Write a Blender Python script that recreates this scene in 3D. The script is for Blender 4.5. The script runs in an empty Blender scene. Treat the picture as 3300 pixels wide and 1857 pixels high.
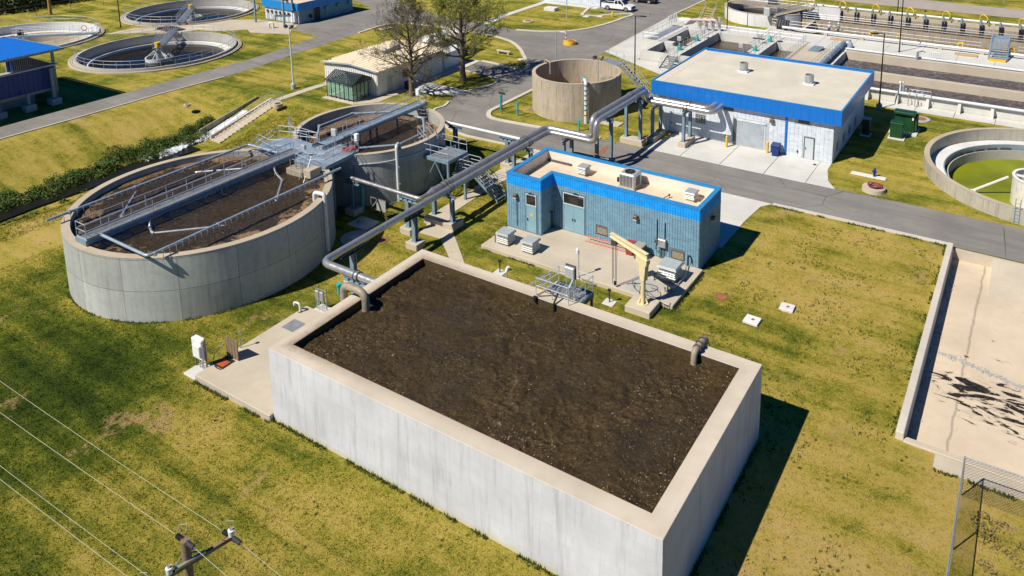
import bpy, bmesh, math, random
import numpy as np
from mathutils import Vector, Matrix, noise as mnoise
from mathutils.geometry import delaunay_2d_cdt, tessellate_polygon

random.seed(7)
R = math.radians
scene = bpy.context.scene
COL = scene.collection

# ------------------------------------------------------------------ camera
CAMZ = 30.0
F_PX, PX0, PY0, PITCH, ROLL, YAW = 2553.49, 1851.25, -14.82, 0.194514, -0.004075, 0.541713
_cp, _sp, _cr, _sr = math.cos(PITCH), math.sin(PITCH), math.cos(ROLL), math.sin(ROLL)
_cy, _sy = math.cos(YAW), math.sin(YAW)
_R0 = Matrix(((1, 0, 0), (0, -_sp, -_cp), (0, _cp, -_sp)))
_RR = Matrix(((_cr, -_sr, 0), (_sr, _cr, 0), (0, 0, 1)))
_W = Matrix(((_cy, -_sy, 0), (_sy, _cy, 0), (0, 0, 1)))
_RC = _RR @ _R0
_right, _down, _fwd = _W @ _RC[0], _W @ _RC[1], _W @ _RC[2]
cam_d = bpy.data.cameras.new('camera')
cam = bpy.data.objects.new('camera', cam_d)
COL.objects.link(cam)
cam.matrix_world = Matrix((( _right[0], -_down[0], -_fwd[0], 0), (_right[1], -_down[1], -_fwd[1], 0),
                           (_right[2], -_down[2], -_fwd[2], CAMZ), (0, 0, 0, 1)))
cam_d.sensor_width = 36
cam_d.lens = F_PX / 3300 * 36
cam_d.shift_x = -(PX0 - 1650) / 3300
cam_d.shift_y = -(928.5 - PY0) / 3300
cam_d.clip_start, cam_d.clip_end = 0.5, 3000
scene.camera = cam

# ------------------------------------------------------------------ daylight
SUN_TRAVEL = Vector((0.41, 0.785, -1.0)).normalized()
world = bpy.data.worlds.new('World')
scene.world = world
world.use_nodes = True
_n = world.node_tree.nodes
_sky = _n.new('ShaderNodeTexSky')
_sky.sky_type = 'NISHITA'
_sky.sun_disc = False
_sky.sun_elevation = math.asin(-SUN_TRAVEL.z)
_sky.sun_rotation = math.atan2(-SUN_TRAVEL.x, -SUN_TRAVEL.y)
_sky.dust_density = 0.0
_sky.ozone_density = 10.0
_sky.air_density = 0.8
_sky.altitude = 2500
_n['Background'].inputs['Strength'].default_value = 0.07
_hs = _n.new('ShaderNodeHueSaturation')
_hs.inputs['Saturation'].default_value = 1.4
world.node_tree.links.new(_sky.outputs['Color'], _hs.inputs['Color'])
world.node_tree.links.new(_hs.outputs['Color'], _n['Background'].inputs['Color'])
sun_d = bpy.data.lights.new('sun', 'SUN')
sun_d.energy, sun_d.angle, sun_d.color = 5.0, R(0.5), (1.0, 0.93, 0.83)
sun = bpy.data.objects.new('sun', sun_d)
COL.objects.link(sun)
sun.rotation_euler = SUN_TRAVEL.to_track_quat('-Z', 'Y').to_euler()
sun.location = (-40, -60, 90)
scene.view_settings.view_transform = 'Standard'
scene.view_settings.look = 'None'
scene.view_settings.exposure = 0.34
scene.view_settings.gamma = 1.0
scene.view_settings.use_curve_mapping = False

# ------------------------------------------------------------------ material kit
class NT:
    def __init__(self, name):
        self.m = bpy.data.materials.new(name)
        self.m.use_nodes = True
        self.t = self.m.node_tree
        self.b = self.t.nodes['Principled BSDF']
        self.pos = self.n('ShaderNodeNewGeometry').outputs['Position']
    def n(self, t, **k):
        x = self.t.nodes.new(t)
        for a, v in k.items(): setattr(x, a, v)
        return x
    def l(self, a, b):
        if isinstance(a, (int, float, tuple, list)): b.default_value = a
        else: self.t.links.new(a, b)
    def scaled(self, sx, sy, sz, vec=None, rz=0):
        x = self.n('ShaderNodeMapping')
        self.l(vec or self.pos, x.inputs['Vector'])
        x.inputs['Scale'].default_value = (sx, sy, sz)
        x.inputs['Rotation'].default_value = (0, 0, rz)
        return x.outputs[0]
    def noise(self, s, d=3, r=.55, vec=None, dist=0):
        x = self.n('ShaderNodeTexNoise')
        self.l(vec or self.pos, x.inputs['Vector'])
        x.inputs['Scale'].default_value, x.inputs['Detail'].default_value = s, d
        x.inputs['Roughness'].default_value, x.inputs['Distortion'].default_value = r, dist
        return x.outputs['Fac']
    def vor(self, s, vec=None, feat='F1', rnd=1.0):
        x = self.n('ShaderNodeTexVoronoi', feature=feat)
        self.l(vec or self.pos, x.inputs['Vector'])
        x.inputs['Scale'].default_value = s
        x.inputs['Randomness'].default_value = rnd
        return x.outputs['Distance']
    def ramp(self, fac, *stops, interp='LINEAR'):
        x = self.n('ShaderNodeValToRGB')
        self.l(fac, x.inputs[0])
        x.color_ramp.interpolation = interp
        e = x.color_ramp.elements
        while len(e) < len(stops): e.new(.5)
        for q, (p, c) in zip(e, stops):
            q.position = p
            q.color = (c, c, c, 1) if isinstance(c, (int, float)) else (*c, 1)
        return x.outputs[0]
    def mix(self, f, a, b, mode='MIX'):
        x = self.n('ShaderNodeMix', data_type='RGBA', blend_type=mode)
        self.l(f, x.inputs[0])
        self.l((*a, 1) if isinstance(a, tuple) and len(a) == 3 else a, x.inputs[6])
        self.l((*b, 1) if isinstance(b, tuple) and len(b) == 3 else b, x.inputs[7])
        return x.outputs[2]
    def math(self, op, a, b=0.0, c=0.0):
        x = self.n('ShaderNodeMath', operation=op)
        self.l(a, x.inputs[0]); self.l(b, x.inputs[1]); self.l(c, x.inputs[2])
        return x.outputs[0]
    def bump(self, h, s=.3, d=.02, nrm=None):
        x = self.n('ShaderNodeBump')
        self.l(h, x.inputs['Height'])
        x.inputs['Strength'].default_value, x.inputs['Distance'].default_value = s, d
        if nrm is not None: self.l(nrm, x.inputs['Normal'])
        return x.outputs[0]
    def xyz(self):
        x = self.n('ShaderNodeSeparateXYZ'); self.l(self.pos, x.inputs[0]); return x.outputs
    def comb(self, a, b, c=0.0):
        x = self.n('ShaderNodeCombineXYZ')
        self.l(a, x.inputs[0]); self.l(b, x.inputs[1]); self.l(c, x.inputs[2])
        return x.outputs[0]
    def out(self, col=None, rough=None, nrm=None, metal=None, spec=None):
        i = self.b.inputs
        if col is not None: self.l((*col, 1) if isinstance(col, tuple) and len(col) == 3 else col, i['Base Color'])
        if rough is not None: self.l(rough, i['Roughness'])
        if nrm is not None: self.l(nrm, i['Normal'])
        if metal is not None: self.l(metal, i['Metallic'])
        if spec is not None: self.l(spec, i['Specular IOR Level'])
        return self.m

def sc(c, k): return tuple(min(1, max(0, v * k)) for v in c)

def plain(name, col, rough=.55, metal=0, var=.18, vs=2.0, bump=0, bs=30, spec=.5, dirt=0):
    t = NT(name)
    f = t.ramp(t.noise(vs, 5, .65), (.25, 0), (.75, 1))
    c = t.mix(f, sc(col, 1 - var), sc(col, 1 + var))
    if dirt:
        g = t.ramp(t.noise(vs * 2.3, 6, .7, t.scaled(1, 1, .35)), (.52, 0), (.72, dirt))
        c = t.mix(g, c, (.11, .085, .05))
    n = t.bump(t.noise(bs, 4, .6), bump, .03) if bump else None
    return t.out(c, t.ramp(t.noise(vs * 3, 3), (.2, max(0, rough - .12)), (.8, min(1, rough + .1))), n, metal, spec)

def concrete(name, col, stain=.35, streak=.3, tan=(.30, .21, .11), rough=.85, blocks=None, round_at=None, fine=12, crack=0, base=False, splash=False):
    t = NT(name)
    big = t.noise(.35, 5, .6); mid = t.noise(2.2, 6, .7); fn = t.noise(fine * 4, 4, .7)
    c = t.mix(t.ramp(big, (.3, 0), (.7, 1)), sc(col, .86), sc(col, 1.08))
    c = t.mix(t.ramp(mid, (.45, 0), (.8, stain)), c, tan)
    c = t.mix(t.ramp(fn, (.35, .0), (.7, .22)), c, sc(col, .55))
    if streak:
        s = t.noise(1.0, 5, .7, t.scaled(3.2, 3.2, .22))
        c = t.mix(t.ramp(s, (.5, 0), (.72, streak)), c, sc(col, .42))
        s2 = t.noise(1.0, 4, .7, t.scaled(7, 7, .3))
        c = t.mix(t.ramp(s2, (.58, 0), (.75, streak * .8)), c, sc((.75, .74, .70), min(1, col[0] * 1.7)))
    h = t.noise(fine, 5, .6)
    if blocks:
        x = t.xyz()
        if round_at:
            ax = t.math('SUBTRACT', x[0], round_at[0]); ay = t.math('SUBTRACT', x[1], round_at[1])
            u = t.math('MULTIPLY', t.math('ARCTAN2', ay, ax), round_at[2])
        else:
            u = t.math('ADD', x[0], x[1])
        br = t.n('ShaderNodeTexBrick')
        t.l(t.comb(u, t.math('ADD', x[2], blocks[4])), br.inputs['Vector'])
        br.inputs['Scale'].default_value = 1
        br.inputs['Brick Width'].default_value, br.inputs['Row Height'].default_value = blocks[0], blocks[1]
        br.inputs['Mortar Size'].default_value = blocks[2]
        br.inputs['Mortar Smooth'].default_value = .4
        br.inputs['Color1'].default_value = (.86, .86, .86, 1)
        br.inputs['Color2'].default_value = (1.06, 1.06, 1.06, 1)
        br.inputs['Mortar'].default_value = (.38, .38, .38, 1)
        br.offset = blocks[5]
        c = t.mix(blocks[3], c, br.outputs['Color'], 'MULTIPLY')
    if crack:
        v = t.n('ShaderNodeTexVoronoi', feature='DISTANCE_TO_EDGE')
        w = t.n('ShaderNodeTexNoise'); w.inputs['Scale'].default_value = .8; t.l(t.pos, w.inputs['Vector'])
        t.l(t.mix(.25, t.pos, w.outputs['Color'], 'ADD'), v.inputs['Vector'])
        v.inputs['Scale'].default_value = crack
        c = t.mix(t.ramp(v.outputs['Distance'], (0, .6), (.0025, 0)), c, (.16, .13, .10))
    if base:
        c = t.mix(t.ramp(t.math('ADD', t.xyz()[2], t.math('MULTIPLY', t.noise(1.5, 4), .5)), (.3, .75), (.62, 0)), c, (.50, .46, .27))
    if splash:
        x = t.xyz(); ex = t.math('SUBTRACT', t.math('ABSOLUTE', t.math('ADD', x[0], 21.42)), 10.33); ey = t.math('SUBTRACT', t.math('ABSOLUTE', t.math('SUBTRACT', x[1], 29.17)), 5.03)
        e = t.math('ADD', t.math('MAXIMUM', ex, ey), t.math('MULTIPLY', t.math('SUBTRACT', t.noise(2.2, 6, .75), .5), .9))
        k = t.math('MULTIPLY', t.ramp(e, (.0, .85), (.55, 0)), t.ramp(t.math('DIVIDE', t.math('ADD', x[0], 32.6), 22.0), (0, 1), (.35, .45), (1, .12)))
        c = t.mix(t.math('MULTIPLY', k, t.ramp(t.noise(14, 4, .7), (.3, .55), (.6, 1))), c, (.17, .105, .05))
    # pin holes
    p = t.vor(1.6)
    c = t.mix(t.ramp(p, (.02, .55), (.045, 0)), c, (.08, .08, .08))
    return t.out(c, rough, t.bump(h, .25, .03), 0, .3)

# worn and lush areas of the lawn: x, y, radius, greener (+) or drier (-)
LAWN_SPOTS = [(-45, 19.4, 4.5, .06), (-37.5, 12.5, 5, .045), (-50, 14, 7, .03), (-33, 19, 6, -.022), (-7, 27, 7, -.05), (-7, 37, 6, -.04), (-10, 55, 5, -.05), (-13.5, 49, 4, -.04), (-64, 27, 3.5, -.04), (-58, 22, 5, .03), (-85, 45, 9, -.03), (-36.8, 38, 3, -.03), (-9, 74, 5, -.025), (-11, 45, 3, .03), (-5, 33, 3, .02), (-70, 62, 4, .02)]
def grass_mat(name, green=0.0, dry=0.0, small=1.0):
    t = NT(name)
    mow = t.noise(1.0, 4, .62, t.scaled(.05, .62, .3, rz=R(5)))
    patch = t.noise(.15, 5, .6, dist=.5)
    clump = t.noise(.9 * small, 5, .65)
    tuft = t.noise(3.4 * small, 6, .75)
    fine = t.noise(11 * small, 5, .8)
    grain = t.noise(1.0, 4, .8, t.scaled(30, 12, 20, rz=R(35)))
    f = t.math('MULTIPLY', patch, .60)
    for x, w in ((clump, .32), (mow, .52), (tuft, .36), (fine, .62), (grain, .62)): f = t.math('ADD', f, t.math('MULTIPLY', x, w))
    f = t.math('MULTIPLY', f, .3289)
    for gx, gy, gr, ga in LAWN_SPOTS:
        vd = t.n('ShaderNodeVectorMath', operation='DISTANCE'); t.l(t.pos, vd.inputs[0]); vd.inputs[1].default_value = (gx, gy, 0)
        f = t.math('ADD', f, t.ramp(vd.outputs['Value'] if False else t.math('DIVIDE', vd.outputs['Value'], gr * 2), (.1, ga), (1, 0)) if ga > 0 else t.math('MULTIPLY', t.ramp(t.math('DIVIDE', vd.outputs['Value'], gr * 2), (.1, -ga), (1, 0)), -1.0))
    o = green - dry
    c = t.ramp(f, (.40 + o, (.50, .355, .13)), (.455 + o, (.43, .33, .07)), (.492 + o, (.285, .25, .033)),
               (.516 + o, (.142, .158, .016)), (.55 + o, (.062, .092, .008)), (.60 + o, (.022, .040, .004)))
    bare = t.ramp(t.math('ADD', t.noise(.22, 7, .72), t.math('MULTIPLY', tuft, .12)), (.655 + green * .5, 0), (.71 + green * .5, .7))
    c = t.mix(bare, c, (.44, .30, .13))
    dots = t.vor(1.9 * small, t.mix(.12, t.pos, t.noise(5, 2), 'ADD'))
    dark = t.math('MULTIPLY', t.ramp(dots, (.10, .9), (.24, 0)), t.ramp(t.noise(.33, 4, .7), (.46, 0), (.60, 1)))
    c = t.mix(dark, c, (.03, .045, .007))
    h = t.math('ADD', t.noise(9 * small, 8, .8), t.math('MULTIPLY', grain, .8))
    return t.out(c, .95, t.bump(h, .9, .09), 0, .12)
# ------------------------------------------------------------------ mesh kit
WL = {}
class B:
    def __init__(s): s.v, s.f = [], []
    def add(s, vs, fs):
        o = len(s.v)
        s.v += [tuple(v) for v in vs]
        s.f += [tuple(i + o for i in f) for f in fs]
        return s
    def box(s, x0, x1, y0, y1, z0, z1):
        return s.add([(x0, y0, z0), (x1, y0, z0), (x1, y1, z0), (x0, y1, z0), (x0, y0, z1), (x1, y0, z1), (x1, y1, z1), (x0, y1, z1)],
                     [(0, 3, 2, 1), (4, 5, 6, 7), (0, 1, 5, 4), (1, 2, 6, 5), (2, 3, 7, 6), (3, 0, 4, 7)])
    def bbox(s, x0, x1, y0, y1, z0, z1, b=.03):
        """box with chamfered vertical and top edges"""
        lo = [(x0 + b, y0), (x1 - b, y0), (x1, y0 + b), (x1, y1 - b), (x1 - b, y1), (x0 + b, y1), (x0, y1 - b), (x0, y0 + b)]
        cx, cy = (x0 + x1) / 2, (y0 + y1) / 2
        kx, ky = 1 - 2 * b / max(1e-6, x1 - x0), 1 - 2 * b / max(1e-6, y1 - y0)
        v = [(x, y, z0) for x, y in lo] + [(x, y, z1 - b) for x, y in lo] + [(cx + (x - cx) * kx, cy + (y - cy) * ky, z1) for x, y in lo]
        f = [tuple(range(7, -1, -1)), tuple(range(16, 24))]
        for k in (0, 8):
            f += [(k + i, k + (i + 1) % 8, k + 8 + (i + 1) % 8, k + 8 + i) for i in range(8)]
        return s.add(v, f)
    def bar(s, p, q, w, h=None, up=(0, 0, 1)):
        p, q = Vector(p), Vector(q); h = h or w
        d = (q - p).normalized(); u = Vector(up)
        if abs(d.dot(u)) > .98: u = Vector((0, 1, 0))
        a = d.cross(u).normalized() * w / 2; b = a.cross(d).normalized() * h / 2
        v = [p - a - b, p + a - b, p + a + b, p - a + b, q - a - b, q + a - b, q + a + b, q - a + b]
        return s.add(v, [(0, 3, 2, 1), (4, 5, 6, 7), (0, 1, 5, 4), (1, 2, 6, 5), (2, 3, 7, 6), (3, 0, 4, 7)])
    def cyl(s, p, q, r, n=12, r2=None, cap=True):
        p, q = Vector(p), Vector(q); r2 = r if r2 is None else r2
        d = (q - p).normalized(); u = Vector((0, 0, 1)) if abs(d.z) < .95 else Vector((1, 0, 0))
        a = d.cross(u).normalized(); b = d.cross(a)
        v = []
        for c, rr in ((p, r), (q, r2)):
            for i in range(n):
                t = 2 * math.pi * i / n
                v.append(c + (a * math.cos(t) + b * math.sin(t)) * rr)
        f = [(i, i + n, (i + 1) % n + n, (i + 1) % n) for i in range(n)]
        if cap: f += [tuple(range(n)), tuple(range(2 * n - 1, n - 1, -1))]
        return s.add(v, f)
    def tube(s, pts, r, n=12, bend=0, seg=6, closed=False):
        pts = [Vector(p) for p in pts]
        if bend:
            out = []
            rng = range(len(pts)) if closed else range(1, len(pts) - 1)
            if not closed: out.append(pts[0])
            for i in rng:
                p, a, c = pts[i], pts[i - 1], pts[(i + 1) % len(pts)]
                d1, d2 = (a - p), (c - p)
                k = min(bend, d1.length * .49, d2.length * .49)
                d1, d2 = p + d1.normalized() * k, p + d2.normalized() * k
                for j in range(seg + 1):
                    t = j / seg
                    out.append(d1 * (1 - t) ** 2 + p * 2 * t * (1 - t) + d2 * t * t)
            if not closed: out.append(pts[-1])
            pts = out
        m = len(pts); rr = r if isinstance(r, (list, tuple)) else [r] * m
        t0 = (pts[1] - pts[0]).normalized()
        u = Vector((0, 0, 1)) if abs(t0.z) < .9 else Vector((1, 0, 0))
        a = t0.cross(u).normalized(); v = []
        for i, p in enumerate(pts):
            if closed: t = (pts[(i + 1) % m] - pts[i - 1]).normalized()
            else: t = (pts[min(i + 1, m - 1)] - pts[max(i - 1, 0)]).normalized()
            a = (a - t * a.dot(t)).normalized(); b = t.cross(a)
            for j in range(n):
                w = 2 * math.pi * j / n
                v.append(p + (a * math.cos(w) + b * math.sin(w)) * rr[i])
        f = []
        for i in range(m if closed else m - 1):
            k = (i + 1) % m
            f += [(i * n + j, i * n + (j + 1) % n, k * n + (j + 1) % n, k * n + j) for j in range(n)]
        if not closed: f += [tuple(range(n - 1, -1, -1)), tuple(range((m - 1) * n, m * n))]
        return s.add(v, f)
    def ring(s, cx, cy, ri, ro, z0, z1, n=96, a0=0, a1=2 * math.pi):
        full = abs(a1 - a0 - 2 * math.pi) < 1e-6; m = n if full else n + 1
        v = []
        for i in range(m):
            t = a0 + (a1 - a0) * i / n; c, q = math.cos(t), math.sin(t)
            v += [(cx + ri * c, cy + ri * q, z0), (cx + ro * c, cy + ro * q, z0), (cx + ro * c, cy + ro * q, z1), (cx + ri * c, cy + ri * q, z1)]
        f = []
        for i in range(n):
            k, l = 4 * i, 4 * ((i + 1) % m)
            f += [(k + a, k + (a + 1) % 4, l + (a + 1) % 4, l + a) for a in range(4)]
        if not full: f += [(3, 2, 1, 0), tuple(4 * n + a for a in range(4))]
        return s.add(v, f)
    def disc(s, cx, cy, r, z, n=64, rings=1):
        v = [(cx, cy, z)]; f = []
        for k in range(1, rings + 1):
            for i in range(n):
                t = 2 * math.pi * i / n
                v.append((cx + r * k / rings * math.cos(t), cy + r * k / rings * math.sin(t), z))
        f += [(0, 1 + i, 1 + (i + 1) % n) for i in range(n)]
        for k in range(rings - 1):
            o = 1 + k * n
            f += [(o + i, o + n + i, o + n + (i + 1) % n, o + (i + 1) % n) for i in range(n)]
        return s.add(v, f)
    def prism(s, poly, z0, z1):
        n = len(poly)
        tri = tessellate_polygon([[Vector((x, y, 0)) for x, y in poly]])
        v = [(x, y, z0) for x, y in poly] + [(x, y, z1) for x, y in poly]
        area = sum(poly[i][0] * poly[(i + 1) % n][1] - poly[(i + 1) % n][0] * poly[i][1] for i in range(n))
        f = []
        for t in tri:
            a, b, c = t
            ar = (poly[b][0] - poly[a][0]) * (poly[c][1] - poly[a][1]) - (poly[c][0] - poly[a][0]) * (poly[b][1] - poly[a][1])
            if ar < 0: a, c = c, a
            f += [(a + n, b + n, c + n), (c, b, a)]
        for i in range(n):
            j = (i + 1) % n
            f.append((i, j, j + n, i + n) if area > 0 else (j, i, i + n, j + n))
        return s.add(v, f)
    def xform(s, M):
        s.v = [tuple(M @ Vector(v)) for v in s.v]; return s
    def mesh(s, name, m, smooth=False):
        me = bpy.data.meshes.new(name)
        me.from_pydata(s.v, [], s.f)
        if m is not None: me.materials.append(m)
        if smooth:
            me.polygons.foreach_set('use_smooth', [True] * len(me.polygons))
            me.set_sharp_from_angle(angle=R(38))
        me.update()
        return me
    def build(s, name, m, parent=None, smooth=False):
        return ob(name, s.mesh(name, m, smooth), parent)

def ob(name, me, parent=None, loc=(0, 0, 0), rz=0, scale=None, local=False):
    o = bpy.data.objects.new(name, me)
    COL.objects.link(o)
    l = Vector(loc)
    if parent is not None:
        o.parent = parent
        if not local: l = l - WL.get(parent.name, Vector())
    o.location = l
    o.rotation_euler = (0, 0, rz)
    if scale: o.scale = scale
    WL[o.name] = Vector(loc)
    return o
def tag(o, label=None, cat=None, group=None, kind=None):
    if label: o['label'] = label
    if cat: o['category'] = cat
    if group: o['group'] = group
    if kind: o['kind'] = kind
    return o
def thing(name, label, cat, loc=(0, 0, 0), group=None, rz=0):
    o = ob(name, None, None, loc, rz)
    o.empty_display_size = .3
    return tag(o, label, cat, group)
def stuff(o): o['kind'] = 'stuff'; return o
def structure(o): o['kind'] = 'structure'; return o
def copy_tree(o, loc, rz=0, label=None, parent=None):
    c = o.copy(); COL.objects.link(c)
    if parent is None:
        c.location = loc; c.rotation_euler = (0, 0, rz)
        WL[c.name] = Vector(loc)
        if label: c['label'] = label
    else: c.parent = parent
    for ch in list(o.children): copy_tree(ch, None, parent=c)
    return c

def path_posts(pts, sp):
    out = []
    for a, b in zip(pts[:-1], pts[1:]):
        a, b = Vector(a), Vector(b); n = max(1, round((b - a).length / sp))
        out += [a + (b - a) * i / n for i in range(n)]
    out.append(Vector(pts[-1]))
    return out
_post = {}
def railing(parent, pts, m, h=1.07, sp=1.5, r=.024, name='railing', closed=False, mids=(.55,), toe=0, posts=True):
    """rails as one part, every post a piece of its own below it"""
    pts = [Vector(p) for p in pts]
    if closed: pts = pts + [pts[0]]
    b = B()
    for k in (1.0,) + tuple(mids):
        for p, q in zip(pts[:-1], pts[1:]):
            b.cyl(p + Vector((0, 0, h * k)), q + Vector((0, 0, h * k)), r, 6)
    if toe:
        for p, q in zip(pts[:-1], pts[1:]):
            b.bar(p + Vector((0, 0, toe / 2)), q + Vector((0, 0, toe / 2)), .012, toe)
    o = b.build(name, m, parent, True)
    key = (m.name, h, r)
    if key not in _post: _post[key] = B().cyl((0, 0, 0), (0, 0, h), r, 6).mesh('post', m, True)
    if posts:
        seen = set()
        for p in path_posts(pts, sp):
            k = (round(p.x, 2), round(p.y, 2))
            if k in seen: continue
            seen.add(k)
            ob('post', _post[key], o, p)
    return o

# ------------------------------------------------------------------ materials
M = {}
M['grass'] = grass_mat('grass')
M['asphalt'] = None
t = NT('asphalt')
_c = t.mix(t.ramp(t.noise(.18, 5, .65), (.3, 0), (.7, 1)), (.15, .142, .128), (.26, .246, .222))
_c = t.mix(t.ramp(t.noise(1.0, 4, .6, t.scaled(.08, 1.3, 1)), (.42, 0), (.7, .5)), _c, (.115, .11, .10))
_c = t.mix(t.ramp(t.noise(60, 3, .8), (.45, 0), (.75, .45)), _c, (.30, .285, .26))
_c = t.mix(t.ramp(t.noise(.9, 7, .75), (.60, 0), (.72, .5)), _c, (.30, .28, .245))
_c = t.mix(t.ramp(t.vor(.9), (.03, .5), (.05, 0)), _c, (.35, .33, .30))
_v = t.n('ShaderNodeTexVoronoi', feature='DISTANCE_TO_EDGE'); t.l(t.mix(.3, t.pos, t.noise(.6, 4), 'ADD'), _v.inputs['Vector']); _v.inputs['Scale'].default_value = .16
_c = t.mix(t.math('MULTIPLY', t.ramp(_v.outputs['Distance'], (0, .8), (.009, 0)), t.ramp(t.noise(.12, 3), (.45, 0), (.6, 1))), _c, (.035, .035, .035))
M['asphalt'] = t.out(_c, .9, t.bump(t.noise(90, 3, .8), .35, .015), 0, .3)
M['conc_tank'] = concrete('tank_wall_concrete', (.60, .61, .63), .22, .5, (.43, .42, .40), blocks=(1.35, .62, .006, .26, .15, .37), base=True)
M['conc_top'] = concrete('tank_top_concrete', (.57, .505, .40), .32, .0, (.42, .30, .18), fine=22, splash=True)
M['conc_round'] = concrete('round_tank_concrete', (.46, .475, .43), .5, .42, (.27, .27, .21), blocks=(3.5, 2.15, .022, .9, .0, 0.0), round_at=(-51.3, 32.5, 8.9))
M['conc_round2'] = concrete('second_round_tank_concrete', (.38, .40, .37), .45, .42, (.25, .245, .19), blocks=(4.2, 2.3, .012, .65, .0, 0.0), round_at=(-51.0, 48.8, 6.6))
M['conc_old'] = concrete('old_stained_concrete', (.36, .31, .23), .75, .85, (.20, .16, .10))
M['conc_beige'] = concrete('beige_weathered_concrete', (.47, .40, .30), .6, .95, (.30, .235, .15))
M['conc_cope'] = concrete('coping_concrete', (.46, .39, .29), .35, .0, (.33, .25, .16), fine=18)
M['conc_slab'] = concrete('slab_concrete', (.50, .44, .34), .4, 0, (.42, .32, .20), fine=16)
M['conc_new'] = concrete('pale_new_concrete', (.58, .575, .53), .22, 0, (.47, .42, .33), fine=16)
M['conc_basin'] = concrete('basin_floor_concrete', (.60, .50, .37), .35, 0, (.50, .37, .24), fine=14, crack=.045)
t = NT.__new__(NT); t.m = M['conc_basin']; t.t = t.m.node_tree; t.b = t.t.nodes['Principled BSDF']; t.pos = t.n('ShaderNodeNewGeometry').outputs['Position']
_x = t.xyz()
_u = t.math('DIVIDE', t.math('ADD', _x[0], .1), 3.0); _w = t.math('DIVIDE', t.math('ADD', t.math('SUBTRACT', _x[1], 44.9), t.math('MULTIPLY', _x[0], .22)), 1.7)
_d = t.math('ADD', t.math('MULTIPLY', _u, _u), t.math('MULTIPLY', _w, _w))
_k = t.math('SUBTRACT', t.noise(.95, 6, .6, t.scaled(.62, 1.5, 1, rz=R(14)), 1.1), t.math('MULTIPLY', t.math('MINIMUM', _d, 3.0), .085))
_k2 = t.math('MAXIMUM', _k, t.math('SUBTRACT', t.noise(1.3, 5, .6), .235))
_wet = t.ramp(_k2, (.468, 0), (.480, 1)); _halo = t.ramp(_k2, (.41, 0), (.47, .45))
_old = t.b.inputs['Base Color'].links[0].from_socket
_c = t.mix(_halo, _old, (.30, .23, .16))
t.out(t.mix(_wet, _c, t.mix(t.ramp(t.noise(5, 5, .7), (.4, 0), (.6, 1)), (.012, .011, .009), (.05, .042, .03))), t.mix(_wet, (.85, .85, .85), (.18, .18, .18)))
M['conc_grey'] = concrete('grey_concrete', (.43, .42, .38), .4, .35, (.30, .26, .19))
M['conc_white'] = concrete('white_washed_concrete', (.68, .68, .66), .2, .35, (.45, .42, .36))
M['conc_kerb'] = concrete('kerb_concrete', (.56, .52, .44), .3, 0, (.40, .33, .24))
M['steel'] = plain('galvanised_steel', (.42, .44, .45), .42, .55, .22, 3, dirt=.25)
M['rail'] = plain('rail_steel', (.46, .50, .54), .45, .35, .15, 3)
M['bluesteel'] = plain('blue_grey_painted_steel', (.19, .27, .33), .5, .1, .25, 2, dirt=.35)
M['darkblue'] = plain('dark_blue_steel', (.05, .09, .14), .45, .3, .25, 2)
M['pipe_grey'] = plain('grey_lagged_pipe', (.46, .45, .44), .33, .65, .15, 1.5, dirt=.2)
M['pipe_blue'] = plain('blue_grey_pipe', (.30, .37, .43), .42, .25, .2, 2, dirt=.3)
M['pipe_tan'] = plain('tan_stained_pipe', (.30, .25, .18), .6, .1, .3, 3, dirt=.5)
M['white_pipe'] = plain('white_pipe_paint', (.62, .64, .63), .5, 0, .1, 3, dirt=.3)
M['black'] = plain('black_pole_paint', (.012, .012, .013), .4, .2, .1)
M['dark'] = plain('dark_opening', (.015, .015, .016), .6, 0, .1)
M['galv_dark'] = plain('dull_dark_metal', (.10, .10, .10), .6, .4, .3, 5)
M['yellow'] = plain('safety_yellow_paint', (.72, .44, .02), .5, 0, .15, 3, dirt=.25)
M['cream'] = plain('cream_crane_paint', (.70, .60, .34), .45, 0, .14, 2, dirt=.3)
M['teal'] = plain('teal_paint', (.03, .36, .34), .45, 0, .2, 4)
M['redbrown'] = plain('rust_red_lid', (.30, .11, .05), .85, 0, .3, 4)
M['brown_box'] = plain('brown_light_housing', (.16, .09, .05), .5, .2, .2, 5)
M['red'] = plain('faded_red_plastic', (.30, .035, .04), .6, 0, .2, 4)
M['green_cab'] = plain('dark_green_cabinet_paint', (.012, .06, .022), .35, 0, .2, 2)
M['blue_bin'] = plain('blue_bin_plastic', (.006, .03, .16), .5, 0, .1, 2)
M['grey_bin'] = plain('grey_bin_plastic', (.30, .29, .24), .6, 0, .15, 3)
M['green_bin'] = plain('green_bin_plastic', (.03, .07, .035), .55, 0, .15, 3)
M['vent'] = plain('pale_grey_vent_metal', (.50, .52, .50), .4, .35, .12, 4, dirt=.15)
M['white'] = plain('white_paint', (.74, .74, .72), .4, 0, .06, 2)
M['orange'] = plain('orange_red_hose', (.36, .035, .02), .6, 0, .2, 6)
M['maroon'] = plain('maroon_hose', (.20, .03, .025), .6, 0, .25, 6)
M['navy'] = plain('navy_blue_paint', (.01, .012, .16), .45, 0, .15)
M['wood'] = plain('weathered_wood', (.20, .14, .085), .85, 0, .35, 6, bump=.4, bs=20)
M['woodpale'] = plain('pale_timber', (.45, .34, .19), .85, 0, .25, 6)
M['bark'] = plain('tree_bark', (.14, .105, .075), .95, 0, .35, 5, bump=.6, bs=25)
M['twig'] = plain('twig_bark', (.16, .12, .085), .95, 0, .3, 5)
M['hose'] = plain('black_hose', (.015, .015, .015), .5, 0, .1)
M['rubber'] = plain('tyre_rubber', (.02, .02, .02), .8, 0, .1)
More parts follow.
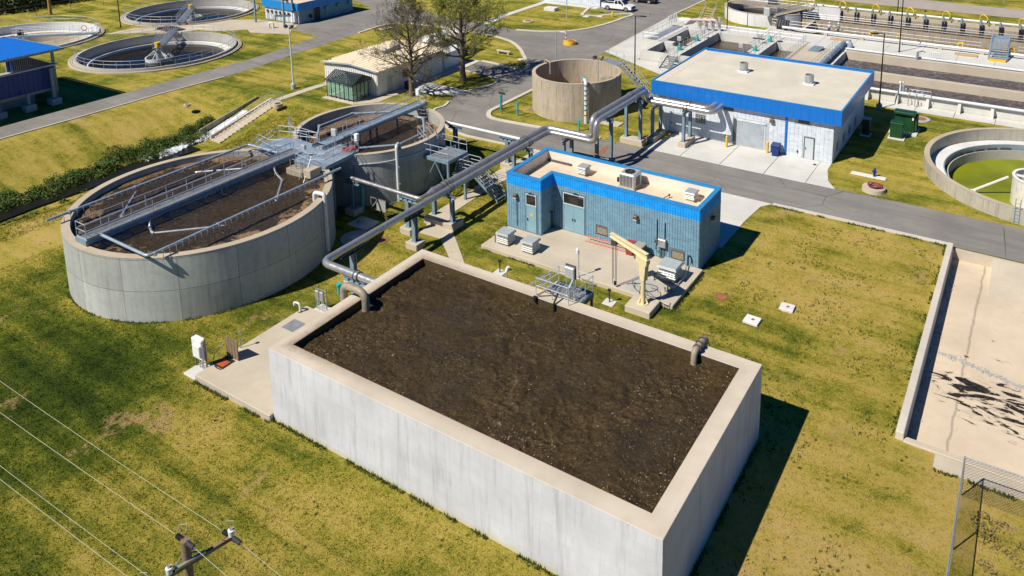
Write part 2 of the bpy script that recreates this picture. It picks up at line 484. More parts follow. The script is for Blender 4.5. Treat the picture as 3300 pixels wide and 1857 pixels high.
M['beige_roof'] = plain('beige_metal_roof', (.60, .51, .36), .5, .1, .12, 1.2, dirt=.2)
M['white_siding'] = plain('white_metal_siding', (.76, .75, .71), .5, .0, .05, 1.5, dirt=.12)
M['roof_membrane'] = concrete('roof_membrane', (.66, .55, .41), .55, 0, (.55, .38, .21), fine=10)
M['roof_pale'] = concrete('pale_roof_membrane', (.60, .56, .455), .3, 0, (.48, .42, .30), fine=10)
M['cream_wall'] = plain('cream_parapet_membrane', (.68, .62, .52), .7, 0, .05, 1)
M['fascia'] = plain('blue_metal_fascia', (.006, .15, .52), .4, .05, .08, 1.5)
M['fascia_light'] = plain('light_blue_fascia', (.008, .215, .55), .45, 0, .1, 2)
M['trim_blue'] = plain('blue_coping_metal', (.03, .25, .55), .4, .1, .15, 2)
M['roof_blue'] = plain('blue_standing_seam_roof', (.012, .15, .52), .38, .15, .08, 1)
M['siding_blue'] = plain('deep_blue_siding', (.010, .045, .22), .4, .1, .12, 2)
M['door_blue'] = plain('blue_grey_door_paint', (.21, .36, .42), .45, 0, .08, 2)
M['grey_door'] = plain('pale_grey_door_paint', (.50, .54, .56), .45, 0, .05, 2)
M['dark_roof'] = plain('dark_green_slate_roof', (.012, .024, .03), .5, .0, .15, 2)
M['skin'] = plain('skin', (.45, .25, .16), .6, 0, .05)
t = NT('glass_tinted')
t.b.inputs['Transmission Weight'].default_value = .75
M['glass'] = t.out((.55, .80, .70), .06, None, 0, .5)
t = NT('dark_window_glass')
M['dark_glass'] = t.out((.02, .02, .018), t.ramp(t.noise(3, 3), (.3, .04), (.7, .12)), None, 0, .6)
def block_mat(name, split, lo, hi, band=None):
    t = NT(name); x = t.xyz()
    u = t.math('ADD', x[0], x[1])
    br = t.n('ShaderNodeTexBrick'); t.l(t.comb(u, x[2]), br.inputs['Vector'])
    br.inputs['Scale'].default_value = 1
    br.inputs['Brick Width'].default_value, br.inputs['Row Height'].default_value = .4, .2
    br.inputs['Mortar Size'].default_value = 0
    br.inputs['Color1'].default_value, br.inputs['Color2'].default_value = (.82, .82, .82, 1), (1.1, 1.1, 1.1, 1)
    c = t.mix(t.ramp(t.noise(1.2, 6, .7), (.3, 0), (.7, 1)), sc(lo, .9), sc(lo, 1.1))
    if hi: c = t.mix(t.math('GREATER_THAN', x[2], split), c, t.mix(t.ramp(t.noise(2.2, 5), (.3, 0), (.7, 1)), sc(hi, .88), sc(hi, 1.1)))
    c = t.mix(.6, c, br.outputs['Color'], 'MULTIPLY')
    c = t.mix(t.ramp(t.noise(14, 4, .7), (.5, 0), (.75, .18)), c, sc(lo, .5))
    return t.out(c, .75, t.bump(t.noise(40, 3, .7), .5, .02), 0, .3)
M['block_cb'] = block_mat('blue_painted_split_block', 3.86, (.175, .32, .41), (.008, .33, .86))
M['block_big'] = block_mat('pale_blue_grey_block', 99, (.60, .65, .69), None)
M['block_teal'] = block_mat('teal_grey_block', 99, (.20, .33, .38), None)
M['mortar'] = plain('recessed_mortar', (.10, .18, .23), .9, 0, .2, 5)
M['mortar_pale'] = plain('pale_mortar', (.40, .44, .47), .9, 0, .15, 5)
def sludge(name, c0, c1, foam, spark=.5, rim=None):
    t = NT(name)
    a = t.noise(.45, 5, .6, dist=.8); b = t.noise(5, 6, .75, dist=.8)
    rg = t.math('SUBTRACT', 1.0, t.math('ABSOLUTE', t.math('MULTIPLY', t.math('SUBTRACT', t.noise(1.5, 6, .62, dist=2.4), .5), 5.0)))
    rough_zone = t.ramp(t.noise(.28, 4, .6), (.40, .15), (.58, 1))
    c = t.mix(t.ramp(a, (.3, 0), (.7, 1)), c0, c1)
    c = t.mix(t.math('MULTIPLY', t.ramp(rg, (.2, 0), (.95, .8)), rough_zone), c, sc(c1, 1.9))  # ridge crests coloured paler, a painted highlight
    c = t.mix(t.ramp(b, (.55, 0), (.8, .45)), c, sc(c0, .5))
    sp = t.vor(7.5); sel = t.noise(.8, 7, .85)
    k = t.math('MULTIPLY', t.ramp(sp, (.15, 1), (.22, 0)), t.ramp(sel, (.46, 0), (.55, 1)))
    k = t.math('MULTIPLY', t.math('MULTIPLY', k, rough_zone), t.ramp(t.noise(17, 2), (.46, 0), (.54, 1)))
    c = t.mix(t.math('MULTIPLY', k, spark), c, (.80, .72, .64))  # pale dots painted into the colour as sun sparkles
    if foam:
        r0 = t.noise(.9, 6, .7, dist=.7); x = t.xyz()
        ax = t.math('SUBTRACT', x[0], rim[0]); ay = t.math('SUBTRACT', x[1], rim[1])
        d = t.math('SQRT', t.math('ADD', t.math('MULTIPLY', ax, ax), t.math('MULTIPLY', ay, ay)))
        e = t.math('ADD', t.math('SUBTRACT', d, rim[2]), t.math('MULTIPLY', t.math('SUBTRACT', r0, .5), rim[3]))
        c = t.mix(t.ramp(e, (0, 0), (.10, 1)), c, t.mix(t.ramp(t.noise(6, 6, .8), (.35, 0), (.65, 1)), foam, sc(foam, .55)))
    n = t.bump(t.math('MULTIPLY', rg, rough_zone), .9, .30)
    n = t.bump(t.noise(5, 8, .8, dist=.8), .8, .16, n)
    return t.out(c, t.ramp(b, (.3, .2), (.7, .42)), n, 0, .4)
M['sludge'] = sludge('churning_sludge', (.032, .020, .0065), (.074, .048, .016), None, .5)
M['sludge_big'] = sludge('dark_digester_sludge', (.028, .018, .008), (.058, .037, .016), (.42, .26, .12), .55, (-51.3, 32.5, 7.55, 8.5))
M['sludge_small'] = sludge('settled_digester_sludge', (.030, .018, .009), (.055, .033, .016), (.44, .27, .135), .4, (-51.0, 48.8, 4.7, 6.0))
def water(name, col, rough=.08, ripple=.3, rs=3.0, foam=None, fs=.5, fq=1.0, spec=.3):
    t = NT(name); c = t.mix(t.ramp(t.noise(.3, 4), (.3, 0), (.7, 1)), sc(col, .75), sc(col, 1.25))
    if foam:
        v = t.n('ShaderNodeTexNoise'); t.l(t.scaled(.5 * fq, .9 * fq, 1), v.inputs['Vector'])
        v.inputs['Scale'].default_value, v.inputs['Detail'].default_value, v.inputs['Distortion'].default_value = 1.0, 6, 2.2
        k = t.math('ABSOLUTE', t.math('SUBTRACT', v.outputs['Fac'], .5))
        c = t.mix(t.math('MULTIPLY', t.ramp(k, (0, fs), (.05, 0)), t.ramp(t.noise(1.3, 5, .7), (.4, 0), (.65, 1))), c, foam)
    return t.out(c, rough, t.bump(t.noise(rs, 6, .7), ripple, .06), 0, spec)
M['w_clar'] = water('clarifier_water', (.010, .008, .006), .05, .05, 2, spec=.1)
M['w_basin'] = water('aerated_basin_water', (.050, .042, .046), .35, .8, 4, (.42, .40, .43), .9, fq=1.9, spec=.15)
M['w_brown'] = water('brown_pool_water', (.055, .038, .016), .15, .3, 2, (.17, .12, .06), .5)
M['w_chan'] = water('brown_channel_liquor', (.075, .045, .022), .35, .4, 3, (.13, .085, .045), .5)
M['w_green'] = water('green_algae_water', (.19, .215, .008), .35, .04, 2, spec=.2)
M['w_creek'] = water('creek_water', (.014, .013, .006), .08, .5, 5)
M['foamwater'] = water('white_rushing_water', (.62, .66, .70), .4, 1.0, 7)
t = NT('tan_floating_scum')
M['scum'] = t.out(t.mix(t.ramp(t.noise(2.2, 6, .75), (.35, 0), (.65, 1)), (.11, .065, .03), (.36, .235, .125)), .9, t.bump(t.noise(8, 6, .8), 1, .1), 0, .2)
def leaf_mat(name, a, b, c):
    t = NT(name)
    f = t.noise(.9, 4, .6); g = t.noise(9, 2)
    k = t.mix(t.ramp(f, (.3, 0), (.7, 1)), a, b)
    k = t.mix(t.ramp(g, (.5, 0), (.7, 1)), k, c)
    m = t.out(k, .6, None, 0, .25)
    t.b.inputs['Subsurface Weight'].default_value = 0
    return m
M['leaf_bush'] = leaf_mat('bush_leaves', (.035, .075, .010), (.085, .125, .018), (.13, .17, .03))
M['leaf_dark'] = leaf_mat('dark_thicket_leaves', (.016, .03, .006), (.04, .06, .012), (.07, .085, .02))
M['leaf_tree'] = leaf_mat('fresh_spring_leaves', (.17, .21, .025), (.26, .27, .04), (.33, .31, .07))
M['leaf_bare'] = leaf_mat('sparse_brown_green_leaves', (.08, .085, .025), (.12, .115, .04), (.10, .12, .03))
M['tuft'] = leaf_mat('dark_grass_tufts', (.025, .045, .007), (.045, .07, .01), (.08, .10, .018))
# ================================================================== SETTING
CL = {'a': (-108.9, 64.1), 'b': (-129.5, 83.0), 'c': (-134.2, 57.6)}
GC = (2.4, 77.9)
def smooth(t): t = max(0, min(1, t)); return t * t * (3 - 2 * t)
def terrain(x, y):
    if x <= -89 or x >= -67.5: return 0
    if x < -79: p = smooth((x + 89) / 10.5)
    elif x < -75: p = 1
    else: p = 1 - smooth((x + 75) / 7.2)
    k = 1 if y < 49.5 else max(0, 1 - (y - 49.5) / 9.2)
    z = -2.55 * p * k
    if z < -.05: z += .10 * mnoise.noise((x * .5, y * .5, 0)) * min(1, p * 1.5) * k
    return z
pts2, edges2 = [], []
def loop(ps):
    o = len(pts2); pts2.extend(ps); n = len(ps)
    edges2.extend((o + i, o + (i + 1) % n) for i in range(n))
def circle_pts(c, r, n=72): return [(c[0] + r * math.cos(2 * math.pi * i / n), c[1] + r * math.sin(2 * math.pi * i / n)) for i in range(n)]
loop([(-700, -200), (500, -200), (500, 900), (-700, 900)])
holes = [(CL['a'], 10.6), (CL['b'], 10.6), (CL['c'], 10.6), (GC, 10.3)]
for c, r in holes: loop(circle_pts(c, r))
rects = [(-35.9, 45, 119.3, 135.9), (-3.85, 45, 38.75, 60.95)]
for x0, x1, y0, y1 in rects: loop([(x0, y0), (x1, y0), (x1, y1), (x0, y1)])
xs = [-89.5, -88.5, -87.5, -86, -84.5, -83, -81.5, -80.2, -79.4, -78.7, -78, -77, -76, -75.2, -74.5, -73.7, -72.9, -72, -71, -70, -69, -68, -67.3]
ys = [-200, -120, -80, -50, -30, -20, -12] + [-6 + 1.5 * i for i in range(46)]
for x in xs:
    for y in ys: pts2.append((x, y))
for x in range(-150, 41, 10):
    for y in range(-10, 160, 10):
        if x < -92 or x > -66: pts2.append((x + .37, y + .41))
vv, ee, ff, _, _, _ = delaunay_2d_cdt([Vector(p) for p in pts2], edges2, [], 0, 1e-5, True)
def in_hole(x, y):
    for c, r in holes:
        if (x - c[0]) ** 2 + (y - c[1]) ** 2 < (r - .01) ** 2: return True
    return any(a < x < b and c < y < d for a, b, c, d in rects)
g = B(); g.v = [(v.x, v.y, terrain(v.x, v.y)) for v in vv]
for f in ff:
    cx = sum(vv[i].x for i in f) / len(f); cy = sum(vv[i].y for i in f) / len(f)
    if not in_hole(cx, cy): g.f.append(tuple(f))
o = structure(g.build('ground', M['grass'])); o.data.polygons.foreach_set('use_smooth', [True] * len(o.data.polygons))

def sheet(name, poly, m, z0=-.05, z1=.02, parent=None):
    o = B().prism(poly, z0, z1).build(name, m, parent)
    return o if parent is not None else structure(o)
ROAD = [(-89.6, -120), (-90.2, 35.7), (-90.0, 42.6), (-90.1, 52.3), (-89.6, 61.1), (-89.8, 66), (-90.7, 72.1), (-91.4, 80.1), (-92.2, 86.9), (-92.6, 91.4), (-92.2, 93.6), (-91, 95.2), (-89, 96),
        (-85.7, 96.3), (-80, 96.6), (-75, 96.4), (-71.7, 95.8), (-67.9, 94.4), (-64.5, 91.7), (-61.8, 88.8), (-59.4, 86.2), (-58.0, 84.2), (-57.9, 83.4), (-59.1, 83.0), (-62.7, 83.6), (-65.4, 83.8),
        (-64.8, 78.9), (-61.8, 78.7), (-59.4, 78.5), (-58.2, 77.7), (-57.7, 76.1), (-58.0, 74), (-58.6, 72.5), (-59.2, 70.2), (-58.1, 68.0), (-57.5, 66.5), (-57.6, 64.8), (-55, 62.6), (-52, 61.0), (-49.5, 60.6), (-40.9, 60.9), (-22, 61.2),
        (45, 61.4), (45, 67), (-13.7, 66.95), (-37.2, 66.8), (-43.6, 66.4), (-47.2, 66.1), (-49.8, 66.0), (-51.0, 66.4), (-51.8, 67.5), (-52.0, 68.9), (-52.1, 76.9), (-52.2, 88), (-53.0, 96.5), (-54.5, 124.3),
        (-54.7, 200), (-70, 200), (-70, 121.3), (-61.3, 120.9), (-60.9, 117), (-61.2, 112.1), (-62.3, 107.4), (-64, 104.6), (-66.3, 102.9), (-68.4, 101.9), (-71.7, 101.1), (-75.8, 101.2), (-82, 102), (-91.2, 103.4),
        (-95.1, 104.6), (-103.7, 108.6), (-112, 112.5), (-135, 122), (-135, 114), (-113, 105.5), (-104, 101.8), (-105.2, 98.3), (-105.2, 86.4), (-102.5, 82.9), (-96.1, 82.4), (-95.4, 79.1), (-94.6, 73.5), (-94.0, 68),
        (-94.2, 60), (-94.2, 37), (-94.2, -120)]
sheet('road', ROAD, M['asphalt'])
sheet('far_road', [(-33, 150.6), (80, 150.4), (80, 157), (-10, 158.5), (-40, 162), (-60, 175), (-70, 190), (-68, 175), (-50, 155)], plain('pale_worn_asphalt', (.34, .30, .25), .9, 0, .12, .3))

def kerb(pts, w=.3, h=.13):
    b = B(); pts = [Vector((*p, 0)) for p in pts]; n = len(pts); L, Rr = [], []
    for i, p in enumerate(pts):
        d = (pts[min(i + 1, n - 1)] - pts[max(i - 1, 0)]).normalized(); q = Vector((-d.y, d.x, 0)) * w / 2
        L.append(p + q); Rr.append(p - q)
    v = []
    for a, c in zip(L, Rr): v += [(a.x, a.y, -.05), (c.x, c.y, -.05), (c.x, c.y, h), (a.x, a.y, h)]
    f = []
    for i in range(n - 1):
        k, l = 4 * i, 4 * i + 4
        f += [(k + a, l + a, l + (a + 1) % 4, k + (a + 1) % 4) for a in range(4)]
    f += [(0, 1, 2, 3), (4 * n - 1, 4 * n - 2, 4 * n - 3, 4 * n - 4)]
    return structure(b.add(v, f).build('kerb', M['conc_kerb']))
def curve(pts, k=4):
    out = []
    for i in range(len(pts) - 1):
        p0, p1, p2, p3 = [Vector(pts[max(0, min(len(pts) - 1, j))]) for j in (i - 1, i, i + 1, i + 2)]
        for s in range(k):
            t = s / k
            out.append(tuple(.5 * ((2 * p1) + (p2 - p0) * t + (2 * p0 - 5 * p1 + 4 * p2 - p3) * t * t + (3 * p1 - p0 - 3 * p2 + p3) * t ** 3)))
    return out + [tuple(pts[-1])]
kerb(curve(ROAD[8:22]), .45)
kerb(curve(ROAD[21:26], 2), .4)
kerb(curve(ROAD[26:33]), .3)
kerb(curve(ROAD[34:39]), .3)
kerb(curve(ROAD[45:54]), .5)
kerb(curve(ROAD[56:67]), .6)
kerb([(-17.6, 61.25), (-12, 61.35), (-4.2, 61.4)], .45, .06)
kerb([(-52, 60.95), (-49.5, 60.55), (-40.9, 60.85), (-34, 61.05)], .35, .08)
kerb([(-90.0, 20), (-90.2, 35.7), (-90.0, 42.6), (-90.1, 52.3), (-89.6, 61.1)], .22, .10)
kerb([(-53.0, 96.5), (-54.5, 124.3)], .25, .06)
kerb([(-54.5, 124.3), (-54.7, 170)], .4, .10)

def slabs(name, cells, m, z0=-.04, z1=.045, gap=.025):
    """pavement made of separate cast slabs on a sunken bed"""
    allp = [p for c in cells for p in c]
    bed = structure(ob(name, None))
    bed.empty_display_size = .3
    for c in cells:
        cx = sum(p[0] for p in c) / len(c); cy = sum(p[1] for p in c) / len(c)
        q = []
        for x, y in c:
            d = Vector((x - cx, y - cy)); k = max(0, 1 - gap / max(d.length, .01) * 1.4)
            q.append((cx + d.x * k, cy + d.y * k))
        B().prism(q, z0, z1 + random.uniform(-.004, .004)).build('slab', m, bed)
    return bed
ap = []
ex = [-32.4, -28.4, -24.4, -20.2, -16.4]
for a, b in zip(ex[:-1], ex[1:]):
    ap += [[(a, 66.75), (b, 66.75), (b, 69.6), (a if a > -32 else -31.8, 69.6)], [(a if a > -32 else -31.8, 69.6), (b, 69.6), (b, 72.3), (a if a > -32 else -31.3, 72.3)]]
ap += [[(-16.4, 66.8), (-13.8, 66.8), (-14.7, 68.2), (-15.1, 69.6), (-16.4, 69.6)], [(-16.4, 69.6), (-15.1, 69.6), (-15.35, 70.6), (-15.4, 72.3), (-16.4, 72.3)]]
slabs('apron_pavement', ap, M['conc_new'])
slabs('yard_pavement', [[(-22.5, 52.2), (-18.65, 52.2), (-18.6, 57.1), (-22.5, 57.1)], [(-22.5, 57.1), (-18.6, 57.1), (-18.3, 60.3), (-17.6, 61.25), (-22.5, 61.25)],
       [(-26.5, 52.2), (-22.5, 52.2), (-22.5, 61.2), (-26.5, 61.2)]], M['conc_new'])
slabs('footpath', [[(-31, 38.4), (-33.7, 40.6), (-35.5, 40.9), (-32.6, 38.4)], [(-33.7, 40.6), (-36.1, 42.7), (-37.7, 42.6), (-35.5, 40.9)], [(-36.1, 42.7), (-37.9, 44.2), (-40.3, 44.3), (-39.8, 42.5), (-37.7, 42.6)],
                   [(-37.9, 44.2), (-39.6, 46.2), (-41.0, 46.2), (-40.3, 44.3)], [(-39.6, 46.2), (-39.7, 48.8), (-41.0, 48.8), (-41, 46.2)], [(-39.7, 48.8), (-39.8, 51.8), (-41.1, 51.8), (-41, 48.8)],
                   [(-39.8, 51.8), (-39.6, 55), (-41.5, 55), (-41.1, 51.8)], [(-39.6, 55), (-37.5, 57), (-37.2, 60.8), (-41.2, 60.8), (-41.5, 55)]], M['conc_slab'])
slabs('footpath', [[(-76.6, 58.4 + 1.75 * i), (-75.5, 58.4 + 1.75 * i), (-75.5, 60.15 + 1.75 * i), (-76.6, 60.15 + 1.75 * i)] for i in range(5)], M['conc_slab'])
slabs('footpath', [[(-72.2, 61.6), (-66.9, 61.6), (-66.6, 65.2), (-72.2, 65.2)], [(-66.9, 61.6), (-65, 63.8), (-65.2, 66.5), (-66.6, 65.2)], [(-66.5, 66.0), (-65.1, 66.6), (-65.2, 70), (-66.5, 70)]], M['conc_slab'])
slabs('footpath', [[(-66.6, 70), (-62, 69.0), (-59.2, 70.2), (-58.6, 72.4), (-64.4, 72.6), (-66.6, 72.2)], [(-66.6, 72.2), (-65.1, 72.6), (-65.2, 78.9), (-66.6, 78.9)], [(-69.5, 76.8), (-66.7, 76.8), (-66.7, 82.6), (-69.5, 82.6)],
                   [(-66.7, 78.9), (-65.2, 78.9), (-65.6, 83.8), (-66.7, 83.8)]], M['conc_new'])
slabs('footpath', [[(-80.6, 102.2), (-78.0, 102.0), (-79.0, 108), (-80.4, 108)], [(-80.4, 108), (-79.0, 108), (-79.2, 115), (-80.4, 115)], [(-80.4, 115), (-79.2, 115), (-79.2, 123), (-80.5, 123)], [(-79.2, 121.3), (-68.5, 121.3), (-68.5, 122.8), (-79.2, 122.8)]], M['conc_new'])
slabs('basin_pavement', [[(-52.9, 96.6), (-47.2, 93.5), (-47.2, 108), (-53.6, 108)], [(-53.6, 108), (-47.2, 108), (-47.2, 118), (-54.2, 118)], [(-54.2, 118), (-47.2, 118), (-48.5, 120.5), (-54.4, 123.2)],
                         [(-47.2, 93.5), (-41.6, 90.5), (-36, 90), (-36, 95.3), (-47.2, 95.3)], [(-47.2, 111.6), (-36, 111.6), (-36, 121), (-47.2, 121)]], M['conc_new'])
slabs('basin_walkway', [[(-15 + 4 * i, 91.7), (-11 + 4 * i, 91.7), (-11 + 4 * i, 93.9), (-15 + 4 * i, 93.9)] for i in range(12)], M['conc_new'])
slabs('clarifier_pavement', [[(-126.5, 66.0), (-121.5, 70.2), (-117.6, 72.4), (-116.0, 75.5), (-121.5, 76), (-126.5, 70.5)], [(-121.5, 76), (-116.0, 75.5), (-113, 76.2), (-109.5, 79.5), (-106, 82), (-103, 82.8), (-105.2, 86.2), (-114, 85.2), (-119.5, 82)],
                             [(-109.5, 79.5), (-107.5, 78.4), (-101, 80.9), (-103, 82.8), (-106, 82)]], M['conc_slab'])

# ---- sunken empty basin on the right
bas = thing('empty_basin', 'sunken empty tan concrete basin with black puddles and long pale kerb wall', 'basin', (0, 50, -1))
B().box(-3.9, 45, 38.7, 61.0, -1.1, -.75).build('floor', M['conc_basin'], bas)
w = B().bbox(-4.25, -3.85, 38.55, 60.9, -1.3, .45, .03).build('side_wall', M['conc_kerb'], bas)
w = B().bbox(-3.85, 45, 38.45, 38.85, -1.3, .10, .03).build('front_wall', M['conc_slab'], bas)
w = B().box(-3.85, 45, 60.8, 61.05, -1.3, .03).build('back_wall', M['conc_slab'], bas)
rp = B().add([(-1.2, 60.8, .02), (2.6, 60.8, .02), (2.6, 56.0, -.735), (-1.2, 56.6, -.735), (-1.2, 60.8, -1.1), (2.6, 60.8, -1.1), (2.6, 56.0, -1.1), (-1.2, 56.6, -1.1)],
             [(0, 3, 2, 1), (0, 1, 5, 4), (1, 2, 6, 5), (2, 3, 7, 6), (3, 0, 4, 7)]).build('ramp', M['conc_slab'], bas)
B().box(-2.35, 45, 37.45, 38.4, -.1, .05).build('apron', M['conc_slab'], bas)
rub = B(); random.seed(3)
for i in range(260):
    t = random.random(); x = -3.4 + 4.8 * t + random.gauss(0, .12); y = 48.3 - .75 * t - .4 * t * t + random.gauss(0, .13); r = random.uniform(.02, .06)
    rub.box(x - r, x + r, y - r, y + r, -.75, -.75 + r)
for i in range(150):
    x = -3.75 + abs(random.gauss(0, .16)); y = random.uniform(39, 60); r = random.uniform(.02, .07); rub.box(x - r, x + r, y - r, y + r, -.75, -.75 + r)
stuff(rub.build('rubble', M['conc_grey'], bas))

# ---- creek, outfall and garden steps down the bank
c = B()
yy = [-120 + 4 * i for i in range(43)]
v = []; 
for y in yy: v += [(-78.4 + .3 * math.sin(y), y, -2.40), (-75.9 + .25 * math.sin(y * .7), y, -2.40)]
structure(c.add(v, [(2 * i, 2 * i + 1, 2 * i + 3, 2 * i + 2) for i in range(len(yy) - 1)]).build('creek_water', M['w_creek']))
of = thing('outfall_chute', 'concrete outfall chute with white rushing water beside the bank steps', 'outfall', (-78, 54, -1.5))
B().add([(-79.0, 58.0, -.25), (-77.3, 58.0, -.25), (-77.3, 49.6, -2.45), (-79.0, 49.6, -2.45), (-79.0, 58, -.8), (-77.3, 58, -.8), (-77.3, 49.6, -3), (-79.0, 49.6, -3)],
        [(0, 3, 2, 1), (0, 1, 5, 4), (1, 2, 6, 5), (2, 3, 7, 6), (3, 0, 4, 7)]).build('floor', M['conc_grey'], of)
B().add([(-79.14, 58.0, .1), (-79.0, 58.0, .1), (-79.0, 50.2, -1.6), (-79.14, 50.2, -1.6), (-79.14, 58.0, -1), (-79.0, 58.0, -1), (-79.0, 50.2, -3), (-79.14, 50.2, -3)],
        [(0, 3, 2, 1), (0, 1, 5, 4), (1, 2, 6, 5), (2, 3, 7, 6), (3, 0, 4, 7)]).build('side_wall', M['conc_old'], of)
B().add([(-77.3, 58.4, .05), (-77.05, 58.4, .05), (-77.05, 50.2, -1.95), (-77.3, 50.2, -1.95), (-77.3, 58.4, -1), (-77.05, 58.4, -1), (-77.05, 50.2, -3), (-77.3, 50.2, -3)],
        [(0, 3, 2, 1), (0, 1, 5, 4), (1, 2, 6, 5), (2, 3, 7, 6), (3, 0, 4, 7)]).build('side_wall', M['conc_kerb'], of)
fw = B(); nx, ny = 14, 90
for j in range(ny + 1):
    y = 55.5 - 12.5 * j / ny
    for i in range(nx + 1):
        s = i / nx; wd = 1.1 if y > 49 else 1.1 + (49 - y) * .30
        x = -78.1 + (s - .5) * wd + (0.0 if y > 49 else .2 * math.sin(y))
        z = (-.25 - (58 - y) * .262 if y > 49.8 else -2.38) + .12 + .16 * mnoise.fractal((x * 2, y * 2, 1), 1, 2, 4) - .12 * (abs(s - .5) * 2) ** 4 - (0 if y > 47 else (47 - y) * .05)
        fw.v.append((x, y, z))
for j in range(ny):
    for i in range(nx): k = j * (nx + 1) + i; fw.f.append((k, k + 1, k + nx + 2, k + nx + 1))
fw.build('rushing_water', M['foamwater'], of, True)
st = thing('bank_steps', 'long flight of tan concrete steps with a steel handrail beside the outfall', 'steps', (-76.1, 50, -2.5))
n = 16
for i in range(n):
    y1 = 58.4 - .52 * i; z = .1 - .146 * (i + 1)
    B().bbox(-76.95, -75.3, y1 - .56, y1, z - .35, z, .02).build('step', M['conc_slab'], st)
railing(st, [(-76.85, 58.6, .05), (-76.85, 50.1, -2.4)], M['rail'], 1.0, 1.7)
railing(st, [(-75.35, 58.6, .05), (-75.35, 56.9, -.45)], M['rail'], 1.0, 1.7)

# ================================================================== RECTANGULAR SLUDGE TANK
tk = thing('sludge_tank', 'large open rectangular concrete tank full of churning dark brown sludge', 'tank', (-21.4, 29.2, 0))
X0, X1, Y0, Y1, TZ = -32.6, -10.22, 23.25, 35.05, 4.2
IX0, IX1, IY0, IY1 = -31.75, -11.1, 24.15, 34.2
B().box(X0, X1, Y0, IY0 - .002, -.3, TZ - .012).build('wall', M['conc_tank'], tk)
B().box(X0, X1, IY1 + .002, Y1, -.3, TZ - .012).build('wall', M['conc_tank'], tk)
B().box(X0, IX0, IY0, IY1, -.3, TZ - .012).build('wall', M['conc_tank'], tk)
B().box(IX1, X1, IY0, IY1, -.3, TZ - .012).build('wall', M['conc_tank'], tk)
b = .02
B().add([(X0 + b, Y0 + b, TZ), (X1 - b, Y0 + b, TZ), (X1 - b, Y1 - b, TZ), (X0 + b, Y1 - b, TZ), (IX0 - b, IY0 - b, TZ), (IX1 + b, IY0 - b, TZ), (IX1 + b, IY1 + b, TZ), (IX0 - b, IY1 + b, TZ),
         (X0, Y0, TZ - .013), (X1, Y0, TZ - .013), (X1, Y1, TZ - .013), (X0, Y1, TZ - .013), (IX0, IY0, TZ - .013), (IX1, IY0, TZ - .013), (IX1, IY1, TZ - .013), (IX0, IY1, TZ - .013)],
        [(0, 1, 5, 4), (1, 2, 6, 5), (2, 3, 7, 6), (3, 0, 4, 7), (8, 9, 1, 0), (9, 10, 2, 1), (10, 11, 3, 2), (11, 8, 0, 3), (4, 5, 13, 12), (5, 6, 14, 13), (6, 7, 15, 14), (7, 4, 12, 15)]).build('coping', M['conc_top'], tk)
LZ = 3.74
def liquid(nx, ny, x0, x1, y0, y1, z, amp, seed):
    s = B()
    for j in range(ny + 1):
        for i in range(nx + 1):
            x = x0 + (x1 - x0) * i / nx; y = y0 + (y1 - y0) * j / ny
            a = .5 + .5 * mnoise.noise((x * .22, y * .28, seed))
            h = mnoise.fractal((x * .9, y * .9, seed), .9, 2.1, 4) * .45 + (1 - abs(mnoise.noise((x * 2.2, y * 2.2, seed)) * 2)) * .22 + mnoise.noise((x * 6, y * 6, seed)) * .13
            s.v.append((x, y, z + amp * h * (.35 + 1.1 * a * a)))
    for j in range(ny):
        for i in range(nx): k = j * (nx + 1) + i; s.f.append((k, k + 1, k + nx + 2, k + nx + 1))
    return s
liquid(260, 126, IX0, IX1, IY0, IY1, LZ, .36, 2.0).build('sludge_surface', M['sludge'], tk, True)
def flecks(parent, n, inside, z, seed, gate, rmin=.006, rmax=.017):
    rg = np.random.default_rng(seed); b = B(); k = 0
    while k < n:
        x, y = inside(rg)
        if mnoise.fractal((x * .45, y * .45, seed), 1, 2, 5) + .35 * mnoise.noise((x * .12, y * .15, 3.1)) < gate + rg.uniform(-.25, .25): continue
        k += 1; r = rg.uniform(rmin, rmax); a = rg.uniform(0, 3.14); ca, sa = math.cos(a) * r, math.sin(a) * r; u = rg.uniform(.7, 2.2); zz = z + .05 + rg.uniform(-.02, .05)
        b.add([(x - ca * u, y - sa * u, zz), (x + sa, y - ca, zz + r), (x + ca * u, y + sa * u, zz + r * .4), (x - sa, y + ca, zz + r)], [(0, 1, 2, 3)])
    return stuff(b.build('glint_flecks', M['fleck'], parent))  # small pale quads imitating sun glints on the sludge
M['fleck'] = plain('pale_glint', (.60, .52, .42), .4, 0, .08, 3)
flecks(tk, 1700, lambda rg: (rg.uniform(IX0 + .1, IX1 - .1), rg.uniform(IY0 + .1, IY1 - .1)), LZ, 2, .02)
band = NT('wet_sludge_band'); M['band'] = band.out(band.mix(band.ramp(band.noise(4, 6, .75), (.3, 0), (.7, 1)), (.035, .024, .012), (.10, .07, .03)), .5, band.bump(band.noise(20, 4), .5, .03), 0, .4)
bz = B()
e = .012
for (a, c, d, f) in ((IX0, IX1, IY1 - e, IY1), (IX0, IX1, IY0, IY0 + e), (IX0, IX0 + e, IY0 + e, IY1 - e), (IX1 - e, IX1, IY0 + e, IY1 - e)): bz.box(a, c, d, f, 3.0, 4.175)
bz.build('wet_band', M['band'], tk)
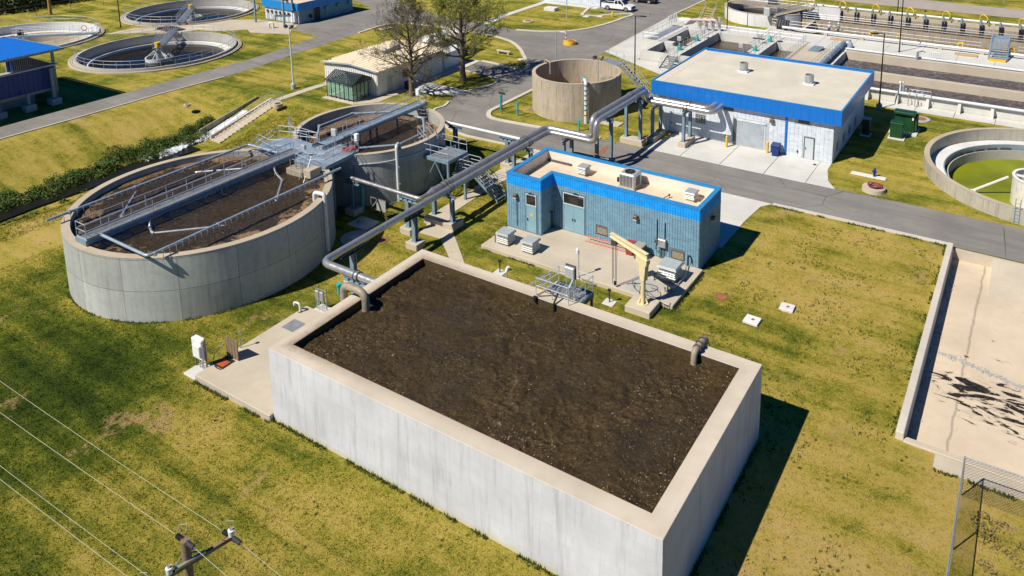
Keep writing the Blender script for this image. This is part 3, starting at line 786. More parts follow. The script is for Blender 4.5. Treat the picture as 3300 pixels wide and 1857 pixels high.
# inlet pipe over the left wall, outlet at the right end
gp = thing('overflow_pipe', 'thick tan gooseneck pipe bent over the left wall of the sludge tank', 'pipe', (-32.8, 28.8, 0))
B().tube([(-33.0, 28.8, 0), (-33.0, 28.8, 4.85), (-31.2, 28.75, 4.85), (-31.2, 28.75, 3.3)], .22, 14, .55, 8).build('pipe', M['pipe_tan'], gp, True)
B().cyl((-33.0, 28.8, 2.0), (-33.0, 28.8, 2.12), .31, 14).build('flange', M['pipe_tan'], gp)
gp = thing('wall_pipe', 'short stained pipe with elbow lying across the right end of the tank wall', 'pipe', (-13.3, 34.5, 4.2))
B().tube([(-13.35, 35.45, 4.1), (-13.35, 35.25, 4.42), (-13.4, 33.95, 4.45), (-13.4, 33.85, 3.4)], .17, 12, .25, 6).build('pipe', M['pipe_tan'], gp, True)
for yy_ in (34.95, 34.55, 34.2): B().cyl((-13.38, yy_, 4.44), (-13.38, yy_ + .07, 4.44), .23, 12).build('flange', M['galv_dark'], gp)

# control pad beside the tank
pad = thing('pump_pad', 'long pale concrete pad along the left end of the sludge tank', 'concrete pad', (-36, 27, 0))
B().bbox(-39.0, -32.62, 23.0, 30.9, -.2, .38, .03).build('slab', M['conc_slab'], pad)
B().bbox(-40.1, -39.02, 23.0, 24.3, -.2, .10, .02).build('lower_slab', M['conc_new'], pad)
B().box(-38.45, -37.35, 28.5, 29.5, .36, .392).build('hatch_plate', M['galv_dark'] if False else M['steel'], pad)
cb = thing('control_cabinet', 'white electrical cabinet on steel legs at the outer corner of the pad', 'cabinet', (-39.45, 23.8, .1))
B().bbox(-40.0, -39.1, 23.6, 23.95, .85, 2.05, .03).build('cabinet', M['white'], cb)
B().bbox(-39.75, -39.15, 23.48, 23.6, 1.1, 1.75, .02).build('cabinet_door', M['white'], cb)
for x in (-40.06, -39.04): B().bar((x, 23.8, .1), (x, 23.8, 2.15), .07).build('leg', M['wood'], cb)
for x in (-39.7, -39.5, -39.35): B().cyl((x, 23.8, .1), (x, 23.8, .96), .03, 8).build('conduit', M['steel'], cb)
hb = thing('open_hatch', 'open floor hatch with raised lid and orange interior on the pad', 'hatch', (-38.5, 24.7, .38))
B().bar((-38.95, 24.95, .40), (-38.0, 25.1, .40), .05, .05).build('frame', M['galv_dark'], hb)
B().box(-38.95, -38.05, 24.1, 24.95, .383, .40).build('opening', M['dark'], hb)
B().box(-38.75, -38.2, 24.2, 24.7, .402, .41).build('orange_floor', plain('orange_grating', (.40, .07, .015), .7), hb)
for i in range(4): B().bbox(-38.95 + .27 * i, -38.70 + .27 * i, 25.02, 25.08, .42, 1.65, .01).build('lid_plank', M['wood'], hb)
B().tube([(-38.98, 24.1, .40), (-39.0, 24.3, .9), (-38.97, 24.9, 1.25)], .025, 8).build('lid_stay', M['bluesteel'], hb)
B().tube([(-38.7, 24.05, .41), (-38.4, 23.98, .43), (-38.1, 24.02, .41)], .03, 6).build('hose', M['hose'], hb)
pp = thing('pad_post', 'thin steel valve post standing at the edge of the pad', 'post', (-38.85, 25.9, .38))
B().cyl((-38.85, 25.9, .38), (-38.85, 25.9, 1.4), .03, 8).build('post', M['steel'], pp); B().box(-38.93, -38.77, 25.84, 25.96, 1.36, 1.5).build('head', M['steel'], pp)
vp = thing('vent_pipe', 'small white gooseneck vent pipe at the far end of the pad', 'vent pipe', (-38.8, 30.2, .38))
B().tube([(-38.75, 30.2, .36), (-38.75, 30.2, 1.0), (-39.15, 30.1, 1.0), (-39.15, 30.1, .8)], .07, 10, .2, 6).build('pipe', M['white_pipe'], vp, True)
B().cyl((-38.75, 30.2, .36), (-38.75, 30.2, .41), .13, 12).build('flange', M['galv_dark'], vp)
cp = thing('meter_stand', 'steel frame with two grey meter boxes behind the pad', 'control panel', (-38.0, 31.4, 0))
B().bbox(-38.7, -37.3, 30.95, 31.9, -.1, .08, .02).build('base', M['conc_new'], cp)
for x in (-38.55, -37.6): B().bar((x, 31.35, 0), (x, 31.35, 1.75), .05).build('leg', M['steel'], cp)
for z in (.9, 1.3, 1.55): B().bar((-38.55, 31.35, z), (-37.6, 31.35, z), .04).build('crossbar', M['steel'], cp)
for x in (-38.35, -37.95): B().bbox(x - .15, x + .17, 31.22, 31.34, .85, 1.45, .02).build('meter_box', M['steel'], cp)
for x in (-38.4, -38.25, -38.0, -37.85): B().tube([(x, 31.3, .86), (x + .04, 31.3, .5), (x - .03, 31.3, .08)], .02, 6).build('conduit', M['white_pipe'], cp)
def standpipe(x, y, h, label, m='teal', tee=False, r=.11):
    t = thing('standpipe', label, 'standpipe', (x, y, 0))
    B().cyl((x, y, -.1), (x, y, h), r, 12).build('pipe', M[m], t, True)
    B().cyl((x, y, h), (x, y, h + .12), r * 1.35, 12).build('cap', M[m], t, True)
    if tee: B().tube([(x, y, h + .02), (x + .28, y - .1, h + .02), (x + .28, y - .1, h - .08)], r * .8, 8).build('outlet', M[m], t, True)
    return t
standpipe(-38.7, 33.4, .6, 'short teal standpipe beside the pipe bend by the sludge tank', r=.14)
standpipe(-51.4, 69.1, 1.55, 'tall teal standpipe at the left tip of the kerbed island')
standpipe(-48.5, 68.3, 1.4, 'teal standpipe in front of the beige round tank')
standpipe(-40.2, 67.6, 1.2, 'teal standpipe with side outlet near the road edge', tee=True, r=.09)
# ================================================================== ROUND DIGESTERS
def posts_along(parent, meshdata, name, pts):
    for p in pts: ob(name, meshdata, parent, p)
BT, BR, BH = (-51.3, 32.5), 8.95, 4.45
bt = thing('round_digester', 'largest round concrete tank with dark sludge and a long blue walkway across it', 'tank', (*BT, 0))
B().ring(*BT, BR - .52, BR, -.3, BH - .02, 144).build('wall', M['conc_round'], bt)
B().ring(*BT, BR - .525, BR + .012, BH - .02, BH, 144).build('coping', M['conc_cope'], bt)
def round_liquid(c, r, z, amp, seed, m, parent, step=.16):
    s = B(); n = int(2 * r / step); idx = {}
    for j in range(n + 1):
        for i in range(n + 1):
            x = c[0] - r + 2 * r * i / n; y = c[1] - r + 2 * r * j / n
            d = math.hypot(x - c[0], y - c[1])
            if d > r + step * 1.5: continue
            h = mnoise.fractal((x * .7, y * .7, seed), .9, 2.1, 4) * .5 + mnoise.noise((x * 4, y * 4, seed)) * .15
            idx[i, j] = len(s.v); s.v.append((x, y, z + amp * h))
    for (i, j), k in idx.items():
        q = [idx.get(p) for p in ((i, j), (i + 1, j), (i + 1, j + 1), (i, j + 1))]
        if None not in q: s.f.append(tuple(q))
    return s.build('sludge_surface', m, parent, True)
round_liquid(BT, BR - .45, 3.98, .12, 5.0, M['sludge_big'], bt)
from_c = lambda c, r: (lambda rg: (lambda a, q: (c[0] + r * math.sqrt(q) * math.cos(a), c[1] + r * math.sqrt(q) * math.sin(a)))(rg.uniform(0, 6.283), rg.uniform(0, 1)))
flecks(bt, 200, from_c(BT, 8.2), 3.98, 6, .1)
br = B().box(-52.28, -52.20, 23.9, 41.2, 4.52, 4.84).box(-51.08, -51.0, 23.9, 41.2, 4.52, 4.84).box(-52.2, -51.08, 23.9, 24.0, 4.52, 4.84)
for i in range(12): br.box(-52.2, -51.08, 25 + 1.35 * i, 25.06 + 1.35 * i, 4.55, 4.75)
wk = br.build('walkway_beams', M['bluesteel'], bt)
gr = B()
for i in range(145): gr.box(-52.19, -51.09, 24.05 + .118 * i, 24.10 + .118 * i, 4.78, 4.83)
for x in (-52.1, -51.64, -51.2): gr.box(x, x + .03, 24.05, 41.15, 4.76, 4.785)
stuff(gr.build('walkway_grating', M['steel'], bt))
railing(bt, [(-52.2, 41.0, 4.84), (-52.2, 24.0, 4.84), (-51.06, 24.0, 4.84), (-51.06, 40.4, 4.84)], M['rail'], 1.07, 1.55, toe=.1)
drop = B().tube([(0, 0, 0), (.13, 0, 0), (.13, 0, -.62)], .02, 6).mesh('dropper', M['pipe_blue'])
dropL = B().tube([(0, 0, 0), (-.13, 0, 0), (-.13, 0, -.62)], .02, 6).mesh('dropper', M['pipe_blue'])
def spray(parent, pts, r, droppers, me, m='pipe_blue', bend=.3):
    o = B().tube(pts, r, 10, bend, 5).build('spray_pipe', M[m], parent, True)
    for p in droppers: ob('dropper', me, o, p)
    return o
SZ = 4.95
s1 = spray(bt, [(-50.9, 24.8, SZ), (-45.6, 24.75, SZ), (-45.5, 40.2, SZ)], .10, [(-45.5, 25.6 + .44 * i, SZ) for i in range(32)], drop)
s2 = spray(bt, [(-56.0, 24.0, SZ), (-55.95, 39.75, SZ), (-52.3, 39.8, SZ)], .10, [(-55.95, 25.0 + .44 * i, SZ) for i in range(32)], drop)
for y in (25.1, 29.5, 34.2, 38.6): B().cyl((-45.5, y, SZ), (-45.5, y + .12, SZ), .16, 10).build('clamp', M['steel'], s1)
for y in (25.4, 30.0, 34.0, 38.8): B().cyl((-55.95, y, SZ), (-55.95, y + .12, SZ), .16, 10).build('clamp', M['steel'], s2)
for p in ([(-51.0, 28.1, 4.55), (-50.7, 27.9, 4.1), (-49.95, 27.6, 4.0), (-46.7, 30.9, 3.95), (-46.6, 31.1, 3.5)], [(-51.0, 38.3, 4.6), (-50.6, 38.2, 4.1), (-49.4, 37.8, 4.0), (-46.9, 35.2, 3.95), (-46.8, 35.1, 3.5)],
          [(-52.3, 28.0, 4.5), (-52.7, 27.8, 4.1), (-54.2, 27.9, 4.0), (-57.4, 30.9, 3.95), (-57.5, 31.1, 3.5)], [(-52.3, 37.9, 4.5), (-52.6, 37.9, 4.1), (-53.7, 37.9, 4.0), (-56.8, 35.3, 3.95), (-56.9, 35.2, 3.5)]):
    q = B().tube(p, .09, 10, .25, 5).build('mixing_pipe', M['pipe_tan'] if False else M['steel'], bt, True)
    for k in (1, 2): B().cyl(p[k], tuple(Vector(p[k]) + (Vector(p[k + 1]) - Vector(p[k])).normalized() * .1), .15, 10).build('flange', M['steel'], q)
for (x, y) in ((-51.9, 31.8), (-51.4, 32.6), (-52.0, 33.3), (-51.3, 33.9), (-51.7, 34.6)): B().cyl((x, y, 3.6), (x, y, 4.5), .05, 8).build('hanger', M['steel'], bt)
for a, hh in ((33, 5.0),):
    x, y = BT[0] + (BR + .12) * math.cos(R(a - 7)), BT[1] + (BR + .12) * math.sin(R(a - 7))
    xi, yi = BT[0] + (BR - .75) * math.cos(R(a - 5)), BT[1] + (BR - .75) * math.sin(R(a - 5))
    p = B().tube([(x, y, .4), (x, y, 4.85), (xi, yi, 4.85), (xi, yi, 4.2)], .15, 12, .25, 6).build('overflow_pipe', M['white_pipe'], bt, True)
    B().cyl((x, y, 2.2), (x, y, 2.3), .21, 12).build('flange', M['white_pipe'], p)

ST, SR, SH = (-51.0, 48.8), 6.65, 4.55
stt = thing('round_digester', 'smaller round concrete tank with tan crust and octagonal spray pipe, next to the largest', 'tank', (*ST, 0))
B().ring(*ST, SR - .42, SR, -.3, SH - .02, 128).build('wall', M['conc_round2'], stt)
B().ring(*ST, SR - .425, SR + .012, SH - .02, SH, 128).build('coping', M['conc_cope'], stt)
round_liquid(ST, SR - .36, 3.45, .16, 9.0, M['sludge_small'], stt)
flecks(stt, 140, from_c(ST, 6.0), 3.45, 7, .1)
br = B().box(-51.32, -51.24, 42.4, 55.5, 4.76, 5.02).box(-50.10, -50.02, 42.4, 55.5, 4.76, 5.02).box(-51.24, -50.10, 55.4, 55.5, 4.76, 5.02)
wk = br.build('walkway_beams', M['bluesteel'], stt)
for i in range(44): B().box(-51.22, -50.12, 43.0 + .282 * i, 43.0 + .282 * i + .2, 4.95, 4.985).build('deck_plate', M['pipe_blue'], stt)
railing(stt, [(-51.22, 43.2, 4.99), (-51.22, 55.4, 4.99), (-50.1, 55.4, 4.99), (-50.1, 44.8, 4.99)], M['rail'], 1.07, 1.45, toe=.1)
oc = [(-48.4, 44.95), (-46.05, 47.2), (-46.15, 50.6), (-48.7, 53.3), (-52.6, 53.1), (-55.4, 50.8), (-55.5, 46.9), (-53.2, 44.6)]
pts = [(x, y, 4.35) for x, y in oc]
dp = []
for a, c in zip(pts[:-1], pts[1:]): dp += [p for p in path_posts([a, c], .75)][1:-1]
sp8 = spray(stt, pts, .11, [tuple(p) for p in dp], B().tube([(0, 0, 0), (0, 0, -.85)], .02, 6).mesh('dropper', M['pipe_blue']), bend=.25)
for p in pts[1:-1]: B().cyl((p[0], p[1], 4.25), (p[0], p[1], 4.45), .17, 10).build('elbow', M['pipe_blue'], sp8, True)
p = B().tube([(-46.3, 47.4, 4.35), (-45.1, 45.95, 4.85), (-44.95, 45.8, 4.85), (-44.95, 45.8, 0)], .13, 12, .3, 6).build('feed_pipe', M['white_pipe'], stt, True)
for z in (1.6, 3.1): B().box(-45.2, -44.7, 45.75, 45.85, z, z + .06).build('bracket', M['steel'], p)
for (x, y) in ((-50.0, 46.5), (-50.0, 47.8), (-50.0, 48.6), (-50.0, 51.2), (-51.3, 52.4)):
    B().cyl((x, y, 2.9), (x, y, 4.7), .09, 10).build('support_leg', M['galv_dark'], stt)
ld = B(); 
for x in (-50.0, -49.55): ld.cyl((x, 54.95, 3.0), (x, 54.6, 4.8), .03, 6)
for i in range(6): ld.cyl((-50.0, 54.95 - .06 * i, 3.1 + .3 * i), (-49.55, 54.95 - .06 * i, 3.1 + .3 * i), .02, 6)
ld.build('ladder', M['galv_dark'], stt)
bx = B().bbox(-50.75, -50.35, 54.6, 54.95, 5.9, 6.5, .03).build('control_box', M['white'], stt)
B().bar((-50.55, 54.75, 5.0), (-50.55, 54.75, 5.95), .06).build('stand', M['steel'], bx)
# conduit on the outside of the wall
cd = []
for k in range(13):
    a = R(-72 + 6.5 * k); cd.append((ST[0] + (SR + .06) * math.cos(a), ST[1] + (SR + .06) * math.sin(a), 3.75))
B().tube(cd, .035, 6).build('conduit', M['white_pipe'], stt)
B().tube([(-47.0, 42.9, 4.3), (-47.0, 42.85, 0)], .04, 6).build('drain_line', M['galv_dark'], stt)
B().cyl((-46.2, 42.9, 0), (-46.2, 42.9, 2.2), .14, 12).build('teal_riser', M['teal'], stt)

# ---- bridging platform between the two digesters
pf = thing('bridging_platform', 'grey steel platform joining the two round tanks with railings and control boxes', 'platform', (-51.5, 42, 0))
poly = [(-55.5, 40.4), (-53.6, 40.0), (-52.35, 40.6), (-50.9, 40.6), (-50.4, 39.9), (-48.3, 39.6), (-47.2, 40.2), (-47.4, 43.9), (-48.8, 44.6), (-50.0, 44.0), (-51.3, 43.0), (-53.6, 43.2), (-55.6, 42.6)]
B().prism(poly, 4.62, 4.70).build('deck', M['pipe_blue'], pf)
ed = B()
for a, c in zip(poly, poly[1:] + poly[:1]): ed.bar((*a, 4.52), (*c, 4.52), .08, .2)
ed.build('edge_beam', M['bluesteel'], pf)
for x, y in ((-55.0, 41.6), (-47.6, 41.2), (-47.6, 43.4), (-53.0, 41.6)): B().box(x - .09, x + .09, y - .09, y + .09, -.1, 4.5).build('column', M['bluesteel'], pf)
railing(pf, [(-55.5, 40.4, 4.7), (-53.6, 40.0, 4.7), (-52.35, 40.6, 4.7)], M['rail'], 1.07, 1.0)
railing(pf, [(-51.3, 43.1, 4.7), (-53.6, 43.2, 4.7), (-55.6, 42.6, 4.7)], M['rail'], 1.07, 1.1)
railing(pf, [(-50.3, 39.9, 4.7), (-48.3, 39.6, 4.7), (-47.2, 40.2, 4.7), (-47.4, 43.9, 4.7), (-48.8, 44.5, 4.7)], M['rail'], 1.07, .9)
railing(pf, [(-57.3, 45.2, 4.6), (-55.6, 43.6, 4.65), (-53.3, 42.6, 4.7), (-51.5, 43.1, 4.7)], M['rail'], 1.07, 1.1)
B().bbox(-49.9, -49.35, 43.3, 43.55, 5.75, 6.35, .03).build('control_box', M['vent'], pf)
B().bar((-49.62, 43.42, 4.7), (-49.62, 43.42, 5.8), .06).build('box_stand', M['steel'], pf)
B().bbox(-47.75, -47.4, 43.8, 44.1, 5.55, 6.15, .03).build('control_box', M['white'], pf)
B().bbox(-50.6, -50.15, 40.7, 40.95, 5.3, 5.7, .02).build('control_box', M['vent'], pf)
hs = B()
for k in range(5):
    pp_ = []
    for i in range(14): pp_.append((-48.3 + .45 * math.cos(i * .55 + k) + .08 * k, 43.5 + .4 * math.sin(i * .5 + k * 2), 4.76 + .05 * k + .06 * math.sin(i * 1.7)))
    hs.tube(pp_, .035, 6)
hs.build('orange_hose', M['orange'], pf)
cw = B()
for k in range(9):
    x = -49.6 + .25 * k; cw.tube([(x, 41.2 + .25 * k, 5.7), (x + .1, 41.3 + .25 * k, 5.1), (x + .05, 41.0 + .2 * k, 4.75)], .022, 6)
cw.build('conduits', M['steel'], pf)
# splitter box standing in the edge of the big tank
B().bbox(-50.3, -48.4, 38.9, 40.7, 3.2, 4.42, .03).build('splitter_box', M['conc_old'], pf)
vl = B()
for k in range(5): vl.cyl((-50.1 + .35 * k, 39.2 + .15 * (k % 2), 4.4), (-50.1 + .35 * k, 39.2 + .15 * (k % 2), 5.1), .035, 6)
vl.cyl((-50.2, 39.5, 4.95), (-48.6, 39.5, 4.95), .03, 6)
vl.build('valve_stems', M['steel'], pf)
for p, q in (((-48.2, 39.3, 5.7), (-48.35, 38.4, 3.75)), ((-47.9, 39.5, 5.7), (-47.6, 38.2, 3.75))): B().cyl(p, q, .035, 6).build('dip_pipe', M['steel'], pf)
B().bbox(-47.9, -47.1, 38.6, 39.6, 4.3, 4.95, .03).build('wall_block', M['conc_cope'], pf)
# steps off the platform to the left
for i in range(7): B().box(-56.0 - .3 * i, -55.7 - .3 * i, 40.9, 42.0, 4.45 - .21 * i, 4.49 - .21 * i).build('tread', M['steel'], pf)
for y in (40.85, 42.05):
    B().bar((-55.6, y, 4.55), (-57.9, y, 2.95), .05, .22).build('stringer', M['bluesteel'], pf)
    railing(pf, [(-55.6, y, 4.6), (-57.9, y, 3.0)], M['rail'], 1.0, 1.1)
B().box(-59.4, -57.9, 40.7, 42.2, 2.9, 2.96).build('landing', M['steel'], pf)
for x in (-59.3, -58.0):
    for y in (40.8, 42.1): B().box(x - .05, x + .05, y - .05, y + .05, -.2, 2.9).build('landing_leg', M['bluesteel'], pf)

# ---- stair tower right of the small digester
tw = thing('stair_tower', 'steel access platform with braced legs and stairs right of the smaller round tank', 'stair tower', (-43, 50, 0))
TZ2 = 3.35
B().box(-44.65, -41.6, 48.35, 48.5, TZ2 - .3, TZ2).box(-44.65, -41.6, 50.85, 51.0, TZ2 - .3, TZ2).box(-44.65, -44.5, 48.5, 50.85, TZ2 - .3, TZ2).box(-41.75, -41.6, 48.5, 50.85, TZ2 - .3, TZ2).build('frame', M['bluesteel'], tw)
for i in range(9): B().box(-44.5 + .305 * i, -44.22 + .305 * i, 48.5, 50.85, TZ2 - .05, TZ2 - .005).build('deck_plank', M['steel'], tw)
for x, y in ((-44.55, 48.42), (-41.68, 48.42), (-44.55, 50.92), (-41.68, 50.92), (-40.3, 48.9), (-40.3, 50.9)):
    h = TZ2 - .3 if x < -41 else 2.0
    B().box(x - .09, x + .09, y - .09, y + .09, -.1, h if y > 48.6 or x < -41 else 2.0).build('leg', M['bluesteel'], tw)
for p, q in (((-44.5, 48.42, .5), (-43.1, 48.42, 3.0)), ((-41.7, 48.42, .5), (-43.1, 48.42, 3.0)), ((-41.68, 48.5, .5), (-41.68, 49.7, 3.0)), ((-41.68, 50.9, .5), (-41.68, 49.7, 3.0)), ((-44.5, 50.92, .5), (-43.1, 50.92, 3.0))):
    B().cyl(p, q, .05, 8).build('brace', M['bluesteel'], tw)
railing(tw, [(-44.4, 50.8, TZ2), (-44.55, 48.45, TZ2), (-41.7, 48.45, TZ2), (-41.7, 49.5, TZ2)], M['rail'], 1.07, 1.0)
railing(tw, [(-44.4, 51.0, TZ2), (-41.7, 51.0, TZ2)], M['rail'], 1.07, 1.0)
for i in range(5): B().box(-44.9 - .2 * i, -44.66 - .2 * i, 49.2, 50.2, TZ2 + .18 + .21 * i, TZ2 + .22 + .21 * i).build('tread', M['steel'], tw)
railing(tw, [(-44.3, 49.15, TZ2 + .1), (-45.6, 49.15, TZ2 + 1.2)], M['rail'], 1.0, .8)
railing(tw, [(-44.3, 50.25, TZ2 + .1), (-45.6, 50.25, TZ2 + 1.2)], M['rail'], 1.0, .8)
B().box(-41.6, -40.2, 48.7, 51.0, 2.05, 2.12).build('landing', M['steel'], tw)
for i in range(4): B().box(-41.6 + .0 * i, -41.35, 49.5, 50.8, 2.3 + .25 * i, 2.34 + .25 * i).build('tread', M['steel'], tw)
for i in range(9): B().box(-40.1 + .27 * i, -39.82 + .27 * i, 49.8, 50.9, 1.85 - .21 * i, 1.89 - .21 * i).build('tread', M['steel'], tw)
for y in (49.75, 50.95):
    B().bar((-40.2, y, 2.0), (-37.6, y, .05), .05, .22).build('stringer', M['bluesteel'], tw)
    railing(tw, [(-41.5, y, 2.1), (-40.2, y, 2.1), (-37.6, y, .05)], M['rail'], 1.0, 1.0, mids=(.33, .66))

# ================================================================== PIPELINES
U = .30
pl = thing('process_pipeline', 'twin silver pipes rising over the road from the blue roofed building', 'pipeline', (-39, 50, 0))
XA, XB = -39.25, -38.5
B().tube([(-39.25, 44.6, 3.08), (XA, 59.9, 3.08), (-34.2, 59.9, 3.08), (-34.2, 59.9, 4.95), (-34.15, 70.4, 4.95), (-34.15, 70.4, 3.95), (-26.9, 70.35, 3.95), (-26.9, 72.3, 3.95)], U, 18, .75, 8).build('upper_pipe', M['pipe_grey'], pl, True)
B().tube([(-36.0 + 3.4, 32.0, 3.05), (-38.5, 32.0, 3.05), (XB, 59.15, 3.05), (-33.4, 59.15, 3.05), (-33.4, 59.15, 4.95), (-33.4, 69.6, 4.95), (-33.4, 69.6, 3.95), (-26.2, 69.55, 3.95), (-26.2, 72.3, 3.95)], .25, 18, .7, 8).build('lower_pipe', M['pipe_grey'], pl, True)
B().tube([(-48.6, 42.3, 3.08), (-39.25, 42.2, 3.08), (XA, 43.3, 3.08), (XA, 43.8, 3.08), (XA, 44.65, 3.08)], [.15] * 9 + [.15, .17, .295] if False else .16, 16, .4, 7).build('branch_pipe', M['pipe_grey'], pl, True)
B().cyl((XA, 43.0, 3.08), (XA, 43.6, 3.08), .16, 18, .30).build('reducer', M['pipe_grey'], pl, True)
B().cyl((XA, 43.6, 3.08), (XA, 44.7, 3.08), .30, 18).build('reducer_tail', M['pipe_grey'], pl, True)
B().tube([(-49.8, 56.3, 3.05), (-39.3, 56.3, 3.05)], .14, 14).build('branch_pipe', M['white_pipe'], pl, True)
B().cyl((-48.6, 42.3, 3.08), (-50.6, 42.0, 3.08), .07, 8).build('branch_tail', M['galv_dark'], pl, True)
def coupling(p, d, r):
    p, d = Vector(p), Vector(d)
    for k in (0, .32): B().cyl(p + d * k, p + d * (k + .08), r * 1.28, 16).build('coupling_ring', M['galv_dark'], pl, True)
    B().cyl(p + d * .08, p + d * .32, r * 1.14, 16).build('coupling_sleeve', M['pipe_grey'], pl, True)
for y in (45.0, 56.0): coupling((XA, y, 3.08), (0, 1, 0), U); coupling((XB, y - .35, 3.05), (0, 1, 0), .25)
coupling((-34.17, 67.3, 4.95), (0, 1, 0), U); coupling((-33.4, 67.2, 4.95), (0, 1, 0), .25)
coupling((-29.3, 70.36, 3.95), (1, 0, 0), U); coupling((-29.3, 69.57, 3.95), (1, 0, 0), .25); coupling((-35.5, 32.0, 3.05), (1, 0, 0), .25)
def hbeam(b, p, q, w=.22, h=.26):
    p, q = Vector(p), Vector(q); z = Vector((0, 0, h / 2 - .015))
    b.bar(p + z, q + z, w, .03); b.bar(p - z, q - z, w, .03); b.bar(p, q, .03, h - .06)
    n = max(2, int((q - p).length / .45))
    for i in range(1, n): c = p + (q - p) * i / n; d = (q - p).normalized() * .012; b.bar(c - d, c + d, w * .95, h - .07)
    return b
PG = 'pipe supports along the twin pipeline'
def portal(x0, x1, y0, y1, ztop, label, zb=.55, base=None):
    t = thing('pipe_support', label, 'pipe support', ((x0 + x1) / 2, (y0 + y1) / 2, 0), PG)
    for x, y in ((x0, y0), (x1, y1)):
        b = B(); b.box(x - .14, x + .14, y - .15, y - .11, zb, ztop - .26).box(x - .14, x + .14, y + .11, y + .15, zb, ztop - .26).box(x - .02, x + .02, y - .11, y + .11, zb, ztop - .26)
        b.box(x - .22, x + .22, y - .22, y + .22, zb, zb + .03)
        b.build('column', M['bluesteel'], t)
    d = Vector((x1 - x0, y1 - y0, 0)).normalized() * .3
    hbeam(B(), Vector((x0, y0, ztop - .13)) - d, Vector((x1, y1, ztop - .13)) + d).build('crossbeam', M['bluesteel'], t)
    q = base or (min(x0, x1) - .45, max(x0, x1) + .45, min(y0, y1) - .5, max(y0, y1) + .5)
    B().bbox(*q, -.2, zb, .03).build('plinth', M['conc_slab'], t)
    for x, y in ((x0, y0), (x1, y1)): B().box(x - .18, x + .18, y - .1, y + .1, ztop, ztop + .1).build('saddle', M['galv_dark'], t)
    return t
def tee(x, y, ztop, along, label, L=1.7, zb=.5):
    t = thing('pipe_support', label, 'pipe support', (x, y, 0), PG)
    B().box(x - .17, x + .17, y - .17, y - .13, zb, ztop - .3).box(x - .17, x + .17, y + .13, y + .17, zb, ztop - .3).box(x - .02, x + .02, y - .13, y + .13, zb, ztop - .3).build('column', M['bluesteel'], t)
    B().box(x - .25, x + .25, y - .25, y + .25, zb, zb + .03).build('base_plate', M['bluesteel'], t)
    d = Vector((1, 0, 0) if along == 'x' else (0, 1, 0)) * L / 2; c = Vector((x, y, ztop - .15))
    hbeam(B(), c - d, c + d, .28, .3).build('crossbeam', M['bluesteel'] if along == 'x' else M['darkblue'], t)
    B().bbox(x - .55, x + .55, y - .5, y + .5, -.2, zb, .03).build('plinth', M['conc_slab'], t)
    for s in (-.7, .7): B().box(c.x + d.x * s - .1, c.x + d.x * s + .1, c.y + d.y * s - .1, c.y + d.y * s + .1, ztop, ztop + .08).build('saddle', M['galv_dark'], t)
    return t
portal(-40.1, -38.0, 44.75, 44.45, 2.72, 'two column pipe support on the footpath near the sludge tank')
tee(-38.5, 40.7, 2.76, 'y', 'single post pipe support nearest the back corner of the sludge tank', 2.0)
tee(-40.5, 42.2, 2.9, 'x', 'single post support under the thin pipe beside the footpath', 1.9)
tee(-46.6, 42.3, 2.9, 'x', 'single post support in the shade between the two round tanks', 1.5)
tee(-38.5, 34.6, 2.76, 'y', 'single post support by the pipe bend beside the largest round tank', 2.0)
tee(-35.6, 32.0, 2.78, 'x', 'low wide support under the pipe entering the sludge tank', 1.9, zb=1.3)
tee(-41.2, 56.3, 2.88, 'x', 'single post support under the white branch pipe by the road', 1.9)
tee(-47.4, 56.3, 2.88, 'x', 'single post support under the branch pipe behind the smaller round tank', 1.6)
portal(-40.0, -38.0, 55.6, 55.4, 2.72, 'two column pipe support beside the left end of the blue block building')
portal(-36.6, -36.6, 58.8, 60.2, 2.72, 'two column pipe support at the road edge behind the blue block building', base=(-37.1, -36.1, 58.2, 60.8))
portal(-34.5, -33.0, 61.3, 61.3, 4.62, 'tall two column pipe support standing in the road')
portal(-34.65, -33.05, 67.6, 67.55, 4.62, 'tall two column pipe support on the grass before the beige round tank')
portal(-32.4, -32.4, 69.0, 70.9, 3.62, 'two column pipe support at the left end of the apron', base=(-32.8, -32.0, 68.5, 71.4))
portal(-29.1, -29.1, 69.2, 70.8, 3.62, 'two column pipe support on the apron before the grey door', base=(-29.5, -28.7, 68.7, 71.3))
dr = thing('drain_grate', 'rust brown trench drain grate across the road', 'drain', (-35.6, 61.5, .03))
for i in range(9): B().box(-35.75, -35.15, 61.3 + .5 * i, 61.72 + .5 * i, .024, .04).build('grate', M['redbrown'], dr)
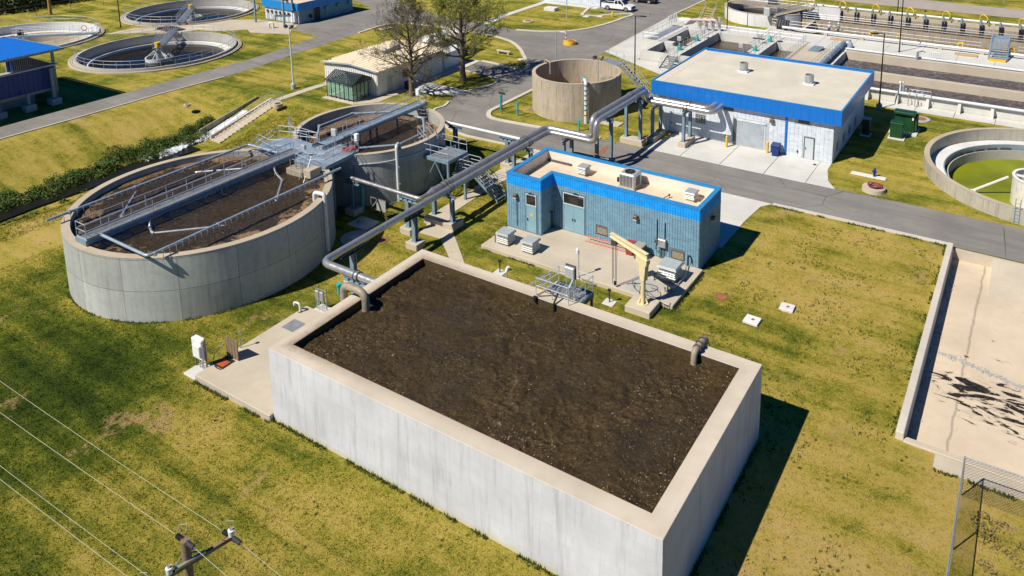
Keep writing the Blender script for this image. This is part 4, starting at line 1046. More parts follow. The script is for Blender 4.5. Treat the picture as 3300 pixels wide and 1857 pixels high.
# ================================================================== BLUE BLOCK BUILDING
def block_wall(parent, x0, y0, x1, y1, z0, z1, m, mm, holes=(), bw=.4, bh=.2, ribs=2, proud=.03, name='blocks', out=1):
    """coursed block facing: every block a small ribbed box standing proud of recessed joints; holes are (u0,u1,z0,z1)"""
    a, c = Vector((x0, y0, 0)), Vector((x1, y1, 0)); L = (c - a).length; d = (c - a) / L; nrm = Vector((d.y, -d.x, 0)) * out
    b = B(); rows = int(round((z1 - z0) / bh)); rw = bw / ribs
    cols = int(L / rw)
    rw = L / cols
    for r in range(rows):
        za, zb = z0 + bh * r + .007, min(z1, z0 + bh * (r + 1)) - .007
        for k in range(cols):
            ua, ub = k * rw + .012, (k + 1) * rw - .012
            if any(ub > h[0] and ua < h[1] and zb > h[2] and za < h[3] for h in holes): continue
            p = a + d * ua; q = a + d * ub; j = proud * random.uniform(.75, 1.2)
            e = nrm * j
            v = [(p.x, p.y, za), (q.x, q.y, za), (q.x, q.y, zb), (p.x, p.y, zb)]
            v2 = [(s[0] + e.x, s[1] + e.y, s[2]) for s in v]
            b.add(v + v2, [(4, 5, 6, 7), (0, 1, 5, 4), (1, 2, 6, 5), (2, 3, 7, 6), (3, 0, 4, 7)])
    return stuff(b.build(name, m, parent))
bb = thing('block_building', 'small blue ribbed block building with bright blue parapet band', 'building', (-26.5, 49.5, 0))
BX0, BX1, BY0, BY1, BYF, BXB, BZ = -34.2, -18.92, 48.22, 52.3, 46.55, -31.05, 4.72
foot = [(BX0, BYF), (BXB, BYF), (BXB, BY0), (BX1, BY0), (BX1, BY1), (BX0, BY1)]
cw_ = B(); T = .28
inner = [(BX0 + T, BYF + T), (BXB - T, BYF + T), (BXB - T, BY0 + T), (BX1 - T, BY0 + T), (BX1 - T, BY1 - T), (BX0 + T, BY1 - T)]
n = 6
v = [(x, y, -.1) for x, y in foot] + [(x, y, BZ) for x, y in foot] + [(x, y, BZ) for x, y in inner] + [(x, y, 3.7) for x, y in inner]
f = [(i, (i + 1) % n, (i + 1) % n + n, i + n) for i in range(n)] + [(n + i, n + (i + 1) % n, 2 * n + (i + 1) % n, 2 * n + i) for i in range(n)]
cw_.add(v, f).build('wall_core', M['mortar'], bb)
pw_ = B().add([(x, y, BZ - .001) for x, y in inner] + [(x, y, 3.7) for x, y in inner], [(i, (i + 1) % n, (i + 1) % n + n, i + n) for i in range(n)])
pw_.v = [(x + (.004 if x < -26 else -.004), y + (.004 if y < 50.2 else -.004), z) for x, y, z in pw_.v]
pw_.build('parapet_lining', M['cream_wall'], bb)
B().prism([(x, y) for x, y in inner], 3.5, 3.82).build('roof', M['roof_membrane'], bb)
O = .05
co = [(BX0 - O, BYF - O), (BXB + O, BYF - O), (BXB + O, BY0 - O), (BX1 + O, BY0 - O), (BX1 + O, BY1 + O), (BX0 - O, BY1 + O)]
ci = [(BX0 + T + .02, BYF + T + .02), (BXB - T - .02, BYF + T + .02), (BXB - T - .02, BY0 + T + .02), (BX1 - T - .02, BY0 + T + .02), (BX1 - T - .02, BY1 - T - .02), (BX0 + T + .02, BY1 - T - .02)]
v = [(x, y, BZ - .06) for x, y in co] + [(x, y, BZ + .05) for x, y in co] + [(x, y, BZ + .05) for x, y in ci] + [(x, y, BZ - .06) for x, y in ci]
f = []
for k in range(3): f += [(k * n + i, k * n + (i + 1) % n, (k + 1) * n + (i + 1) % n, (k + 1) * n + i) for i in range(n)]
B().add(v, f).build('coping', M['trim_blue'], bb)
Z0 = .32
block_wall(bb, BX0, BYF, BXB, BYF, Z0, BZ - .06, M['block_cb'], None, [(1.78, 2.76, Z0, 3.45)])
block_wall(bb, BXB, BYF, BXB, BY0, Z0, BZ - .06, M['block_cb'], None)
block_wall(bb, BXB, BY0, BX1, BY0, Z0, BZ - .06, M['block_cb'], None, [(.95, 2.9, Z0, 3.45), (3.85, 4.85, .75, 1.45), (10.05, 11.05, .55, 1.2)])
block_wall(bb, BX1, BY0, BX1, BY1, Z0 - .3, BZ - .06, M['block_cb'], None)
block_wall(bb, BX0, BY1, BX0, BYF, Z0 - .3, BZ - .06, M['block_cb'], None)
block_wall(bb, BX1, BY1, BX0, BY1, Z0 - .3, BZ - .06, M['block_cb'], None)
def door(parent, x0, x1, y, z0, z1, m, leaves=1, transom=None, sign=False, fm=None):
    """door in a wall facing -Y at y"""
    fm = fm or m
    b = B().box(x0, x0 + .06, y - .05, y + .05, z0, z1).box(x1 - .06, x1, y - .05, y + .05, z0, z1).box(x0 + .06, x1 - .06, y - .05, y + .05, z1 - .06, z1)
    fr = b.build('door_frame', fm, parent)
    w = (x1 - x0 - .12) / leaves
    for i in range(leaves):
        a = x0 + .06 + w * i
        d = B().box(a + .008, a + w - .008, y - .025, y + .02, z0 + .01, z1 - .065).build('door', m, parent)
        hx = a + .1 if (leaves == 1 or i == 1) else a + w - .1
        B().bar((hx, y - .06, z0 + .92), (hx, y - .06, z0 + 1.12), .05, .05).build('handle', M['dark'], d)
        for hz_ in (.25, 1.05, 1.85): B().box((a + w - .03) if (leaves == 1 or i == 1) else a + .008, (a + w - .008) if (leaves == 1 or i == 1) else a + .03, y - .032, y - .024, z0 + hz_, z0 + hz_ + .1).build('hinge', M['dark'], d)
        if sign: B().box(a + w * .38, a + w * .68, y - .03, y - .0255, z0 + 1.35, z0 + 1.55).build('yellow_sign', M['yellow'], d)
    if transom:
        g_ = B().box(x0 + .06, x1 - .06, y - .0, y + .02, z1 + .06, transom - .06).build('window_pane', M['dark_glass'], parent)
        B().box(x0, x1, y - .05, y + .05, z1 + .004, z1 + .06).box(x0, x1, y - .05, y + .05, transom - .06, transom).box(x0, x0 + .06, y - .05, y + .05, z1 + .06, transom - .06).box(x1 - .06, x1, y - .05, y + .05, z1 + .06, transom - .06).build('window_frame', M['grey_door'], parent)
door(bb, -32.42, -31.46, BYF - .01, Z0, 2.5, M['door_blue'], 1, 3.42, True)
door(bb, -30.08, -28.18, BY0 - .01, Z0, 2.5, M['door_blue'], 2, 3.42)
def louvre(parent, x0, x1, y, z0, z1, n=6):
    B().box(x0, x1, y + .03, y + .05, z0, z1).build('louvre_back', M['dark'], parent)
    fr = B().box(x0, x1, y - .05, y + .03, z0, z0 + .05).box(x0, x1, y - .05, y + .03, z1 - .05, z1).box(x0, x0 + .05, y - .05, y + .03, z0 + .05, z1 - .05).box(x1 - .05, x1, y - .05, y + .03, z0 + .05, z1 - .05).build('louvre_frame', M['brown_box'], parent)
    for i in range(n): zc = z0 + .05 + (z1 - z0 - .1) * (i + .5) / n; B().bar((x0 + .05, y - .01, zc), (x1 - .05, y - .01, zc), .05, .018).build('slat', M['woodpale'], fr)
louvre(bb, -27.2, -26.2, BY0 - .0, .75, 1.42)
louvre(bb, -21.0, -20.0, BY0 - .0, .52, 1.18)
def wall_light(parent, x, y, z, rz=0):
    p = B().bbox(-.16, .16, -.34, -.06, -.02, .24, .03).mesh('wall_light', M['brown_box'])
    o = ob('wall_light', p, parent, (x, y, z), rz); B_ = B().box(-.13, .13, -.32, -.08, -.1, -.02).mesh('lens', M['white'])
    ob('lens', B_, o, (0, 0, 0), 0, local=True)
wall_light(bb, -33.3, BYF, 3.0); wall_light(bb, -23.8, BY0, 2.9); wall_light(bb, BX1 + 0.0, 50.4, 3.1, R(90))
B().cyl((-33.25, BYF - .06, .55), (-33.25, BYF - .06, 3.0), .025, 6).build('conduit', M['dark'], bb)
for x in (-31.95, -28.95): B().tube([(x - .2, BY0 - .08 if x > -30 else BYF - .08, 3.48), (x, BY0 - .15 if x > -30 else BYF - .15, 3.62), (x + .22, BY0 - .08 if x > -30 else BYF - .08, 3.48)], .04, 6).build('door_lamp', M['dark'], bb)
eb = B().bbox(-21.95, -21.35, BY0 - .3, BY0 - .04, 1.25, 1.85, .03).build('electric_box', M['steel'], bb)
B().bbox(-22.25, -22.02, BY0 - .2, BY0 - .04, 1.4, 1.7, .02).build('switch_box', M['galv_dark'], bb)
for x, z in ((-22.12, 3.15), (-21.5, 3.05)): B().tube([(x, BY0 - .07, 1.7), (x, BY0 - .07, z), (x, BY0 - .02, z + .05)], .035, 6).build('conduit', M['dark'], bb)
for x in (-21.85, -21.75, -21.6, -21.5): B().cyl((x, BY0 - .1, .3), (x, BY0 - .1, 1.3), .022, 6).build('conduit', M['galv_dark'], bb)
B().tube([(-22.15, BY0 - .08, 1.4), (-22.2, BY0 - .1, .9), (-22.0, BY0 - .1, .7), (-21.9, BY0 - .1, .9)], .02, 6).build('cable', M['dark'], bb)
B().tube([(-19.7, BY0 - .1, .32), (-19.7, BY0 - .1, 1.1), (-19.5, BY0 - .12, 1.15), (-19.4, BY0 - .12, .9), (-19.4, BY0 - .12, .6)], .035, 6).build('hose_bib', M['dark'], bb)
B().tube([(BXB + .12, 47.9, .32), (BXB + .12, 47.9, 1.75)], .05, 6).build('stand_pipe', M['dark'], bb)
B().bar((BXB + .0, 47.6, 1.75), (BXB + .35, 47.9, 1.75), .05, .04).build('bracket', M['dark'], bb)
B().box(BX0, BX0 + .02, 47, 47.1, 0, .1).build('scupper', M['dark'], bb)
B().box(-33.85, -31.6, 51.85, 51.97, 3.83, 3.98).build('roof_kerb', M['galv_dark'], bb)
# cooling gear on the roof
def louvred_vent(x, y, z, w, d, h, label, base=True, rows=4, grp=None, cables=False):
    t = thing('air_vent', label, 'vent', (x, y, z), grp)
    if base: B().box(x - w * .34, x + w * .34, y - d * .34, y + d * .34, z, z + h * .35).build('curb', M['vent'], t)
    zb = z + (h * .28 if base else .12); hh = z + h - zb
    for i in range(rows):
        k = .5 - .02 * i; B().bbox(x - w * (k - .03), x + w * (k - .03), y - d * (k - .03), y + d * (k - .03), zb + hh * i / (rows + 1) + .01, zb + hh * (i + .78) / (rows + 1), .015).build('louvre_tier', M['vent'], t)
    B().box(x - w * .36, x + w * .36, y - d * .36, y + d * .36, zb, zb + hh * .86).build('core', M['galv_dark'], t)
    B().add([(x - w * .52, y - d * .52, zb + hh * .8), (x + w * .52, y - d * .52, zb + hh * .8), (x + w * .52, y + d * .52, zb + hh * .8), (x - w * .52, y + d * .52, zb + hh * .8),
             (x - w * .46, y - d * .46, z + h), (x + w * .46, y - d * .46, z + h), (x + w * .46, y + d * .46, z + h), (x - w * .46, y + d * .46, z + h)],
            [(0, 3, 2, 1), (4, 5, 6, 7), (0, 1, 5, 4), (1, 2, 6, 5), (2, 3, 7, 6), (3, 0, 4, 7)]).build('lid', M['vent'], t)
    if not base:
        for sx in (-1, 1):
            for sy in (-1, 1): B().cyl((x + sx * w * .35, y + sy * d * .35, z), (x + sx * w * .35, y + sy * d * .35, z + .14), .03, 6).build('foot', M['dark'], t)
    if cables:
        B().tube([(x - w * .5, y - d * .3, z + .5), (x - w * .62, y - d * .45, z + .3), (x - w * .55, y - d * .6, z + .02)], .035, 6).build('cable', M['dark'], t)
    return t
louvred_vent(-29.9, 51.0, 3.82, .85, .95, .75, 'louvred roof vent nearest the bay end of the blue block building')
louvred_vent(-20.75, 51.1, 3.82, .85, .95, .75, 'louvred roof vent at the right end of the blue block building roof')
ac = thing('roof_cooling_unit', 'square pale cooling unit with round fan on the blue block building roof', 'air conditioner', (-25.7, 50.9, 3.82))
B().box(-26.4, -25.0, 50.2, 51.6, 3.82, 3.95).build('base', M['woodpale'], ac)
B().bbox(-26.35, -25.05, 50.25, 51.55, 3.95, 5.05, .06).build('casing', M['vent'], ac)
B().ring(-25.7, 50.85, .30, .40, 5.05, 5.10, 28).build('fan_ring', M['dark'], ac)
B().disc(-25.7, 50.85, .30, 5.056, 24).build('fan_opening', M['dark'], ac)
fb = B()
for k in range(4):
    a = k * math.pi / 2; c_, s_ = math.cos(a), math.sin(a)
    fb.add([(-25.7 + .05 * c_, 50.85 + .05 * s_, 5.062), (-25.7 + .28 * math.cos(a - .3), 50.85 + .28 * math.sin(a - .3), 5.062), (-25.7 + .28 * math.cos(a + .3), 50.85 + .28 * math.sin(a + .3), 5.078)], [(0, 1, 2)])
fb.cyl((-25.7, 50.85, 5.06), (-25.7, 50.85, 5.09), .06, 10)
fb.build('fan_blades', M['galv_dark'], ac)
for i in range(9): B().box(-26.25 + .12 * i, -26.19 + .12 * i, 50.232, 50.25, 4.05, 4.9).build('grille_slat', M['galv_dark'], ac)
B().bbox(-26.55, -26.36, 50.3, 50.5, 4.25, 4.6, .02).build('isolator', M['dark'], ac)
B().box(-25.05, -25.03, 50.6, 51.2, 4.1, 4.8).build('access_panel', M['galv_dark'], ac)
rp_ = thing('roof_rod', 'thin black rod on a stand on the block building roof', 'rod', (-22.6, 50.4, 3.82))
B().tube([(-22.7, 49.6, 3.9), (-22.3, 50.6, 4.05), (-22.3, 50.6, 3.82)], .03, 6).build('rod', M['dark'], rp_); B().cyl((-22.3, 50.6, 4.0), (-22.3, 50.6, 4.12), .07, 8).build('knob', M['dark'], rp_)

# ---- raised yard slab and what stands on it
ys_ = thing('yard_slab', 'raised tan concrete slab in front of the blue block building', 'concrete pad', (-26, 45.5, 0))
B().bbox(-34.15, -18.58, 43.05, 46.5, -.2, .30, .03).build('slab', M['conc_slab'], ys_)
B().box(-31.0, -18.58, 46.5, 48.2, -.2, .297).build('slab', M['conc_slab'], ys_)
B().bbox(-21.2, -19.42, 41.35, 43.02, -.2, .45, .03).build('crane_base', M['conc_slab'], ys_)
B().box(-22.3, -20.0, 43.2, 45.2, .298, .306).build('patch', M['conc_grey'], ys_)
louvred_vent(-32.75, 44.3, .30, 1.15, 1.1, .95, 'louvred ground vent at the bay end of the yard slab', False, 5)
louvred_vent(-30.45, 44.2, .30, 1.1, 1.1, .95, 'louvred ground vent second along the yard slab', False, 5)
louvred_vent(-20.1, 46.0, .30, 1.45, 1.35, 1.15, 'largest louvred vent beside the crane at the end of the yard slab', True, 5, None, True)
hp = thing('hook_pipe', 'small dark hooked pipe beside the first ground vent', 'pipe', (-33.4, 43.9, .3))
B().tube([(-33.45, 43.9, .3), (-33.45, 43.9, 1.2), (-33.65, 43.85, 1.2), (-33.65, 43.85, 1.1)], .035, 6).build('pipe', M['dark'], hp)
jc = thing('jib_crane', 'cream painted jib crane with hanging chains at the edge of the yard slab', 'crane', (-20.3, 42.2, .45))
B().cyl((-20.3, 42.2, .45), (-20.3, 42.2, 3.0), .17, 16, .15).build('mast', M['cream'], jc, True)
B().cyl((-20.3, 42.2, .45), (-20.3, 42.2, .50), .38, 16).build('base_plate', M['cream'], jc)
for k in range(6):
    a = k * math.pi / 3; B().add([(-20.3 + .15 * math.cos(a), 42.2 + .15 * math.sin(a), .5), (-20.3 + .36 * math.cos(a), 42.2 + .36 * math.sin(a), .5), (-20.3 + .15 * math.cos(a), 42.2 + .15 * math.sin(a), .95),
             (-20.3 + .15 * math.cos(a) + .02, 42.2 + .15 * math.sin(a) + .02, .5), (-20.3 + .36 * math.cos(a) + .02, 42.2 + .36 * math.sin(a) + .02, .5), (-20.3 + .15 * math.cos(a) + .02, 42.2 + .15 * math.sin(a) + .02, .95)],
            [(0, 1, 2), (5, 4, 3), (0, 3, 4, 1), (1, 4, 5, 2), (2, 5, 3, 0)]).build('gusset', M['cream'], jc)
hd = Vector((-23.05, 43.15, 0)) - Vector((-20.3, 42.2, 0)); hd.normalize(); nd = Vector((-hd.y, hd.x, 0))
c0 = Vector((-20.3, 42.2, 0))
def slabpoly(pts, w):
    b = B(); k = len(pts); v = []
    for s in (-1, 1): v += [tuple(c0 + hd * u + nd * w * s / 2 + Vector((0, 0, z))) for u, z in pts]
    f = [tuple(range(k)), tuple(range(2 * k - 1, k - 1, -1))] + [(i, i + k, (i + 1) % k + k, (i + 1) % k) for i in range(k)]
    return b.add(v, f)
slabpoly([(-.22, 2.1), (.15, 2.1), (.28, 3.15), (.55, 3.2), (.55, 3.62), (-.42, 3.62), (-.42, 3.3), (-.32, 3.2)], .34).build('head_bracket', M['cream'], jc)
slabpoly([(-.35, 3.62), (3.1, 3.92), (3.1, 4.1), (-.35, 3.98)], .12).build('jib_web', M['cream'], jc)
slabpoly([(-.35, 3.98), (3.1, 4.10), (3.1, 4.13), (-.35, 4.01)], .30).build('jib_top_flange', M['cream'], jc)
slabpoly([(-.35, 3.58), (3.1, 3.88), (3.1, 3.92), (-.35, 3.62)], .30).build('jib_bottom_flange', M['cream'], jc)
tp = c0 + hd * 2.75
B().bbox(tp.x - .2, tp.x + .2, tp.y - .16, tp.y + .16, 3.45, 3.82, .03).build('hoist', M['galv_dark'], jc)
for k, (dx, zz) in enumerate(((-.16, .5), (-.08, .9), (.06, .6), (.15, .45))): B().cyl((tp.x + dx, tp.y + .03 * k, 3.5), (tp.x + dx * .8, tp.y + .03 * k, zz), .018, 6).build('chain', M['galv_dark'], jc)
B().cyl((tp.x + .06, tp.y, .5), (tp.x + .06, tp.y, .72), .09, 8).build('hook_block', M['dark'], jc)
for k in range(3):
    cpt = [(-20.5 - 2.2 * math.sin(i * .5 + k) * .35 - .1 * i * (k - 1), 43.4 + .35 * k + .5 * math.sin(i * .55 + k * 2), .33) for i in range(12)]
    B().tube(cpt, .02, 6).build('cable', M['hose'], jc)
B().tube([(-20.45, 42.1, 1.6), (-20.7, 42.5, .8), (-20.9, 43.2, .35), (-21.6, 43.6, .34), (-22.0, 43.9, .6), (-21.7, 44.1, .4)], .022, 6, .2).build('cable', M['hose'], jc)
def bin_(x, y, z, body, lid, label, s=1.0, rz=0):
    t = thing('wheelie_bin', label, 'bin', (x, y, z), None, rz)
    k = s
    B().add([(-.26 * k, -.28 * k, 0), (.26 * k, -.28 * k, 0), (.26 * k, .28 * k, 0), (-.26 * k, .28 * k, 0), (-.33 * k, -.37 * k, .92 * k), (.33 * k, -.37 * k, .92 * k), (.33 * k, .37 * k, .92 * k), (-.33 * k, .37 * k, .92 * k)],
            [(0, 3, 2, 1), (4, 5, 6, 7), (0, 1, 5, 4), (1, 2, 6, 5), (2, 3, 7, 6), (3, 0, 4, 7)]).build('body', M[body], t).location = (0, 0, 0)
    o_ = B().bbox(-.37 * k, .37 * k, -.42 * k, .42 * k, .93 * k, 1.02 * k, .03).build('lid', M[lid], t); o_.location = (0, 0, 0)
    o_ = B().box(-.36 * k, .36 * k, -.40 * k, .40 * k, .86 * k, .925 * k).build('rim', M[body], t); o_.location = (0, 0, 0)
    for sx in (-1, 1): o_ = B().cyl((sx * .3 * k, .3 * k, .12 * k), (sx * .24 * k, .3 * k, .12 * k), .12 * k, 12).build('wheel', M['rubber'], t); o_.location = (0, 0, 0)
    o_ = B().bar((-.25 * k, .43 * k, .95 * k), (.25 * k, .43 * k, .95 * k), .04).build('handle', M[body], t); o_.location = (0, 0, 0)
    return t
bin_(-23.95, 47.55, .30, 'red', 'red', 'red wheelie bin against the block building wall', .9, R(3))
bin_(-23.1, 47.35, .30, 'green_bin', 'grey_bin', 'green wheelie bin with grey lid next to the red one', 1.05, R(-4))
lad = thing('ladder', 'pink red ladder lying along the foot of the block building', 'ladder', (-26, 47.6, .3))
for y, z in ((47.45, .33), (47.7, .62)): B().bar((-27.7, y, z), (-24.3, y + .1, z), .05, .09).build('rail', plain('faded_pink_red', (.55, .16, .14), .6), lad)
for i in range(10): B().cyl((-27.5 + .34 * i, 47.46 + .01 * i, .34), (-27.5 + .34 * i, 47.7 + .01 * i, .62), .02, 6).build('rung', M['brown_box'], lad)
lp = thing('yard_lamp', 'small white globe lamp on a thin post at the slab edge', 'lamp', (-25.6, 43.0, 0))
B().cyl((-25.62, 43.0, 0), (-25.62, 43.0, 2.3), .035, 8).build('post', M['rail'], lp)
B().cyl((-25.7, 43.0, 2.05), (-25.7, 43.0, 2.3), .13, 12, .09).build('globe', M['white_pipe'], lp, True)
B().cyl((-25.7, 43.0, 2.3), (-25.7, 43.0, 2.42), .14, 12, .05).build('cap', M['white'], lp, True)
l2 = thing('yard_lamp', 'small white swivel lamp on a thin post behind the sludge tank wall', 'lamp', (-27.9, 38.9, 0))
B().cyl((-28.15, 38.1, 0), (-28.15, 38.1, 2.5), .035, 8).build('post', M['rail'], l2); B().cyl((-28.1, 38.05, 2.5), (-28.0, 38.05, 2.8), .14, 12, .1).build('globe', M['white'], l2, True)
for x, y, lab in ((-30.9, 41.0, 'dark valve post on a small white plate left of the yard slab'), (-22.5, 41.7, 'dark valve post on a small white plate beside the crane')):
    t = thing('valve_post', lab, 'valve post', (x, y, 0))
    B().bbox(x - .4, x + .4, y - .35, y + .35, -.05, .06, .015).build('plate', M['conc_new'], t)
    B().cyl((x, y, .06), (x, y, .95), .04, 8).build('stem', M['navy'] if x > -25 else M['dark'], t); B().box(x - .1, x + .1, y - .05, y + .05, .85, 1.0).build('head', M['dark'], t)
vb = thing('ground_valves', 'cluster of small grey valves on the slab behind the crane', 'valves', (-19.4, 44.5, .3))
for k in range(4): B().cyl((-19.7 + .16 * k, 44.3 + .1 * k, .3), (-19.7 + .16 * k, 44.3 + .1 * k, .62 + .08 * (k % 2)), .06, 8).build('valve', M['steel'], vb)
B().tube([(-19.6, 44.2, .42), (-19.3, 44.9, .42), (-19.2, 46.6, .42), (-19.7, 47.9, .6)], .045, 8).build('feed_pipe', M['steel'], vb)

# ---- sampling platform on the far wall of the sludge tank
sp_ = thing('sampling_platform', 'steel platform with railings and stairs on the far wall of the sludge tank', 'platform', (-22.3, 36, 0))
B().box(-23.45, -21.0, 35.07, 35.17, 3.45, 3.75).box(-23.45, -21.0, 36.9, 37.0, 3.45, 3.75).box(-23.45, -23.35, 35.17, 36.9, 3.45, 3.75).box(-21.1, -21.0, 35.17, 36.9, 3.45, 3.75).build('frame', M['darkblue'], sp_)
for i in range(11): B().box(-23.35 + .205 * i, -23.2 + .205 * i, 35.17, 36.9, 3.70, 3.74).build('deck_plank', M['steel'], sp_)
for x in (-23.35, -21.1): B().box(x - .06, x + .06, 36.85, 36.97, 0, 3.45).build('leg', M['darkblue'], sp_)
railing(sp_, [(-23.4, 36.0, 3.75), (-23.4, 34.45, 4.2), (-21.2, 34.45, 4.2), (-21.05, 35.2, 3.75), (-21.05, 36.95, 3.75), (-23.4, 36.95, 3.75)], M['rail'], 1.07, 1.1)
for i in range(14): B().box(-23.75 - .29 * i, -23.47 - .29 * i, 36.1, 36.95, 3.5 - .25 * i, 3.54 - .25 * i).build('tread', M['steel'], sp_)
for y in (36.05, 37.0):
    B().bar((-23.45, y, 3.65), (-27.6, y, .05), .05, .22).build('stringer', M['rail'], sp_); railing(sp_, [(-23.45, y, 3.7), (-27.6, y, .1)], M['rail'], 1.0, 1.3)
B().bbox(-22.25, -21.65, 35.75, 35.95, 5.0, 5.65, .03).build('control_panel', M['vent'], sp_)
B().box(-22.3, -21.6, 35.95, 35.98, 4.9, 5.75).build('panel_back', M['galv_dark'], sp_)
for x in (-22.2, -21.7): B().bar((x, 35.9, 3.74), (x, 35.9, 5.1), .05).build('stand_leg', M['steel'], sp_)
B().tube([(-23.2, 34.3, 4.3), (-22.6, 34.5, 4.75), (-22.4, 34.75, 4.3)], .06, 8).build('davit', M['wood'], sp_)
B().cyl((-23.25, 34.12, 4.0), (-23.25, 34.12, 4.28), .13, 10).build('float', M['dark'], sp_, True)
B().tube([(-22.0, 34.6, 4.6), (-21.95, 34.1, 4.3), (-21.95, 34.05, 3.4)], .06, 8).build('sampling_hose', M['dark'], sp_)
B().tube([(-21.7, 35.8, 5.0), (-21.75, 35.4, 4.6), (-21.6, 35.3, 3.8)], .06, 8).build('conduit', M['pipe_blue'], sp_)

# ---- small covers and manholes on the lawn
def manhole(x, y, r, h, label, ring='conc_slab', lid='redbrown', n=28, off=0):
    t = thing('manhole', label, 'manhole', (x, y, 0))
    B().cyl((x, y, -.1), (x, y, h), r, n, r * .97).build('collar', M[ring], t, True)
    B().cyl((x + off, y, h), (x + off, y, h + .025), r * .6, n).build('lid', M[lid], t, True)
    return t
def flat_lid(x, y, r, label, m='redbrown'):
    t = thing('manhole', label, 'manhole', (x, y, 0))
    B().cyl((x, y, -.1), (x, y, .03), r, 26).build('lid', M[m], t, True); B().ring(x, y, r * .86, r * .92, .03, .036, 26).build('rim', M['galv_dark'], t)
    return t
def square_cover(x, y, w, d, h, label, ang=0, plug=True, m='white'):
    t = thing('access_cover', label, 'cover', (x, y, 0), None, ang)
    o_ = B().bbox(-w, w, -d, d, -.1, h, .02).build('slab', M['conc_white'], t); o_.location = (0, 0, 0)
    if plug: o_ = B().cyl((.05, 0, h), (.05, 0, h + .012), .11, 14).build('plug', M['redbrown'], t); o_.location = (0, 0, 0)
    return t
square_cover(-12.25, 47.0, .45, .4, .16, 'white square cover with a rust plug farther from the sludge tank', R(3))
square_cover(-13.75, 44.5, .48, .42, .16, 'white square cover with a rust plug nearer the sludge tank', R(-2))
flat_lid(-16.4, 46.1, .42, 'red brown flush lid in the lawn right of the yard slab')
flat_lid(-41.4, 41.35 - 1.2, .5, 'red brown flush lid beside the back corner of the sludge tank')
flat_lid(-12.0, 39.6, .42, 'brown flush lid in dry grass behind the right end of the sludge tank', 'wood')
mh = thing('vault_cover', 'large round pale concrete vault cover in the lawn by the round tanks', 'cover', (-43.5, 39, 0))
B().cyl((-43.3, 39.3, -.1), (-43.3, 39.3, .12), 1.15, 40).build('lid', M['conc_grey'], mh, True)
B().box(-43.7, -42.9, 38.9, 39.6, .12, .135).build('hatch', M['conc_new'], mh)
flat_lid(-45.4, 45.2 - .3, .55, 'dark grey flush lid on concrete at the foot of the smaller round tank', 'galv_dark')
cs = thing('hose_station', 'white sign panel on a steel frame in the shade between the round tanks', 'sign panel', (-44.5, 41, 0))
B().bbox(-45.6, -43.6, 40.6, 42.2, -.05, .08, .02).build('base', M['conc_new'], cs)
for x in (-44.9, -43.3): B().bar((x, 42.6, .0), (x, 42.6, 1.75), .06).build('leg', M['wood'], cs)
B().box(-44.3, -43.3, 42.58, 42.62, .75, 1.7).build('panel', M['vent'], cs)
B().bar((-44.9, 42.55, .75), (-44.2, 42.55, 1.6), .05).build('brace', M['vent'], cs)
for z in (.75, 1.72): B().bar((-44.9, 42.6, z), (-43.3, 42.6, z), .05).build('crossbar', M['wood'], cs)
for k in range(5): B().cyl((-44.1 + .17 * k, 42.6, 0), (-44.1 + .17 * k, 42.6, .8), .025, 6).build('conduit', M['dark'], cs)
B().cyl((-44.9, 41.4, .08), (-44.9, 41.4, .4), .3, 16).build('drum', M['pipe_blue'], cs, True)
# ================================================================== LARGE BUILDING WITH DEEP BLUE FASCIA
lb = thing('process_building', 'large pale block building with wide flat roof and deep blue fascia', 'building', (-24, 79, 0))
LX0, LX1, LY0, LY1 = -33.2, -15.4, 72.3, 86.4
FX0, FX1, FY0, FY1, FZ0, FZ1 = -33.95, -14.65, 71.85, 86.9, 3.95, 5.4
B().box(LX0, LX1, LY0, LY1, -.1, 4.6).build('wall_core', M['mortar_pale'], lb)
hl = [(4.1 - .05, 4.95 + .2, 1.55, 2.5), (1.3, 2.6, .1, 2.25), (8.15, 11.45, .1, 2.75), (15.15, 16.15, .1, 2.2), (6.95, 8.0, 3.45, 3.75), (14.5, 15.6, 3.45, 3.75)]
block_wall(lb, LX0, LY0, LX1, LY0, .06, 4.5, M['block_big'], None, hl, ribs=1, proud=.018)
block_wall(lb, LX1, LY0, LX1, LY1, .06, 4.5, M['block_big'], None, [(1.5 + 2.6 * i, 2.3 + 2.6 * i, .7, 1.5) for i in range(4)], ribs=1, proud=.018)
block_wall(lb, LX0, LY1, LX0, LY0, .06, 4.5, M['block_big'], None, ribs=1, proud=.018)
for i in range(4): B().box(LX1 - .02, LX1 + .012, LY0 + 1.5 + 2.6 * i, LY0 + 2.3 + 2.6 * i, .7, 1.5).build('side_louvre', M['bluesteel'], lb)
# fascia built of separate sheets
npn = 26
for i in range(npn):
    a = FX0 + (FX1 - FX0) * i / npn; c_ = FX0 + (FX1 - FX0) * (i + 1) / npn
    B().box(a + .006, c_ - .006, FY0, FY0 + .06, FZ0, FZ1).build('fascia_sheet', M['fascia'], lb)
for i in range(20):
    a = FY0 + .06 + (FY1 - FY0 - .06) * i / 20; c_ = FY0 + .06 + (FY1 - FY0 - .06) * (i + 1) / 20
    B().box(FX1 - .06, FX1, a + .006, c_ - .006, FZ0, FZ1).build('fascia_sheet', M['fascia'], lb)
    B().box(FX0, FX0 + .06, a + .006, c_ - .006, FZ0, FZ1).build('fascia_sheet', M['fascia'], lb)
B().box(FX0 + .07, FX1 - .07, FY1 - .06, FY1, FZ0, FZ1).build('fascia_back', M['fascia'], lb)
B().box(FX0 + .06, FX1 - .06, FY0 + .062, FY1 - .06, FZ0 + .02, FZ0 + .08).build('soffit', M['steel'], lb)
B().box(FX0 + .06, FX1 - .06, FY0 + .065, FY1 - .065, 4.7, 5.12).build('roof', M['roof_pale'], lb)
